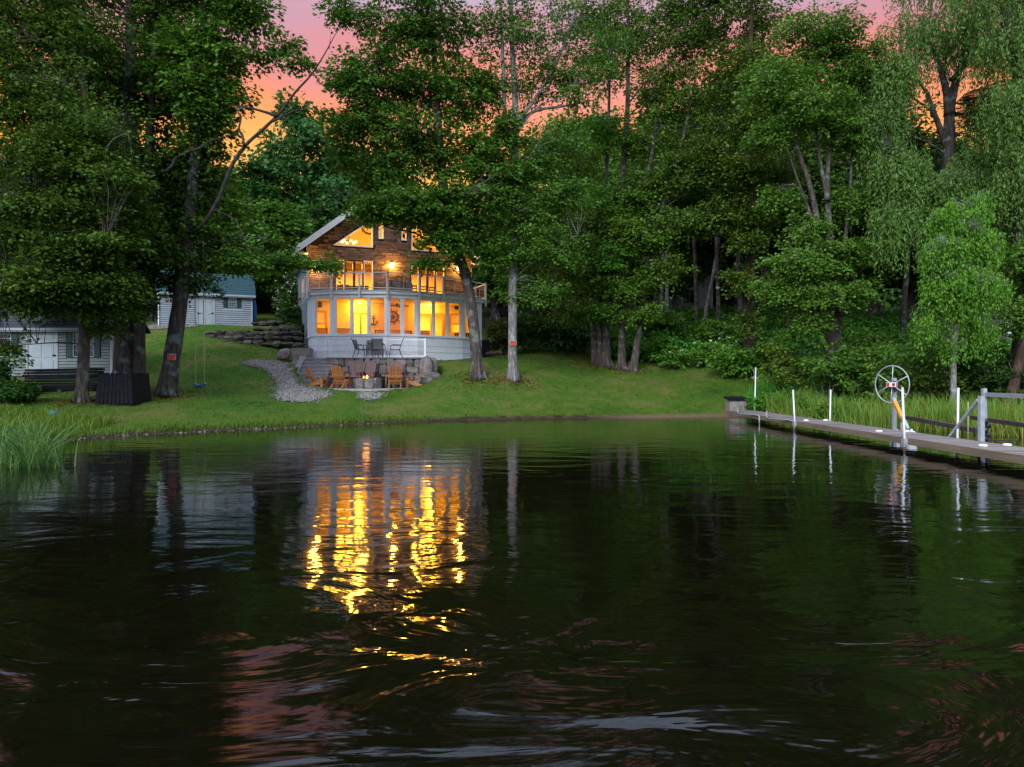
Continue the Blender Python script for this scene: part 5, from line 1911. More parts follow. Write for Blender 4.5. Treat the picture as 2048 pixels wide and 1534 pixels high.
for x, y, zt_ in ((9.10, 16.45, 1.47), (10.33, 16.45, 1.46), (9.10, 22.85, 1.30), (10.33, 23.05, 1.31), (10.33, 30.2, 2.13), (9.10, 10.5, 1.4), (10.33, 10.5, 1.4)):
    mb = MB()
    mb.tube([(x, y, -0.5), (x, y, DZ), (x + 0.04 * math.sin(x * 7 + y), y + 0.03 * math.cos(y * 3), zt_)], 0.027, 8)
    po_ = mb.build('pole', M['pipe'], dock)
    mb = MB()
    mb.box((x, y, DZ - 0.08), (0.085, 0.12, 0.14))
    mb.build('bracket', M['galv'], po_)
    mb = MB()
    mb.tube([(x, y, -0.3), (x, y, 0.10)], 0.0285, 8)
    mb.build('algae_band', M['log'], po_)
for px, py in ((1757.8, 863.6), (1966, 893), (2034.7, 891.6), (1818, 863.8), (1473.5, 818), (1612, 842), (1665.6, 841.5)):
    Y = F * (CZ - DZ) / (py - HY)
    p = P(px, py, Y)
    p.x = min(max(p.x, 9.3), 10.15)
    p.z = DZ + 0.018
    mb = MB()
    mb.tube([p + Vector((0, 0, -0.018)), p + Vector((0, 0, 0.012)), p + Vector((0, 0, 0.03))], [0.085, 0.085, 0.06], 14)
    mb.build('dock_light', M['docklight'], dock)
for px0, Y in ((1493, 27.8), (1547, 24.6)):
    k = F / Y
    mb = MB()
    q0 = Vector((9.2, Y + 0.1, DZ + 0.18))
    pts = [Vector((9.16, Y + 0.9, DZ + 0.20)), Vector((9.08, Y + 0.75, DZ + 0.06)), Vector((9.0, Y + 0.45, DZ - 0.02)), Vector((8.96, Y, DZ - 0.03)), Vector((9.12, Y - 1.2, DZ + 0.0)), Vector((9.13, Y - 1.6, DZ - 0.02)), Vector((9.13, Y - 1.62, -0.1))]
    mb.tube(pts, 0.022, 7)
    mb.build('bumper_tube', M['galv'], dock)
# dock box
c = P(1472, 804, 31.2)
zb = float(hmap(c.x, c.y))
w = thing('dock_box', 'weathered plank box with black lid at the shore end of the dock', 'box', (c.x, c.y, zb))
for i in range(7):
    for e in (-1, 1):
        mb = MB()
        mb.box((c.x - 0.31 + i * 0.103, c.y + e * 0.3, zb + 0.25), (0.098, 0.025, 0.62))
        mb.build('plank', M['oldwood'], w)
for i in range(5):
    for e in (-1, 1):
        mb = MB()
        mb.box((c.x + e * 0.375, c.y - 0.23 + i * 0.115, zb + 0.25), (0.025, 0.11, 0.62))
        mb.build('plank', M['oldwood'], w)
mb = MB()
mb.hexa([Vector((c.x + x, c.y + y_, zb + z_)) for dz_ in (0, 0.06) for y_, z_ in ((-0.4, 0.57 + dz_), (0.4, 0.66 + dz_)) for x in (-0.44, 0.44)])
mb.build('lid', M['black'], w)
# boat lift
lift = thing('boat_lift', 'galvanised boat lift with large hand wheel behind the dock', 'boat lift', (10.9, 18, 0))
def gbox(name, a, b, w_, h_, mt='galv', up=(0, 0, 1)):
    mb = MB()
    mb.bar(a, b, w_, h_, up)
    return mb.build(name, M[mt], lift)
wp = Vector((10.45, 19.4, 0))
gbox('post', wp + Vector((0, 0, -0.5)), wp + Vector((0, 0, 1.69)), 0.09, 0.09, up=(0, 1, 0))
hubc = P(1784, 769, 19.2)
wn = Vector((-0.90, -0.43, 0)).normalized()        # wheel axle
wu = Vector((0, 0, 1))
wr = wn.cross(wu).normalized()
mb = MB()
mb.tube([hubc + (wr * math.cos(a) + wu * math.sin(a)) * 0.505 for a in np.linspace(0, 2 * math.pi, 41)], 0.016, 8, cap=False)
wheel = mb.build('wheel', M['galv'], lift)
for i in range(6):
    a = i * math.pi / 3 + math.pi / 2 + 0.06
    mb = MB()
    mb.tube([hubc, hubc + (wr * math.cos(a) + wu * math.sin(a)) * 0.5], 0.011, 6)
    mb.build('spoke', M['pipe'], wheel)
mb = MB()
mb.disc_prism(hubc, 0.06, 0.14, 12, wn)
mb.build('hub', M['galv'], wheel)
mb = MB()
mb.box(hubc + Vector((0.14, 0.12, -0.04)), (0.2, 0.14, 0.26))
mb.build('winch_box', M['darkmetal'], lift)
# advertising plate on the hub, white with red ends
pc = hubc + Vector((-0.1, -0.14, 0.0))
def plate(name, cx_, w_, dz0, h_, dy, mt, parent):
    mb = MB()
    mb.box(pc + Vector((cx_, -dy, dz0)), (w_, 0.012, h_))
    return mb.build(name, M[mt], parent)
pl = plate('name_plate', 0.02, 0.30, 0, 0.12, 0.0, 'whitemetal', lift)
plate('red_print', -0.09, 0.075, 0, 0.105, 0.008, 'red', pl)
plate('red_print', 0.06, 0.075, 0.0, 0.085, 0.008, 'red', pl)
plate('red_print', 0.145, 0.03, 0, 0.105, 0.008, 'red', pl)
plate('dark_print', 0.06, 0.05, -0.005, 0.022, 0.016, 'signdark', pl)
gbox('brace', P(1787, 797, 19.2), P(1816, 858, 18.2), 0.07, 0.07)
gbox('padding', P(1788.5, 803, 19.1), P(1804.5, 836, 18.55), 0.085, 0.085, 'yellow')
pc2 = Vector((10.33, 15.62, 0))
gbox('post', pc2 + Vector((0, 0, -0.5)), pc2 + Vector((0, 0, 1.29)), 0.095, 0.095, up=(0, 1, 0))
gbox('brace', pc2 + Vector((-0.03, 0.06, 1.20)), Vector((10.32, 16.75, 0.28)), 0.06, 0.06)
mb = MB()
mb.tube([pc2 + Vector((0.0, 0.45, 1.15)), pc2 + Vector((0.0, 0.45, 0.2))], 0.008, 5)
mb.build('cable', M['rope'], lift)
pc3 = P(1968, 850, 17.6)
gbox('post', Vector((pc3.x, pc3.y, -0.5)), Vector((pc3.x, pc3.y, 1.43)), 0.095, 0.095, up=(0, 1, 0))
gbox('top_beam', Vector((pc3.x + 0.02, pc3.y - 0.055, 1.28)), Vector((pc3.x - 0.5, 14.2, 1.28)), 0.06, 0.10)
gbox('bunk', Vector((11.6, 20.8, 0.52)), Vector((10.5, 16.0, 0.50)), 0.10, 0.11, 'log')
gbox('bunk', Vector((13.1, 20.2, 0.56)), Vector((11.75, 14.5, 0.54)), 0.10, 0.11, 'log')
gbox('cross_beam', Vector((10.4, 15.7, -0.05)), Vector((13.2, 15.2, -0.05)), 0.1, 0.14)
gbox('cross_beam', Vector((10.45, 19.5, -0.05)), Vector((13.6, 19.2, -0.05)), 0.1, 0.14, 'log')
gbox('walk_board', Vector((10.9, 19.0, 0.08)), Vector((11.4, 14.0, 0.08)), 0.32, 0.05, 'log')
for i in range(6):
    mb = MB()
    p = pc3 + Vector((0, 0, 0))
    mb.rock((pc3.x + 0.06 * (i % 2) - 0.03, pc3.y - 0.12, 0.62 - 0.11 * i), (0.06, 0.05, 0.07), 400 + i, 2, 0.2)
    mb.build('chain_link', M['darkmetal'], lift)
for (px, py, Y, lab) in ((1790, 852, 19.7, 'white round jug float behind the hand wheel post'), (1823, 852.5, 19.0, 'white round jug float beside the white dock pole')):
    p = P(px, py, Y)
    p.z = 0.08
    w = thing('float', lab, 'float', p, group='white floats by the boat lift')
    mb = MB()
    mb.tube([p + Vector((0, 0, -0.1)), p + Vector((0, 0, -0.02)), p + Vector((0, 0, 0.12)), p + Vector((0, 0, 0.18)), p + Vector((0, 0, 0.2))], [0.10, 0.135, 0.135, 0.08, 0.035], 14)
    mb.build('jug', M['whitemetal'], w)
    mb = MB()
    mb.tube([p + Vector((0, 0, 0.19)), p + Vector((0, 0, 0.24))], 0.03, 8)
    mb.build('cap', M['whitemetal'], w)
p = P(1805, 858, 19.6)
mb = MB()
mb.tube([(p.x, p.y, -0.4), (p.x, p.y, 0.45)], 0.06, 8)
tag(mb.build('stump', M['oldwood']), 'short wooden stake in the water behind the dock', 'stake')
# scoop net leaning in the bank plants
p = P(1509, 757, 32.0)
w = thing('scoop', 'pale rake like tool leaning in the bank behind the white pole', 'tool', (p.x, p.y, float(hmap(p.x, p.y))))
mb = MB()
mb.tube([p + Vector((0.0, 0, 0.1)), P(1506, 738, 32)], 0.012, 5)
mb.build('handle', M['oldwood'], w)
mb = MB()
mb.poly([p + Vector((-0.12, 0, 0)), p + Vector((0.18, 0.03, -0.03)), p + Vector((0.04, 0, 0.2)), p + Vector((-0.12, 0.05, 0)), p + Vector((0.18, 0.08, -0.03)), p + Vector((0.04, 0.05, 0.2))], [(0, 1, 2), (3, 5, 4), (0, 3, 4, 1), (1, 4, 5, 2), (2, 5, 3, 0)])
mb.build('head', M['oldwood'], w)

# ------------------------------------------------------------------ neighbouring houses in the wood
def simple_house(label, fr, L_, D_, z0, H, rise, wins_, matn='siding2'):
    w = thing('neighbour_house', label, 'house', fr.pt(L_ / 2, 0, z0), group='houses behind the wood')
    mb = MB()
    fr.box(mb, 0, L_, 0, D_, z0, z0 + H)
    for s in (0.0, L_):
        mb.poly([fr.pt(s, 0, z0 + H), fr.pt(s, D_, z0 + H), fr.pt(s, D_ / 2, z0 + H + rise)], [(0, 1, 2)])
    mb.build('wall', M[matn], w)
    for e in (0, 1):
        mb = MB()
        t0, t1 = (-0.4, D_ / 2) if e == 0 else (D_ + 0.4, D_ / 2)
        mb.hexa([fr.pt(s, t_, z_ + up) for up in (0.02, 0.2) for t_, z_ in ((t0, z0 + H - 0.25), (t1, z0 + H + rise)) for s in (-0.3, L_ + 0.3)])
        mb.build('roof_slope', M['shingle'], w)
    for s in (0.0, L_):
        mb = MB()
        fr.box(mb, s - 0.08, s + 0.08, -0.06, 0.08, z0, z0 + H)
        mb.build('corner_trim', M['white'], w)
    for a, b, c, d in wins_:
        mb = MB()
        fr.box(mb, a - 0.08, a, -0.05, 0.02, c, d)
        fr.box(mb, b, b + 0.08, -0.05, 0.02, c, d)
        fr.box(mb, a - 0.08, b + 0.08, -0.05, 0.02, d, d + 0.08)
        fr.box(mb, a - 0.08, b + 0.08, -0.05, 0.02, c - 0.08, c)
        fo = mb.build('window', M['white'], w)
        mb = MB()
        fr.box(mb, a, b, -0.02, -0.004, c, d)
        mb.build('pane', M['darkglass'], fo)
    return w
fr = Frame(P(1327, 600, 58).x, 58, R(-3))
zh = CZ + (HY - 618) / F * 58
simple_house('pale grey house with tall dark windows glimpsed between the right hand trunks', fr, 3.9, 6, zh - 1.2, 4.2, 2.2, [(1.25, 1.6, zh + 0.45, zh + 1.55), (1.7, 2.05, zh + 0.45, zh + 1.55), (2.15, 2.5, zh + 0.45, zh + 1.55), (0.2, 0.75, zh + 1.0, zh + 2.2)], 'white')
fr = Frame(P(2018, 660, 38).x, 38, R(-10))
simple_house('white house edge glimpsed at the far right behind the willow', fr, 5, 6, 2.6, 2.7, 1.5, [(1.2, 2.0, 3.6, 4.7)], 'white')
fr = Frame(P(340, 560, 66).x, 66, R(12))
simple_house('pale gabled house far behind the blue roofed shed', fr, 6.0, 6, 8.3, 4.0, 2.4, [(1.5, 2.4, 10, 11.4), (3.5, 4.4, 10, 11.4)], 'white')
# upturned pale boat in the undergrowth
p = P(1460, 662, 46)
w = thing('upturned_boat', 'pale metal boat lying upside down under the trees', 'boat', (p.x, p.y, float(hmap(p.x, p.y))))
mb = MB()
mb.tube([p + Vector((-1.5 + 3.0 * u, 0.4 * u, -0.05)) for u in np.linspace(0, 1, 9)], [0.1, 0.3, 0.42, 0.48, 0.5, 0.5, 0.48, 0.45, 0.4], 12)
mb.build('hull', M['silver'], w)
mb = MB()
mb.tube([p + Vector((-1.4 + 2.9 * u, -0.02 + 0.4 * u, 0.40 - 0.3 * (abs(u - 0.55) * 1.6) ** 3)) for u in np.linspace(0, 1, 9)], 0.03, 6)
mb.build('keel', M['silver'], w)

# ------------------------------------------------------------------ trees and plants
def leaves(C0, O0, m, spray, flat, L, wid, up, rng, droop=0.35, curl=0.06):
    n = len(C0)
    C0 = np.repeat(C0, m, 0)
    O0 = np.repeat(O0, m, 0)
    k = n * m
    o = O0.copy()
    o[:, 2] *= 0.25
    o /= np.linalg.norm(o, axis=1, keepdims=True) + 1e-6
    s = np.stack([-o[:, 1], o[:, 0], np.zeros(k)], 1)
    s /= np.linalg.norm(s, axis=1, keepdims=True) + 1e-6
    a = rng.uniform(0, 2 * np.pi, k)
    u = rng.uniform(0, 1, k)
    sp_ = np.repeat(spray * rng.uniform(0.7, 1.3, n), m)
    rad = sp_ * np.sqrt(u)
    ca, sa = np.cos(a)[:, None], np.sin(a)[:, None]
    pos = C0 + o * (rad[:, None] * ca) + s * (rad[:, None] * sa * 0.85)
    pos[:, 2] += rng.normal(0, 1, k) * flat * sp_ - droop * rad ** 2 / np.maximum(sp_, 0.05)
    d = o * (ca + 0.5) + s * sa + rng.normal(0, 0.4, (k, 3))
    d[:, 2] -= 0.35
    d /= np.linalg.norm(d, axis=1, keepdims=True)
    nr = rng.normal(0, 0.55, (k, 3)) + o * 0.35
    nr[:, 2] += up
    nr -= d * (nr * d).sum(1, keepdims=True)
    nr /= np.linalg.norm(nr, axis=1, keepdims=True)
    sd = np.cross(nr, d)
    l_ = (L * rng.uniform(0.45, 1.4, k))[:, None]
    V = np.empty((k, 4, 3))
    V[:, 0] = pos
    V[:, 1] = pos + d * 0.5 * l_ + sd * wid * l_ + nr * curl * l_
    V[:, 2] = pos + d * l_ - nr * curl * l_
    V[:, 3] = pos + d * 0.5 * l_ - sd * wid * l_ + nr * curl * l_
    T = np.empty((k, 2, 3), dtype=np.int64)
    b = np.arange(k) * 4
    T[:, 0] = np.stack([b, b + 3, b + 2], 1)
    T[:, 1] = np.stack([b, b + 2, b + 1], 1)
    return V.reshape(-1, 3), T.reshape(-1, 3)
def strands(C0, m, ln, L, wid, rng, sway=0.25):
    n = len(C0)
    lens = ln * rng.uniform(0.5, 1.3, n)
    a = rng.uniform(0, 2 * np.pi, n)
    sw = np.stack([np.cos(a), np.sin(a), np.zeros(n)], 1) * (rng.uniform(0, sway, n) * lens)[:, None]
    u = np.tile(np.linspace(0, 1, m), n)
    k = n * m
    pos = np.repeat(C0, m, 0) + np.repeat(sw, m, 0) * (np.sqrt(u) * 1.0)[:, None]
    pos[:, 2] -= u * u * np.repeat(lens, m) * 0.85 + u * np.repeat(lens, m) * 0.15
    pos += rng.normal(0, 0.05, (k, 3))
    d = rng.normal(0, 0.5, (k, 3))
    d[:, 2] -= 1.0
    d /= np.linalg.norm(d, axis=1, keepdims=True)
    nr = rng.normal(0, 1, (k, 3))
    nr[:, 2] += 0.5
    nr -= d * (nr * d).sum(1, keepdims=True)
    nr /= np.linalg.norm(nr, axis=1, keepdims=True)
    sd = np.cross(nr, d)
    l_ = (L * rng.uniform(0.6, 1.3, k))[:, None]
    V = np.empty((k, 4, 3))
    V[:, 0] = pos
    V[:, 1] = pos + d * 0.45 * l_ + sd * wid * l_
    V[:, 2] = pos + d * l_
    V[:, 3] = pos + d * 0.45 * l_ - sd * wid * l_
    b = np.arange(k) * 4
    T = np.stack([np.stack([b, b + 3, b + 2], 1), np.stack([b, b + 2, b + 1], 1)], 1)
    return V.reshape(-1, 3), T.reshape(-1, 3)
def smooth_path(pts, rad, sub=4):
    P_ = [Vector(p) for p in pts]
    out_, ro = [], []
    for i in range(len(P_) - 1):
        p0, p1, p2, p3 = P_[max(i - 1, 0)], P_[i], P_[i + 1], P_[min(i + 2, len(P_) - 1)]
        for j in range(sub):
            t_ = j / sub
            out_.append(0.5 * ((2 * p1) + (p2 - p0) * t_ + (2 * p0 - 5 * p1 + 4 * p2 - p3) * t_ ** 2 + (3 * p1 - p0 - 3 * p2 + p3) * t_ ** 3))
            ro.append(rad[i] + (rad[i + 1] - rad[i]) * t_)
    out_.append(P_[-1])
    ro.append(rad[-1])
    return out_, ro
def lobe(px, py, Y, rx, rz, n, ry=None):
    return (P(px, py, Y), rx, ry if ry else rx * 0.9, rz, n)
def tree(name, label, stems, lobes, bark='bark', leaf='leafmaple', m=38, spray=0.65, flat=0.16, L=0.17, wid=0.34, up=0.9, limbs=14, seed=1, group=None, limbk=0.0105,
         willow=0, strand=2.0, dead=None, cat='tree', droop=0.35, flare=1.5, lift=0.55, dens=1.18, roots=0.75, twig=0.014, base=None, local=False, crown_name='crown'):
    m = int(m * dens)
    L = L * (1.08 if not willow else 1.0)
    rng = np.random.RandomState(seed)
    rr = random.Random(seed)
    base = Vector(stems[0][0][:3]) if base is None else base
    w = thing(name, label, cat, base, group, local=local)
    mb = MB()
    SP, SR = [], []
    for st_ in stems:
        pts = [Vector(q[:3]) for q in st_]
        rad = [q[3] for q in st_]
        pp, rr_ = smooth_path(pts, rad, 5)
        for i in range(len(pp)):
            h_ = (pp[i] - pp[0]).length
            if flare:
                rr_[i] *= 1 + (flare - 1) * math.exp(-h_ / 0.45)
        mb.tube(pp, rr_, 12, jit=0.05, rng=rr)
        if flare and rad[0] > 0.185:
            nroot = 6
            for q in range(nroot):
                a_ = 2 * math.pi * (q + rr.uniform(-.3, .3)) / nroot
                d_ = Vector((math.cos(a_), math.sin(a_), 0))
                r_ = rad[0]
                e_ = pts[0] + d_ * r_ * (1 + rr.uniform(1.0, 1.8) * roots)
                if not local:
                    e_.z = float(hmap(e_.x, e_.y)) - 0.04
                mb.tube([pts[0] + Vector((0, 0, r_ * 3.0)) + d_ * r_ * 0.75, pts[0] + Vector((0, 0, r_ * 1.1)) + d_ * r_ * (1 + .15 * roots), pts[0] + Vector((0, 0, r_ * 0.45)) + d_ * r_ * (1 + .6 * roots), e_], [r_ * .2, r_ * .34, r_ * .3, r_ * .1], 6)
        SP += pp
        SR += rr_
    cen = []
    out_ = []
    for c, rx, ry, rz, n in lobes:
        v = rng.normal(0, 1, (n, 3))
        v /= np.linalg.norm(v, axis=1, keepdims=True)
        r = rng.uniform(0, 1, n) ** 0.42
        cen.append(np.array(c)[None] + v * r[:, None] * np.array([rx, ry, rz]))
        out_.append(v + 0.001)
    cen = np.concatenate(cen)
    out_ = np.concatenate(out_)
    keep = cen[:, 2] > hmap(cen[:, 0], cen[:, 1]) + 0.25 if not local else cen[:, 2] > 0.3
    cen, out_ = cen[keep], out_[keep]
    # limbs towards far apart cluster centres
    SPn, SRn = np.array(SP), np.array(SR)
    tg_ = [rng.randint(len(cen))]
    dmin = np.linalg.norm(cen - cen[tg_[0]], axis=1)
    for _ in range(limbs - 1):
        k = int(np.argmax(dmin * rng.uniform(0.8, 1.0, len(cen))))
        tg_.append(k)
        dmin = np.minimum(dmin, np.linalg.norm(cen - cen[k], axis=1))
    LP = [SPn]
    for k in tg_:
        T_ = cen[k]
        hd = np.hypot(SPn[:, 0] - T_[0], SPn[:, 1] - T_[1])
        cost = np.abs(SPn[:, 2] - (T_[2] - lift * hd)) + 0.5 * hd
        i = int(np.argmin(cost))
        a = Vector(SPn[i])
        b = Vector(T_)
        ln = (b - a).length
        mid = a.lerp(b, 0.5) + Vector((rr.uniform(-.1, .1), rr.uniform(-.1, .1), rr.uniform(0.02, 0.16))) * ln
        r0 = min(0.5 * SRn[i], 0.016 + limbk * ln)
        pp, rr_ = smooth_path([a, a.lerp(mid, 0.5) + Vector((0, 0, 0.02 * ln)), mid, mid.lerp(b, 0.5) + Vector((rr.uniform(-.05, .05), rr.uniform(-.05, .05), rr.uniform(-.05, .05))) * ln, b], [r0, r0 * .8, r0 * .58, r0 * .36, 0.012], 3)
        mb.tube(pp, rr_, 6)
        LP.append(np.array([tuple(q) for q in pp[2:]]))
    LP = np.concatenate(LP)
    if twig:
        for c in cen:
            d2 = ((LP - c) ** 2).sum(1) + np.where(LP[:, 2] > c[2] + 0.3, 4.0, 0)
            a = Vector(LP[int(np.argmin(d2))])
            b = Vector(c)
            if (b - a).length > 0.25:
                md = a.lerp(b, 0.55) + Vector((rr.uniform(-.12, .12), rr.uniform(-.12, .12), rr.uniform(-.02, .18))) * (b - a).length
                mb.tube([a, md, b], [twig, twig * .75, twig * .3], 3, cap=False)
    if dead:
        for pl, rd in dead:
            pp, rr_ = smooth_path(pl, rd, 3)
            mb.tube(pp, rr_, 6)
    mb.build('trunk', M[bark], w)
    if willow:
        V, T = strands(cen, willow, strand, L, wid, rng)
    else:
        V, T = leaves(cen, out_, m, spray, flat, L, wid, up, rng, droop)
    V = V - np.array(BASE[w.name])[None]
    obj_from(np_mesh(crown_name, V, T, M[leaf]), crown_name, w)
    return w
def stem(*q, ground=True):
    """q = (px, py, Y, r) points; the first is put on the ground"""
    res = []
    for i, (px, py, Y, r) in enumerate(q):
        p = P(px, py, Y)
        if i == 0 and ground:
            p.z = float(hmap(p.x, p.y)) - 0.08
        res.append((p.x, p.y, p.z, r))
    return res
lb = lobe

# --- left group
tree('maple_tree', 'slim mottled trunk tree at the left edge overhanging the shed with yellow green leaves',
     [stem((163, 805, 24.6, .20), (168, 690, 24.6, .18), (172, 560, 24.6, .17), (176, 400, 24.6, .16), (170, 200, 24.6, .12), (160, 20, 24.6, .06))],
     [lb(60, 330, 23, 2.2, 1.2, 70), lb(170, 260, 23.2, 2.0, 1.0, 70), lb(190, 350, 22.6, 1.6, .8, 55), lb(80, 450, 22.2, 2.2, .9, 70), lb(190, 470, 22.6, 1.4, .7, 45), lb(40, 560, 22, 1.6, .7, 50), lb(150, 560, 22.8, 1.5, .6, 45),
      lb(20, 200, 23.5, 2.0, 1.2, 60), lb(110, 130, 24, 2.2, 1.0, 55), lb(240, 420, 23, 1.1, .6, 35), lb(215, 560, 23.5, 1.0, .7, 32), lb(60, 30, 24.5, 2.4, 1.0, 90), lb(0, 90, 24, 2.0, 1.2, 70), lb(150, 50, 24.5, 1.8, .8, 50), lb(30, -60, 25, 3.0, 1.0, 80), lb(100, 200, 23.6, 1.8, .8, 60), lb(-60, 400, 23.5, 2.0, 3.0, 90), lb(140, 500, 22.4, 1.2, .5, 40), lb(20, 585, 22.4, 1.5, .45, 50), lb(110, 590, 23, 1.2, .35, 40), lb(205, 605, 24, .9, .42, 24), lb(212, 650, 25, .35, .3, 7), lb(12, 690, 22.5, .4, .25, 9), lb(70, 390, 22.4, 1.8, .6, 50), lb(130, 300, 22.6, 1.6, .6, 45)],
     bark='bark', leaf='leafyellow', m=74, spray=.62, L=.118, limbs=16, seed=11, lift=0.0, limbk=.007, flare=1.2, roots=0.45)
tree('oak_tree', 'stout double trunk dark tree behind the black slatted bin',
     [stem((250, 790, 27.2, .42), (250, 640, 27.2, .37), (252, 480, 27.2, .33), (258, 250, 27.2, .26), (262, 80, 27.2, .2), (262, -120, 27.2, .1)),
      stem((278, 785, 27.0, .22), (280, 640, 27.0, .19), (284, 480, 27.0, .17), (300, 250, 27.2, .14), (310, 60, 27.2, .10), (312, -100, 27.2, .05))],
     [lb(150, 330, 28, 2.2, 1.6, 80), lb(240, 500, 27, 1.8, 1.3, 75), lb(330, 420, 27.5, 1.6, 1.4, 70), lb(280, 330, 28, 2.0, 1.5, 75), lb(160, 500, 28.5, 2.0, 1.4, 80), lb(100, 600, 29, 1.8, .7, 50), lb(360, 330, 27.5, 1.2, 1.2, 45), lb(200, 220, 28.5, 1.8, 1.2, 50), lb(310, 210, 28, 1.5, 1.2, 50),
      lb(300, 80, 28, 1.6, 1.4, 50), lb(230, -40, 28, 2.5, 1.2, 80), lb(170, 120, 28.5, 1.6, 0.9, 40), lb(230, 150, 28.4, 1.6, .9, 50), lb(370, 560, 27.5, 1.0, .5, 24), lb(240, 600, 26.5, 1.2, .5, 32), lb(330, 500, 26.6, 1.1, .6, 36)],
     bark='barkdark', leaf='leafdark', m=60, spray=.7, L=.15, limbs=18, seed=12, lift=0.0, limbk=.007)
tree('oak_tree', 'leaning dark trunk tree with an orange red sign nailed to it',
     [stem((333, 790, 27.0, .31), (345, 710, 27.0, .29), (358, 620, 27.0, .28), (370, 500, 27.0, .26), (384, 380, 27.0, .22), (398, 200, 27.0, .17), (408, 40, 27.0, .12), (412, -120, 27.0, .05))],
     [lb(425, 90, 27, 1.5, 1.1, 70), lb(400, 190, 27, 1.7, 1.2, 75), lb(410, 250, 27.2, .9, .8, 36), lb(488, 15, 27, 1.0, .7, 40), lb(440, -50, 27, 2.0, 1.0, 60), lb(390, 310, 27.6, 1.1, .8, 45), lb(428, 150, 27, .7, .9, 30), lb(350, 120, 27.5, 1.4, 1.2, 50), lb(360, 10, 27.5, 1.6, .9, 50),
      lb(560, 520, 30.5, 1.3, .32, 34), lb(645, 525, 31.5, .7, .28, 16), lb(470, 515, 28.5, 1.1, .4, 28), lb(400, 450, 27.6, .9, .6, 26), lb(440, 400, 28.6, 1.0, .7, 30), lb(515, 105, 27, .6, .25, 8), lb(575, 90, 27, .5, .3, 7), lb(600, 120, 27, .4, .25, 6)],
     bark='barkdark', leaf='leafmaple', m=60, spray=.62, L=.15, limbs=20, seed=13, lift=-0.05, limbk=.006)
# dead leaning snag with bare limbs
s_pts = [P(x, y, 26.2) for x, y in ((372, 500), (405, 450), (438, 395), (462, 335), (490, 292), (530, 255), (560, 225), (590, 185), (622, 150), (648, 110), (674, 62))]
w = thing('dead_limb', 'bare dead leaning limb crossing the sunset sky left of the house', 'dead limb', s_pts[0])
mb = MB()
pp, rd = smooth_path([P(376, 470, 27.0)] + s_pts[1:], [.055, .066, .07, .07, .064, .058, .05, .042, .034, .024, .009], 4)
mb.tube(pp, rd, 8)
mb.build('main_limb', M['deadwood'], w)
for k, (pl, rd) in enumerate(([[(555, 232), (530, 224), (500, 216), (462, 210)], [.07, .05, .04, .015]], [[(488, 292), (485, 272), (478, 258), (482, 235), (476, 222), (490, 214), (510, 200)], [.05, .045, .04, .035, .03, .025, .008]],
                              [[(545, 243), (575, 228), (600, 216)], [.05, .035, .008]], [[(330, 345), (345, 330), (350, 318), (375, 304), (400, 296), (425, 280), (475, 268)], [.07, .065, .06, .055, .045, .035, .01]],
                              [[(618, 152), (620, 138)], [.02, .006]], [[(658, 98), (662, 72)], [.018, .005]], [[(430, 420), (470, 440), (490, 480), (505, 510)], [.035, .03, .02, .008]], [[(572, 218), (570, 250), (562, 280), (566, 330)], [.02, .016, .012, .004]])):
    mb = MB()
    pp, rr_ = smooth_path([P(x, y, 26.1) for x, y in pl], rd, 3)
    mb.tube(pp, rr_, 6)
    mb.build('branch', M['deadwood'], w)

# --- central maple and the pale trunk tree beside it
tree('maple_tree', 'large dense maple leaning left in front of the lit gable',
     [stem((956, 752, 33, .27), (951, 690, 33, .255), (942, 610, 33, .25), (928, 540, 33, .24), (905, 480, 33, .25), (890, 400, 33, .23), (880, 300, 33, .20), (872, 180, 33, .15), (866, 40, 33, .10), (862, -120, 33, .05))],
     [lb(840, 40, 33, 3.0, 1.9, 130), lb(760, 150, 32.6, 2.3, 1.5, 105), lb(900, 170, 33, 2.4, 1.7, 100), lb(720, 240, 32.5, 1.7, 1.0, 62), lb(830, 280, 32.4, 2.4, 1.5, 105), lb(940, 300, 32.6, 1.7, 1.4, 65), lb(760, 350, 32.3, 1.6, 1.1, 62), lb(820, 410, 31.8, 2.2, .8, 85),
      lb(930, 400, 32, 2.0, 1.1, 85), lb(1000, 350, 32.2, 1.2, .9, 46), lb(900, 470, 32, 1.2, .9, 50), lb(985, 490, 32.5, .8, .9, 40), lb(760, 420, 31.8, 1.4, .45, 42), lb(690, 160, 32.8, .9, .5, 20), lb(690, 20, 33, .9, .8, 20), lb(840, -120, 33, 3.2, 2.0, 110), lb(1010, 250, 32.5, .9, .9, 24), lb(700, 310, 32.5, .9, .6, 24), lb(860, 520, 32.0, .6, .3, 12)],
     bark='bark', leaf='leafmaple', m=66, spray=.66, L=.155, limbs=24, seed=14, roots=.5, flare=1.35)
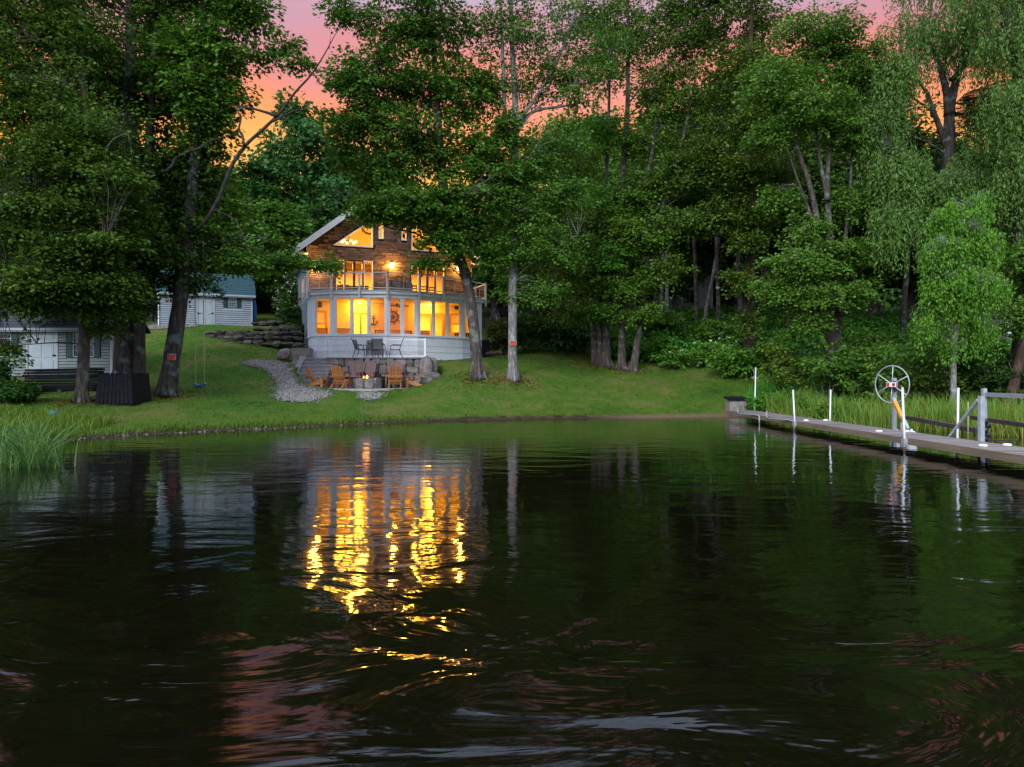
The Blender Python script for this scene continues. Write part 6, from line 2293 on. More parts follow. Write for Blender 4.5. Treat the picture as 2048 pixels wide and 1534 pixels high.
tree('birch_tree', 'straight pale barked tree right of the house with an orange red sign',
     [stem((1026, 757, 33, .22), (1025, 690, 33, .20), (1026, 560, 33, .20), (1028, 420, 33.2, .18), (1031, 310, 33.2, .165), (1030, 200, 33.2, .14), (1024, 90, 33.2, .11), (1020, -40, 33.2, .07), (1018, -140, 33, .04)),
      stem((1030, 330, 33.2, .12), (1012, 250, 33.2, .1), (1006, 130, 33, .08), (1000, -20, 33, .04), ground=False),
      stem((1030, 250, 33.2, .10), (1075, 190, 33, .08), (1120, 110, 33, .06), (1150, 20, 33, .03), ground=False),
      stem((1034, 250, 33.2, .08), (1070, 222, 33.4, .07), (1130, 212, 33.6, .05), (1190, 200, 33.6, .02), ground=False)],
     [lb(1080, 60, 33, 2.2, 1.6, 67), lb(1140, 160, 33, 1.8, 1.3, 62), lb(1040, 150, 33.5, 1.5, 1.6, 45), lb(1000, 40, 33, 1.5, 1.4, 45), lb(1100, 280, 33, 1.8, .9, 70), lb(1070, 330, 32.6, 1.4, .9, 62), lb(1200, 90, 33.5, 1.6, 1.3, 45), lb(1080, -80, 33, 3, 1.4, 81), lb(980, 190, 33.5, .8, 1.0, 21), lb(1120, 390, 32.6, 1.7, 1.0, 83), lb(1060, 430, 32.4, 1.3, .9, 64), lb(1100, 490, 32.6, 1.5, .9, 70), lb(1040, 520, 33.6, .8, .8, 32), lb(1030, 590, 33.8, .9, .4, 18), lb(1080, 580, 33, 1.1, .6, 43)],
     bark='barkpale', leaf='leafmid', m=46, spray=.6, L=.125, limbs=22, seed=15, roots=.4, flare=1.3)
# --- five trunks standing in the lawn to the right of the house
grp = 'trunks standing at the lawn edge right of the house'
data = [('slender trunk at the left of the tight three trunk clump on the lawn edge', (1190, 733, 39.5, .17), (1186, 650, 39.5, .15), (1178, 560, 39.5, .13), (1160, 380, 39.5, .1), (1150, 240, 39.5, .05)),
        ('middle trunk of the tight three trunk clump on the lawn edge', (1199, 733, 39.3, .15), (1200, 650, 39.3, .14), (1200, 540, 39.3, .12), (1215, 300, 39.3, .1), (1220, 120, 39.3, .05)),
        ('thickest trunk of the tight three trunk clump on the lawn edge', (1212, 733, 39.2, .24), (1214, 650, 39.2, .21), (1224, 540, 39.2, .2), (1250, 300, 39.2, .17), (1256, 150, 39.2, .1), (1256, -60, 39.2, .04)),
        ('upright trunk between the three trunk clump and the leaning trunk', (1243, 741, 38.3, .21), (1244, 660, 38.3, .19), (1246, 560, 38.3, .16), (1300, 330, 38.3, .11), (1320, 180, 38.3, .05)),
        ('trunk leaning right, the one standing nearest the bushes', (1266, 745, 37.6, .2), (1274, 690, 37.6, .18), (1283, 620, 37.6, .16), (1300, 500, 37.6, .13), (1360, 300, 37.6, .08), (1390, 160, 37.6, .04))]
lbs = [[lb(1150, 330, 39.5, 1.6, 1.2, 48), lb(1170, 450, 38.6, 1.7, 1.1, 60), lb(1130, 530, 38, 1.4, .9, 48), lb(1140, 610, 37.6, 1.2, .6, 34), lb(1180, 560, 38.2, 1.2, .8, 38)],
       [lb(1220, 130, 39.5, 1.9, 1.8, 60), lb(1210, 260, 39, 1.6, 1.3, 48), lb(1230, 400, 38, 1.6, 1.3, 58), lb(1220, 510, 37.8, 1.5, 1.0, 56), lb(1200, 620, 37.8, 1.0, .5, 26)],
       [lb(1270, 60, 39.5, 2.2, 1.7, 100), lb(1350, 20, 39.5, 2.0, 1.2, 60), lb(1180, 20, 39.5, 2.0, 1.3, 60), lb(1330, 160, 39, 1.8, 1.2, 70), lb(1300, 280, 38.6, 1.7, 1.0, 40), lb(1250, -60, 39.5, 3, 1.5, 70), lb(1290, 380, 37.8, 1.7, 1.2, 60), lb(1260, 450, 37.4, 1.4, 1.1, 52)],
       [lb(1330, 200, 38.3, 1.6, 1.2, 45), lb(1340, 340, 37.8, 1.8, 1.1, 60), lb(1300, 470, 37.2, 1.5, 1.0, 52), lb(1260, 570, 37, 1.5, .8, 50), lb(1280, 620, 37, 1.0, .5, 25)],
       [lb(1400, 200, 37.6, 1.8, 1.3, 58), lb(1390, 330, 37, 1.7, 1.3, 64), lb(1370, 440, 36.6, 1.6, 1.0, 56), lb(1330, 530, 36.6, 1.3, .7, 36), lb(1420, 430, 36.6, 1.2, .9, 38), lb(1390, 70, 38, 1.7, 1.3, 84), lb(1430, -10, 38, 2.2, 1.0, 70)]]
for k, dt in enumerate(data):
    tree('lawn_tree', dt[0], [stem(*dt[1:])], lbs[k], bark='bark', leaf=('leafmid', 'leafmaple', 'leafmid', 'leafmaple', 'leafmid')[k], m=54, spray=.66, L=.14, limbs=12, seed=30 + k, group=grp)
# --- right hand big trees
tree('ivy_tree', 'tall reddish trunk tree rising from the bushes with ivy on its trunk',
     [stem((1500, 720, 36, .27), (1498, 640, 36, .26), (1500, 520, 36, .25), (1506, 400, 36, .23), (1494, 260, 36.2, .2), (1500, 120, 36.2, .13), (1505, -60, 36, .05))],
     [lb(1470, 120, 37, 2.4, 2.0, 90), lb(1440, 300, 36.5, 1.8, 1.5, 80), lb(1500, 30, 37, 2.4, 1.4, 75), lb(1560, 200, 36.6, 1.8, 1.5, 70), lb(1520, 430, 35.2, 1.1, .9, 34), lb(1490, 560, 35.2, 1.0, .6, 34), lb(1450, 420, 35.8, 1.2, .8, 36), lb(1500, 640, 35.5, .35, .7, 14), lb(1498, 480, 35.2, .8, .7, 34), lb(1495, 330, 35.2, 1.0, .9, 40), lb(1500, 230, 35.3, 1.1, .9, 44), lb(1505, 120, 35.2, 1.1, .9, 40), lb(1510, -100, 36.5, 3, 1.2, 60), lb(1550, 340, 36, 1.4, 1.0, 50)],
     bark='barkred', leaf='leafmid', m=44, spray=.66, L=.15, limbs=20, seed=41)
tree('poplar_clump', 'broad many stemmed bright leaved tree in the middle of the right bank',
     [stem((1662, 710, 31, .19), (1660, 640, 31, .18), (1652, 560, 31, .16), (1640, 480, 31, .14), (1622, 380, 31, .11), (1590, 280, 31, .08), (1575, 200, 31, .04)),
      stem((1668, 708, 31.2, .16), (1676, 600, 31.2, .14), (1660, 470, 31.2, .13), (1655, 350, 31.2, .1), (1668, 260, 31.2, .07), (1690, 120, 31.2, .04)),
      stem((1656, 400, 31, .09), (1640, 320, 31, .07), (1632, 240, 31, .05), (1620, 120, 31, .03), ground=False),
      stem((1672, 600, 31.4, .1), (1690, 480, 31.4, .09), (1700, 380, 31.4, .07), (1710, 200, 31.4, .03), ground=False),
      stem((1640, 480, 31, .08), (1610, 400, 31, .06), (1585, 330, 31, .04), (1570, 280, 31, .02), ground=False)],
     [lb(1640, 80, 31.5, 2.0, 1.3, 159), lb(1560, 160, 31, 1.5, 1.1, 108), lb(1710, 140, 31, 1.5, 1.2, 108), lb(1620, 210, 30.6, 1.9, 1.0, 130), lb(1540, 260, 31, 1.0, .8, 58), lb(1700, 260, 31, 1.2, 1.0, 75), lb(1560, 400, 31.5, .9, .6, 34), lb(1720, 400, 31, 1.0, .7, 49), lb(1600, 520, 29.8, 1.3, .7, 87), lb(1680, 510, 29.9, 1.2, .7, 75), lb(1560, 580, 30, 1.0, .6, 58), lb(1630, 590, 29.7, 1.1, .7, 69), lb(1710, 580, 30, .9, .7, 49), lb(1620, 640, 29.8, .7, .5, 34), lb(1620, 450, 30.3, 1.0, .5, 34)],
     bark='bark', leaf='leafpoplar', m=56, spray=.55, L=.11, wid=.38, limbs=26, seed=42, roots=.4)
tree('willow_tree', 'tall weeping willow with forked dark trunk at the right against the sky',
     [stem((1905, 720, 31, .34), (1900, 600, 31, .32), (1896, 420, 31, .28), (1898, 290, 31, .24), (1900, 220, 31, .2), (1915, 150, 31, .15), (1940, 80, 31, .1), (1960, -60, 31, .05)),
      stem((1900, 230, 31, .17), (1888, 160, 31, .13), (1870, 110, 31, .09), (1840, 30, 31, .04), ground=False),
      stem((1896, 300, 31, .12), (1862, 210, 31, .1), (1850, 180, 31, .07), (1800, 120, 31, .04), ground=False),
      stem((1905, 160, 31, .1), (1940, 120, 31, .08), (1990, 70, 31, .03), ground=False)],
     [lb(1780, 150, 30.5, 1.3, 1.1, 294), lb(1850, 60, 31, 2.0, 1.0, 237), lb(1800, 330, 30, 1.3, .9, 336), lb(1960, 60, 31, 1.8, 1.0, 237), lb(1990, 210, 30.5, 1.2, 1.2, 294), lb(1760, 230, 30.5, 1.1, 1.0, 224), lb(1900, 370, 29.6, 1.8, .8, 336), lb(1960, 330, 30, 1.3, .9, 280), lb(1790, 430, 29.6, 1.1, .6, 168), lb(1900, -80, 31, 3.0, 1.2, 336), lb(2030, 380, 29.6, 1.3, 1.1, 251)],
     bark='barkdark', leaf='leafwillow', willow=28, strand=1.9, L=.17, wid=.16, limbs=20, seed=43, twig=0.01)
tree('willow_tree', 'weeping willow with a thick dark trunk cut off by the right edge',
     [stem((2046, 700, 28, .36), (2044, 500, 28, .32), (2036, 300, 28, .28), (2040, 100, 28, .2), (2060, -60, 28, .1))],
     [lb(2050, 60, 27.5, 2.0, 1.2, 336), lb(2030, 200, 27.2, 1.2, 1.0, 237), lb(2070, 340, 27, 1.4, 1.2, 336), lb(2010, -40, 28, 2.2, 1.0, 308), lb(2090, 500, 27, 1.2, 1.0, 224)],
     bark='barkdark', leaf='leafwillow', willow=28, strand=1.8, L=.16, wid=.16, limbs=12, seed=44, twig=0.01)
tree('willow_sapling', 'small bright green willow in front of the taller willow near the boat lift',
     [stem((1906, 765, 25, .10), (1908, 690, 25, .09), (1912, 640, 25, .08), (1918, 520, 25, .06), (1925, 420, 25, .03))],
     [lb(1850, 640, 25, .5, .5, 50), lb(1900, 680, 25, .5, .4, 46), lb(1960, 660, 25, .6, .5, 60), lb(1880, 440, 25.2, .5, .5, 60), lb(1965, 400, 25, .45, .5, 50), lb(1920, 430, 25, .95, .75, 150), lb(1890, 500, 24.7, .85, .6, 182), lb(1960, 480, 25, .75, .7, 154), lb(1930, 560, 24.6, 1.0, .6, 196), lb(1870, 570, 24.8, .6, .45, 84), lb(1985, 570, 25, .6, .6, 98), lb(1930, 620, 24.8, .8, .3, 84)],
     bark='barkpale', leaf='leafbright', willow=20, strand=.75, L=.13, wid=.2, limbs=14, seed=45, twig=0.008)
# leaning trunks at the right edge
for k, (lab, pts_) in enumerate((('thick reddish trunk leaning right at the right edge behind the lift beam', ((2012, 800, 25, .17), (2040, 720, 25, .16), (2075, 620, 25, .14), (2110, 480, 25, .1))),
                                 ('thinner bare trunk leaning right just behind the thick leaning trunk', ((2006, 790, 26.2, .11), (2024, 720, 26.2, .1), (2046, 600, 26.2, .09), (2070, 480, 26.2, .05))))):
    tree('leaning_tree', lab, [stem(*pts_)], [lb(2100 - 20 * k, 520, 25.5, 1.2, .8, 60), lb(2060, 620 + 20 * k, 25.3, .9, .5, 34)], bark='barkred', leaf='leafmid', m=40, spray=.5, L=.13, limbs=8, seed=50 + k, group='trunks leaning at the right edge')
# --- slim trunks inside the wood on the right
slim = [('pale slim trunk in the wood left of the grey house', 1322, 50, 'barkpale', .13, (1322, 1326, 1330)), ('white birch trunk in the wood beside the grey house', 1335, 49, 'barkpale', .16, (1335, 1333, 1345)), ('dark upright trunk in the wood right of the grey house', 1394, 48, 'bark', .16, (1394, 1390, 1380)),
        ('pale bent trunk leaning right in the wood', 1408, 47, 'barkpale', .14, (1408, 1432, 1470)), ('straight slim dark trunk in the wood by the pale upturned boat', 1438, 46, 'bark', .15, (1438, 1434, 1428)), ('slim trunk in the wood just left of the ivy covered tree', 1480, 44, 'bark', .16, (1482, 1476, 1470)),
        ('slim dark trunk in the wood behind the many stemmed tree', 1575, 42, 'barkdark', .15, (1575, 1580, 1590)), ('slim dark trunk in the wood between the many stemmed tree and the willow', 1810, 38, 'barkdark', .15, (1806, 1815, 1822))]
for k, (lab, px, Y, bk, r, xs) in enumerate(slim):
    tree('wood_tree', lab, [stem((xs[0], 660, Y, r), ((xs[0] * 2 + xs[1]) / 3, 600, Y, r * .9), (xs[1], 520, Y, r * .8), ((xs[1] + xs[2]) / 2, 400, Y, r * .6), (xs[2], 260, Y, r * .3))],
         [lb(xs[2] + dx, py, Y + dy, 2.2, 1.5, 46) for dx, py, dy in ((0, 260, 0), (-50, 350, 1), (45, 340, 0.5), (10, 420, 1.5))], bark=bk, leaf=('leafmid', 'leafdark')[k % 2], m=30, spray=.9, L=.22, limbs=10, seed=60 + k, group='slim trunks inside the wood')
# --- background trees: five kinds built once, then copied
def proto(k, H, wdt, leaf, bark, seed, form='round', m=30):
    rng = random.Random(seed)
    lo = []
    for i in range(13):
        u = i / 12
        zc = H * (0.30 + 0.62 * u)
        rr_ = wdt * (math.sin(math.pi * (0.18 + 0.74 * u)) if form == 'round' else (1.05 - 0.85 * u))
        a = i * 2.4
        lo.append((Vector((rr_ * .55 * math.cos(a), rr_ * .55 * math.sin(a), zc)), rr_ * .62, rr_ * .62, H * .09, 24 if form == 'round' else 20))
    return tree('background_tree', '', [[(0, 0, -.1, .026 * H), (0.1, 0, H * .3, .02 * H), (0, .1, H * .6, .013 * H), (0, 0, H * .92, .004 * H)]], lo, bark=bark, leaf=leaf, m=m, spray=1.0, flat=.2, L=.36, limbs=12, seed=seed, base=Vector((0, 0, 0)), local=True, twig=0.02)
protos = [proto(0, 15, 5.0, 'leafblue', 'barkdark', 71), proto(1, 16, 4.4, 'leafdark', 'barkdark', 72), proto(2, 17, 4.6, 'leafmid', 'bark', 73), proto(3, 14, 3.4, 'leafdark', 'barkdark', 74, 'cone'), proto(4, 13, 4.4, 'leafmaple', 'bark', 75)]
bgt = [  # px, Y, top row, kind, label
    (606, 58, 200, 0, 'round blue green tree standing behind the house roof on its left'), (672, 62, 300, 0, 'blue green tree directly behind the left roof edge of the house'), (520, 56, 315, 1, 'dark tree above the blue roofed shed, below the sunset gap'), (455, 60, 330, 1, 'dark tree behind the leaning snag above the blue roofed shed'),
    (560, 48, 400, 4, 'green tree between the blue roofed shed and the house'), (470, 52, 430, 4, 'green tree rising right behind the blue roofed shed'), (640, 54, 400, 1, 'dark tree close behind the left side of the house'), (400, 50, 330, 1, 'dark tree filling the gap left of the leaning snag'),
    (300, 46, 330, 1, 'dark tree in the shade behind the left trunks'), (200, 44, 370, 2, 'green tree in the shade above the grey shed'), (100, 42, 380, 1, 'dark tree behind the grey shed at the left'), (10, 40, 330, 2, 'green tree behind the grey shed at the far left'), (-80, 40, 250, 1, 'dark tree at the extreme left edge'),
    (350, 58, 300, 3, 'dark pointed tree far behind the left trunks'), (150, 56, 300, 3, 'dark pointed tree far behind the grey shed'), (250, 54, 310, 4, 'green tree far behind the stout double trunk'),
    (760, 64, 330, 1, 'dark tree hidden behind the house roof'), (990, 56, 400, 0, 'blue green tree just right of the house roof'), (1060, 50, 420, 2, 'green tree behind the pale barked tree'), (1130, 52, 235, 2, 'green tree rising behind the clump of three trunks'), (1190, 60, 220, 1, 'dark tree far behind the clump of three trunks'),
    (1260, 58, 250, 2, 'green tree behind the leaning lawn trunk'), (1320, 66, 215, 1, 'dark tree behind the pale grey house'), (1400, 62, 190, 2, 'green tree behind the right end of the pale grey house'), (1470, 56, 130, 1, 'dark tree behind the ivy covered trunk'), (1540, 52, 100, 2, 'green tree between the ivy tree and the many stemmed tree'),
    (1600, 46, 200, 1, 'dark tree behind the left side of the many stemmed tree'), (1680, 48, 160, 1, 'dark tree behind the right side of the many stemmed tree'), (1750, 46, 200, 2, 'green tree between the many stemmed tree and the willow'), (1820, 44, 320, 1, 'dark tree behind the left fringe of the willow'), (1900, 46, 270, 1, 'dark tree behind the forked willow trunk'),
    (1980, 42, 320, 2, 'green tree behind the small bright willow'), (2060, 40, 240, 1, 'dark tree behind the right edge of the frame'), (1090, 46, 480, 1, 'dark low tree beside the right wall of the house'), (1350, 54, 440, 4, 'green low tree in front of the pale grey house'), (2120, 38, 190, 2, 'green tree just past the right edge'), (1020, 62, 330, 1, 'dark tree far behind the pale barked trunk')]
PH = [15, 16, 17, 14, 13]
used = set()
for k, (px, Y, ty, kind, lab) in enumerate(bgt):
    p = G(*P(px, 700, Y)[:2], -0.15)
    top = CZ + (HY - ty) / F * Y
    sc = max(0.35, (top - p.z) / (PH[kind] * 0.985))
    sx = sc * (0.9 + 0.25 * ((k * 37) % 10) / 10) * (1.15 if sc < 0.8 else 1)
    if kind not in used:
        used.add(kind)
        o = protos[kind]
        o.location = p
        o.rotation_euler = (0, 0, k * 1.7)
        o.scale = (sx, sx, sc)
        o['label'] = lab
        o['group'] = 'trees in the wood behind'
    else:
        dup(protos[kind], p, k * 1.7, (sx, sx, sc), lab, 'trees in the wood behind')

# --- shrubs along the wood edge: each is a thing
def shrub(label, px, py, Y, rx, rz, leaf, n=40, m=40, L=.13, spray=.35, seed=1, name='shrub', group='shrubs along the wood edge', flowers=0, up=.9, droop=.35):
    p = P(px, py, Y)
    p.z = float(hmap(p.x, p.y))
    rng = random.Random(seed)
    lo = [(p + Vector((rng.uniform(-.5, .5) * rx, rng.uniform(-.4, .4) * rx, rz * rng.uniform(.4, .95))), rx * .6, rx * .55, rz * .42, n // 4) for _ in range(5)]
    st_ = [[(p.x + rng.uniform(-.15, .15), p.y, p.z - .05, .03), (p.x + e * rx * .3, p.y + rng.uniform(-.2, .2), p.z + rz * .5, .022), (p.x + e * rx * .5, p.y, p.z + rz * .95, .008)] for e in (-.9, -.2, .5, 1)]
    w = tree(name, label, st_, lo, bark='bark', leaf=leaf, m=m, spray=spray, L=L, limbs=5, seed=seed, group=group, cat='shrub', flare=None, twig=0.007, base=p, up=up, crown_name='foliage', droop=droop)
    if flowers:
        rs = np.random.RandomState(seed)
        c = np.array([np.array(l[0]) + rs.normal(0, 1, 3) * np.array([l[1], l[2], l[3]]) * .55 for l in lo for _ in range(flowers // 5)])
        c[:, 2] += .12
        c[:, 1] -= rx * .25
        V, T = leaves(c, np.tile([[0, -1, .3]], (len(c), 1)), 7, .08, .3, .075, .5, 1.2, rs)
        obj_from(np_mesh('blossom', V - np.array(p)[None], T, M['flower']), 'blossom', w)
    return w
shr = [
    ('dark glossy shrub nearest the right end of the house', 1010, 690, 42, 1.3, 1.7, 'leafdark'), ('dark glossy shrub second from the house', 1065, 695, 42, 1.4, 1.9, 'leafdark'), ('dark rounded shrub left of the three trunk clump', 1120, 700, 41.5, 1.5, 1.8, 'leafdark'), ('dark shrub directly behind the three trunk clump', 1170, 705, 42, 1.5, 1.9, 'leafdark'),
    ('low green shrub behind the upright lawn trunk', 1230, 712, 41, 1.4, 1.3, 'fern'), ('ferny green shrub right of the leaning lawn trunk', 1300, 718, 40, 1.6, 1.2, 'fern'), ('bright ferny shrub in the middle of the undergrowth', 1360, 715, 40, 1.7, 1.3, 'fern'), ('tall ferny shrub below the pale grey house', 1330, 680, 44, 1.8, 1.8, 'fern'),
    ('green shrub in front of the pale upturned boat', 1430, 700, 42, 1.7, 1.5, 'fern'), ('bright green shrub beside the foot of the ivy tree', 1535, 690, 34.5, 1.2, 1.6, 'leafbright'), ('low bright shrub at the lawn corner near the dock box', 1480, 745, 35, 1.3, 1.1, 'fern'),
    ('grey green shrub left of the many stemmed tree', 1590, 720, 31, 1.5, 2.4, 'leafmid'), ('grey green shrub at the foot of the many stemmed tree', 1650, 715, 29.5, 1.5, 2.5, 'leafmid'), ('leafy shrub right of the many stemmed tree', 1715, 720, 29.5, 1.5, 2.4, 'leafmid'), ('yellow green shrub above the reeds left of the hand wheel', 1735, 680, 30.5, 1.1, 2.2, 'leafyellow'),
    ('dense shrub directly behind the hand wheel', 1780, 740, 27.5, 1.4, 2.4, 'leafmid'), ('dark shrub between hand wheel and small willow', 1840, 730, 27.5, 1.4, 2.5, 'leafmid'), ('dark shrub behind the small bright willow', 1930, 720, 28, 1.3, 1.9, 'leafdark'), ('dark shrub behind the lift beam', 1990, 735, 26.5, 1.2, 1.7, 'leafdark'), ('dark shrub at the right edge under the leaning trunks', 2050, 730, 25.5, 1.3, 1.8, 'leafdark'),
    ('low shrub among the reeds behind the white pole', 1545, 765, 30.5, .9, .9, 'fern'), ('low shrub on the bank left of the reeds', 1600, 765, 28.6, .9, .9, 'fern'), ('small shrub on the bank above the middle reeds', 1670, 765, 27, .9, 1.0, 'leafmid'),
    ('dark shrub against the left wall of the house', 590, 668, 42.5, 1.0, 1.9, 'leafdark'), ('brownish low shrub at the end of the rock wall by the house', 600, 655, 41, .7, 1.1, 'leafdark'), ('dark hedge shrub beyond the lawn between shed and house', 545, 612, 54, 2.0, 2.2, 'leafdark'), ('dark shrub at the left edge before the grey shed', -20, 775, 25, .9, 1.2, 'leafdark'), ('dark shrub in front of the black panel stack', 30, 800, 24, .7, .6, 'leafdark')]
for k, (lab, px, py, Y, rx, rz, lf) in enumerate(shr):
    shrub(lab, px, py, Y, rx, rz, lf, n=46, m=44, L=.13 if Y < 35 else .17, spray=.38 if Y < 35 else .5, seed=120 + k)
shrub('white flowering shrub left of the house side wall', 585, 610, 45.5, 1.1, 3.2, 'leafdark', n=46, seed=170, flowers=90, name='dogwood', group=None, L=.17, spray=.5)
shrub('low shrub dotted with white flowers at the lawn edge', 1420, 735, 37.5, 1.3, 1.1, 'fern', n=44, seed=171, flowers=16, name='flowering_shrub', group=None)
shrub('low shrub with a few white flowers nearer the leaning trunk', 1345, 735, 37.8, 1.1, .8, 'fern', n=36, seed=172, flowers=6, name='flowering_shrub', group=None)

# --- undergrowth, far wood, reeds, lawn blades: nobody could count them
rng = np.random.RandomState(9)
def scatter(n, x0, x1, y0, y1, f):
    x, y = rng.uniform(x0, x1, n), rng.uniform(y0, y1, n)
    k = f(x, y)
    return x[k], y[k]
def wood_edge(x, y):
    e = np.where(x < 8, 42.5, np.maximum(30.5, 42.5 - (x - 8) * 1.55))
    return y > e
x, y = scatter(5200, 0.5, 34, 28, 52, wood_edge)
z = hmap(x, y)
kk = z > 0.2
x, y, z = x[kk], y[kk], z[kk]
hgt = rng.uniform(0.15, 0.85, len(x))
c = np.stack([x, y, z + hgt], 1)
o_ = rng.normal(0, 1, c.shape)
V, T = leaves(c, o_, 13, .32, .3, .18, .33, .9, rng)
tag(obj_from(np_mesh('undergrowth', V, T, M['fern']), 'undergrowth'), 'ferny green undergrowth covering the wooded bank', kind='stuff')
c = np.concatenate([np.stack([rng.uniform(-75, 80, 4600), rng.uniform(66, 80, 4600), np.zeros(4600)], 1)])
zb = hmap(c[:, 0], c[:, 1])
c[:, 2] = zb + rng.uniform(0, 1, len(c)) ** 1.15 * (11 + 2.5 * np.sin(c[:, 0] * .35) + 1.5 * np.sin(c[:, 0] * .9 + 1))
low = np.stack([rng.uniform(4, 52, 1700), rng.uniform(66, 72, 1700), np.zeros(1700)], 1)
low[:, 2] = hmap(low[:, 0], low[:, 1]) + rng.uniform(0, 6.5, 1700)
c = np.concatenate([c, low])
V, T = leaves(c, rng.normal(0, 1, c.shape), 14, 1.5, .35, .98, .36, .8, rng)
tag(obj_from(np_mesh('far_wood', V, T, M['leafdark']), 'far_wood'), 'far dark wood behind everything', kind='stuff')
def blades(x, y, z, h, wdt, lean, segs, rng):
    n = len(x)
    a = rng.uniform(0, 2 * np.pi, n)
    b = rng.uniform(0, 2 * np.pi, n)
    ld = np.stack([np.cos(a), np.sin(a)], 1) * (lean * rng.uniform(0.1, 1.0, n) * h)[:, None]
    wd = np.stack([np.cos(b), np.sin(b)], 1) * wdt[:, None]
    rows = []
    for i in range(segs + 1):
        u = i / segs
        cx = x + ld[:, 0] * u ** 2
        cy = y + ld[:, 1] * u ** 2
        cz = z + h * (u - 0.28 * lean * u ** 3)
        k = 0.5 * (1 - u ** 2.2) + 0.02
        rows.append(np.stack([cx - wd[:, 0] * k, cy - wd[:, 1] * k, cz], 1))
        rows.append(np.stack([cx + wd[:, 0] * k, cy + wd[:, 1] * k, cz], 1))
    V = np.stack(rows, 1)
    k_ = V.shape[1]
    b0 = (np.arange(n) * k_)[:, None]
    T = np.concatenate([np.stack([b0 + 2 * i, b0 + 2 * i + 1, b0 + 2 * i + 3, b0 + 2 * i + 2], 2) for i in range(segs)], 1)
    return V.reshape(-1, 3), T.reshape(-1, 4)
# right reeds: a marshy band behind the dock
line = np.array([(10.5, 29.2), (10.9, 27.6), (12.0, 25.2), (13.4, 22.6), (14.6, 20.4), (16.5, 17.8), (20, 15.5)])
seg = rng.randint(0, len(line) - 1, 11500)
u = rng.uniform(0, 1, 11500)
bx = line[seg, 0] * (1 - u) + line[seg + 1, 0] * u
by = line[seg, 1] * (1 - u) + line[seg + 1, 1] * u
dd = rng.uniform(0, 1, 11500) ** 1.2 * 2.6
clump = np.sin(bx * 5 + by * 3) * .5 + np.sin(by * 7.3) * .5
kk = rng.uniform(-1.2, 1.2, 11500) < clump + 0.45
x, y = bx + dd * .75 + rng.normal(0, .1, 11500), by + dd * .55 + rng.normal(0, .1, 11500)
x, y, clump = x[kk], y[kk], clump[kk]
z = np.maximum(hmap(x, y), -0.25)
h = rng.uniform(.45, 1.4, len(x)) * (1 + .12 * clump) + np.maximum(0, -z)
V, T = blades(x, y, z, h, rng.uniform(.018, .034, len(x)), .45, 4, rng)
tag(obj_from(np_mesh('reeds', V, T, M['reed']), 'reeds'), 'tall reeds standing in the marshy edge behind the dock', kind='stuff')
kk = rng.randint(0, len(x), 900)
xx, yy = x[kk] - .1 + rng.normal(0, .25, 900), y[kk] - .15 + rng.normal(0, .25, 900)
V, T = blades(xx, yy, np.maximum(hmap(xx, yy), -.25), rng.uniform(.35, 1.1, 900), rng.uniform(.02, .035, 900), .6, 3, rng)
M['deadreed'] = leaf_mat('dead reed', [(0.12, 0.07, 0.04), (0.19, 0.12, 0.075), (0.28, 0.19, 0.13)], 0.2, 0.0)
tag(obj_from(np_mesh('dead_reeds', V, T, M['deadreed']), 'dead_reeds'), 'tan dead reed stems among the green reeds', kind='stuff')
# left reeds: blue green clump in the corner
cx_ = np.array([(-8.95, 13.5), (-9.35, 13.7), (-9.9, 14.2), (-10.7, 14.8), (-10.3, 15.5), (-11.3, 15.7), (-9.9, 14.9), (-11.8, 16.4)])
ii = rng.randint(0, len(cx_), 480)
x, y = cx_[ii, 0] + rng.normal(0, .17, 480), cx_[ii, 1] + rng.normal(0, .15, 480)
z = np.maximum(hmap(x, y), -0.2)
V, T = blades(x, y, z, rng.uniform(.5, 1.5, 480), rng.uniform(.018, .036, 480), 1.0, 6, rng)
tag(obj_from(np_mesh('left_reeds', V, T, M['reedblue']), 'reeds'), 'blue green arching reeds in the lower left water edge', kind='stuff')
# lawn blades, denser and longer at the waterline
def lawn_ok(x, y):
    z_ = hmap(x, y)
    g = (z_ > 0.1) & ~wood_edge(x, y) & ~(((x + 6.75) / 3.4) ** 2 + ((y - 34.2) / 3.55) ** 2 < 1)
    g &= ~((x > -11) & (x < -1.2) & (y > 33.9))
    return g
x, y = scatter(300000, -20, 16, 18.5, 46, lawn_ok)
pg = [gp(*q) for q in ((484, 727), (510, 721), (572, 728), (594, 770), (655, 787), (600, 806), (553, 796), (546, 752))]
kk = np.array([not inside((a, b), pg) for a, b in zip(x, y)])
x, y = x[kk], y[kk]
z = hmap(x, y)
pr_ = np.random.RandomState(77)
dry = np.zeros(len(x))
for px, py, Y, r in [(333, 790, 27, 1.0), (250, 790, 27.2, 1.3), (163, 805, 24.6, .9), (956, 752, 33, 1.3), (1026, 757, 33, 1.3), (1200, 733, 39.3, 1.6), (1250, 742, 38, 1.2), (400, 770, 29, 1.0), (1120, 790, 30.5, 1.5), (1330, 760, 34, 1.4), (600, 830, 25.5, .9)]:
    q = P(px, py, Y)
    dry = np.maximum(dry, np.exp(-(((x - q.x) / 1.4) ** 2 + (y - q.y) ** 2) / r ** 2))
for _ in range(46):
    qx, qy, r = pr_.uniform(-16, 13), pr_.uniform(21, 42), pr_.uniform(.25, .9)
    dry = np.maximum(dry, .75 * np.exp(-(((x - qx) / 1.8) ** 2 + (y - qy) ** 2) / r ** 2))
dm = pr_.uniform(0, 1, len(x)) < dry * .8
V, T = blades(x[~dm], y[~dm], z[~dm] - .01, rng.uniform(.03, .10, (~dm).sum()), rng.uniform(.012, .024, (~dm).sum()), .7, 1, rng)
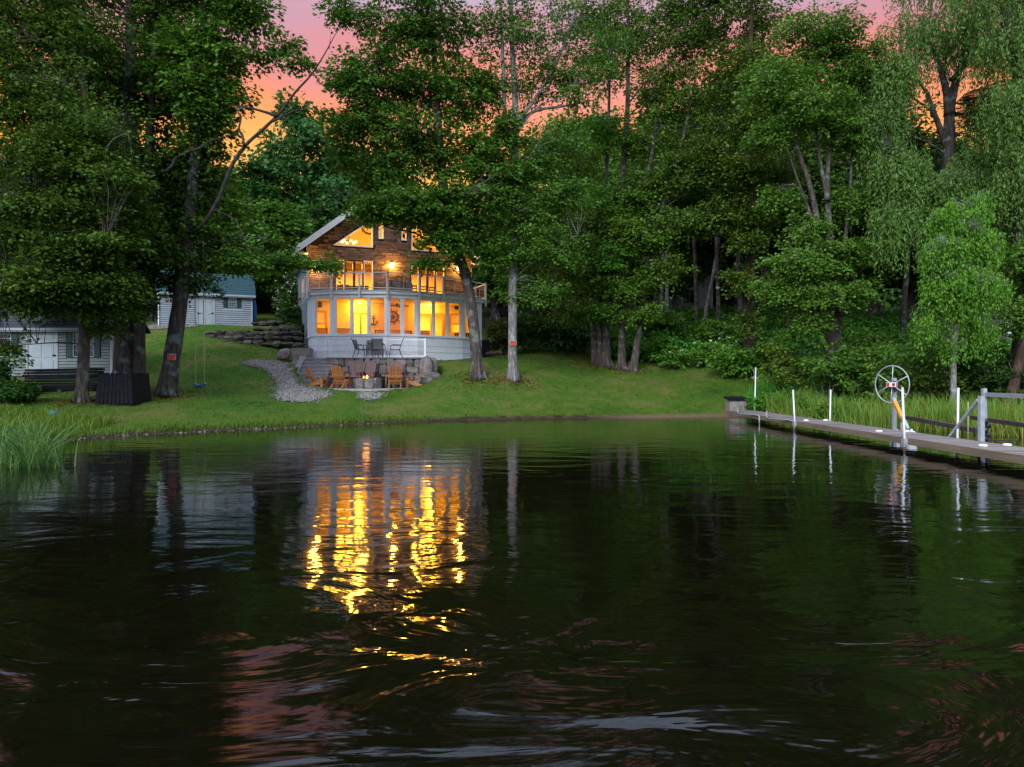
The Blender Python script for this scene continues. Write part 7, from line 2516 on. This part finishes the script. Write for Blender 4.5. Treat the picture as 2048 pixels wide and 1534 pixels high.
tag(obj_from(np_mesh('lawn_grass', V, T, M['grass']), 'lawn_grass'), 'short mown lawn grass', kind='stuff')
M['drygrass'] = leaf_mat('dry grass', [(0.05, 0.04, 0.02), (0.10, 0.085, 0.04), (0.17, 0.14, 0.08)], 0.2, 0.0)
V, T = blades(x[dm], y[dm], z[dm] - .01, rng.uniform(.03, .08, dm.sum()), rng.uniform(.014, .028, dm.sum()), .9, 1, rng)
tag(obj_from(np_mesh('dry_grass', V, T, M['drygrass']), 'dry_grass'), 'dry worn patches of lawn grass', kind='stuff')
xs = np.linspace(-16, 10.5, 26000) + rng.normal(0, .05, 26000)
sh = np.array(SHORE)
ys = np.interp(xs, sh[:10, 0], sh[:10, 1]) + 0.25 + np.abs(rng.normal(0, .55, 26000))
z = hmap(xs, ys)
kk = (z > 0.03) & (rng.uniform(0, 1, 26000) < .55 + .45 * np.sin(xs * 2.1) * np.sin(xs * .7 + 1))
V, T = blades(xs[kk], ys[kk], z[kk] - .01, rng.uniform(.10, .30, kk.sum()), rng.uniform(.012, .022, kk.sum()), .8, 2, rng)
tag(obj_from(np_mesh('bank_grass', V, T, M['grass']), 'bank_grass'), 'longer uncut grass along the waterline', kind='stuff')
xs, ys = rng.uniform(-18, -12.3, 5000), rng.uniform(17.3, 22.0, 5000)
z = hmap(xs, ys)
kk = z > 0.02
V, T = blades(xs[kk], ys[kk], z[kk], rng.uniform(.2, .55, kk.sum()), rng.uniform(.015, .026, kk.sum()), .7, 3, rng)
tag(obj_from(np_mesh('tall_grass', V, T, M['grass']), 'tall_grass'), 'tall uncut grass beside the left reeds', kind='stuff')
xs, ys = rng.uniform(9.6, 16, 9000), rng.uniform(27.5, 34, 9000)
z = hmap(xs, ys)
kk = (z > 0.05) & (xs - 9.6 > (ys - 31.5) * 1.0)
V, T = blades(xs[kk], ys[kk], z[kk], rng.uniform(.25, .7, kk.sum()), rng.uniform(.018, .03, kk.sum()), .6, 3, rng)
tag(obj_from(np_mesh('bank_weeds', V, T, M['fern']), 'tall_grass'), 'tall weeds on the bank beside the dock box', kind='stuff')

# --- notice signs on the two trunks
def sign(lab, px, py, Y, w_, h_, tilt):
    p = P(px, py, Y)
    s_ = thing('notice_sign', lab, 'sign', p, 'signs nailed to trunks')
    rot = Matrix.Rotation(tilt, 3, 'Y')
    for nm, mt_, dy, sx, sz, dz_ in (('backing', 'whitemetal', 0, w_ * 1.06, h_ * 1.1, 0), ('board', 'signdark', .006, w_, h_, 0), ('print', 'signred', .012, w_ * .74, h_ * .86, 0), ('print', 'signred', .0125, w_ * .96, h_ * .2, -.02), ):
        mb = MB()
        mb.box(p + Vector((0, -dy, dz_)), (sx, .005, sz), rot)
        mb.build(nm, M[mt_], s_)
    for q in range(3):
        mb = MB()
        mb.box(p + Vector((0, -.018, h_ * (.27 - .27 * q))), (w_ * (.5 if q != 1 else .62), .004, h_ * .07), rot)
        mb.build('print_line', M['signdark'], s_)
sign('orange red notice sign on the leaning dark trunk by the swing', 343.5, 714, 26.66, .29, .2, R(0))
sign('orange red notice sign on the straight pale trunk right of the house', 1026, 686, 32.74, .28, .2, R(0))

# leaf litter and soil round the trunk feet, pebbles at the waterline
lx, ly = [], []
for px, py, Y, n, r in ((333, 790, 27, 500, .75), (250, 790, 27.2, 400, .8), (163, 805, 24.6, 350, .6), (956, 752, 33, 450, .8), (1026, 757, 33, 400, .7), (1200, 733, 39.3, 500, 1.0), (1243, 741, 38.3, 260, .6), (1266, 745, 37.6, 260, .6)):
    p = P(px, py, Y)
    q = np.abs(rng.normal(0, r, n))
    a = rng.uniform(0, 6.28, n)
    lx.append(p.x + q * np.cos(a))
    ly.append(p.y + q * np.sin(a))
lx.append(rng.uniform(-18, 12, 900))
ly.append(rng.uniform(24, 40, 900))
lx, ly = np.concatenate(lx), np.concatenate(ly)
lz = hmap(lx, ly)
kk = lz > 0.1
c = np.stack([lx[kk], ly[kk], lz[kk] + .035], 1)
V, T = leaves(c, rng.normal(0, 1, c.shape), 2, .06, .15, .10, .35, 2.2, rng)
M['litter'] = leaf_mat('fallen leaf', [(0.03, 0.016, 0.012), (0.075, 0.035, 0.02), (0.13, 0.06, 0.03)], 0.1, 0.0)
tag(obj_from(np_mesh('leaf_litter', V, T, M['litter']), 'leaf_litter'), 'dry brown leaf litter round the trunk feet', kind='stuff')
n = 1500
xs = rng.uniform(-15, 10.5, n)
ys = np.interp(xs, sh[:10, 0], sh[:10, 1]) + rng.normal(-.02, .13, n) * (1 + 1.5 * np.sin(xs * 1.3) ** 2) + .12 * np.sin(xs * 3.1)
zs = hmap(xs, ys)
octa = np.array([(1, 0, 0), (-1, 0, 0), (0, 1, 0), (0, -1, 0), (0, 0, 1), (0, 0, -1)], float)
of = np.array([(0, 2, 4), (2, 1, 4), (1, 3, 4), (3, 0, 4), (2, 0, 5), (1, 2, 5), (3, 1, 5), (0, 3, 5)])
sz = .02 + .05 * rng.uniform(0, 1, n) ** 3
V = (octa[None] * sz[:, None, None] * rng.uniform(.6, 1.3, (n, 6, 1)) * np.array([1.2, 1, .6])) + np.stack([xs, ys, zs + .01], 1)[:, None, :]
T = of[None] + (np.arange(n) * 6)[:, None, None]
mp_, tp_ = new_mat('shore stone')
o_ = nd(tp_, 'ShaderNodeOutputMaterial')
pb_ = nd(tp_, 'ShaderNodeBsdfPrincipled')
pb_.inputs['Roughness'].default_value = 0.7
g_ = nd(tp_, 'ShaderNodeNewGeometry')
r_ = ramp(tp_, [(0, (0.03, 0.022, 0.016)), (0.6, (0.10, 0.075, 0.055)), (1, (0.22, 0.17, 0.13))])
lk(tp_, g_.outputs['Random Per Island'], r_.inputs[0])
lk(tp_, r_.outputs[0], pb_.inputs['Base Color'])
lk(tp_, pb_.outputs[0], o_.inputs[0])
tag(obj_from(np_mesh('shore_pebbles', V.reshape(-1, 3), T.reshape(-1, 3), mp_), 'shore_pebbles'), 'small wet stones and mud clods along the waterline', kind='stuff')
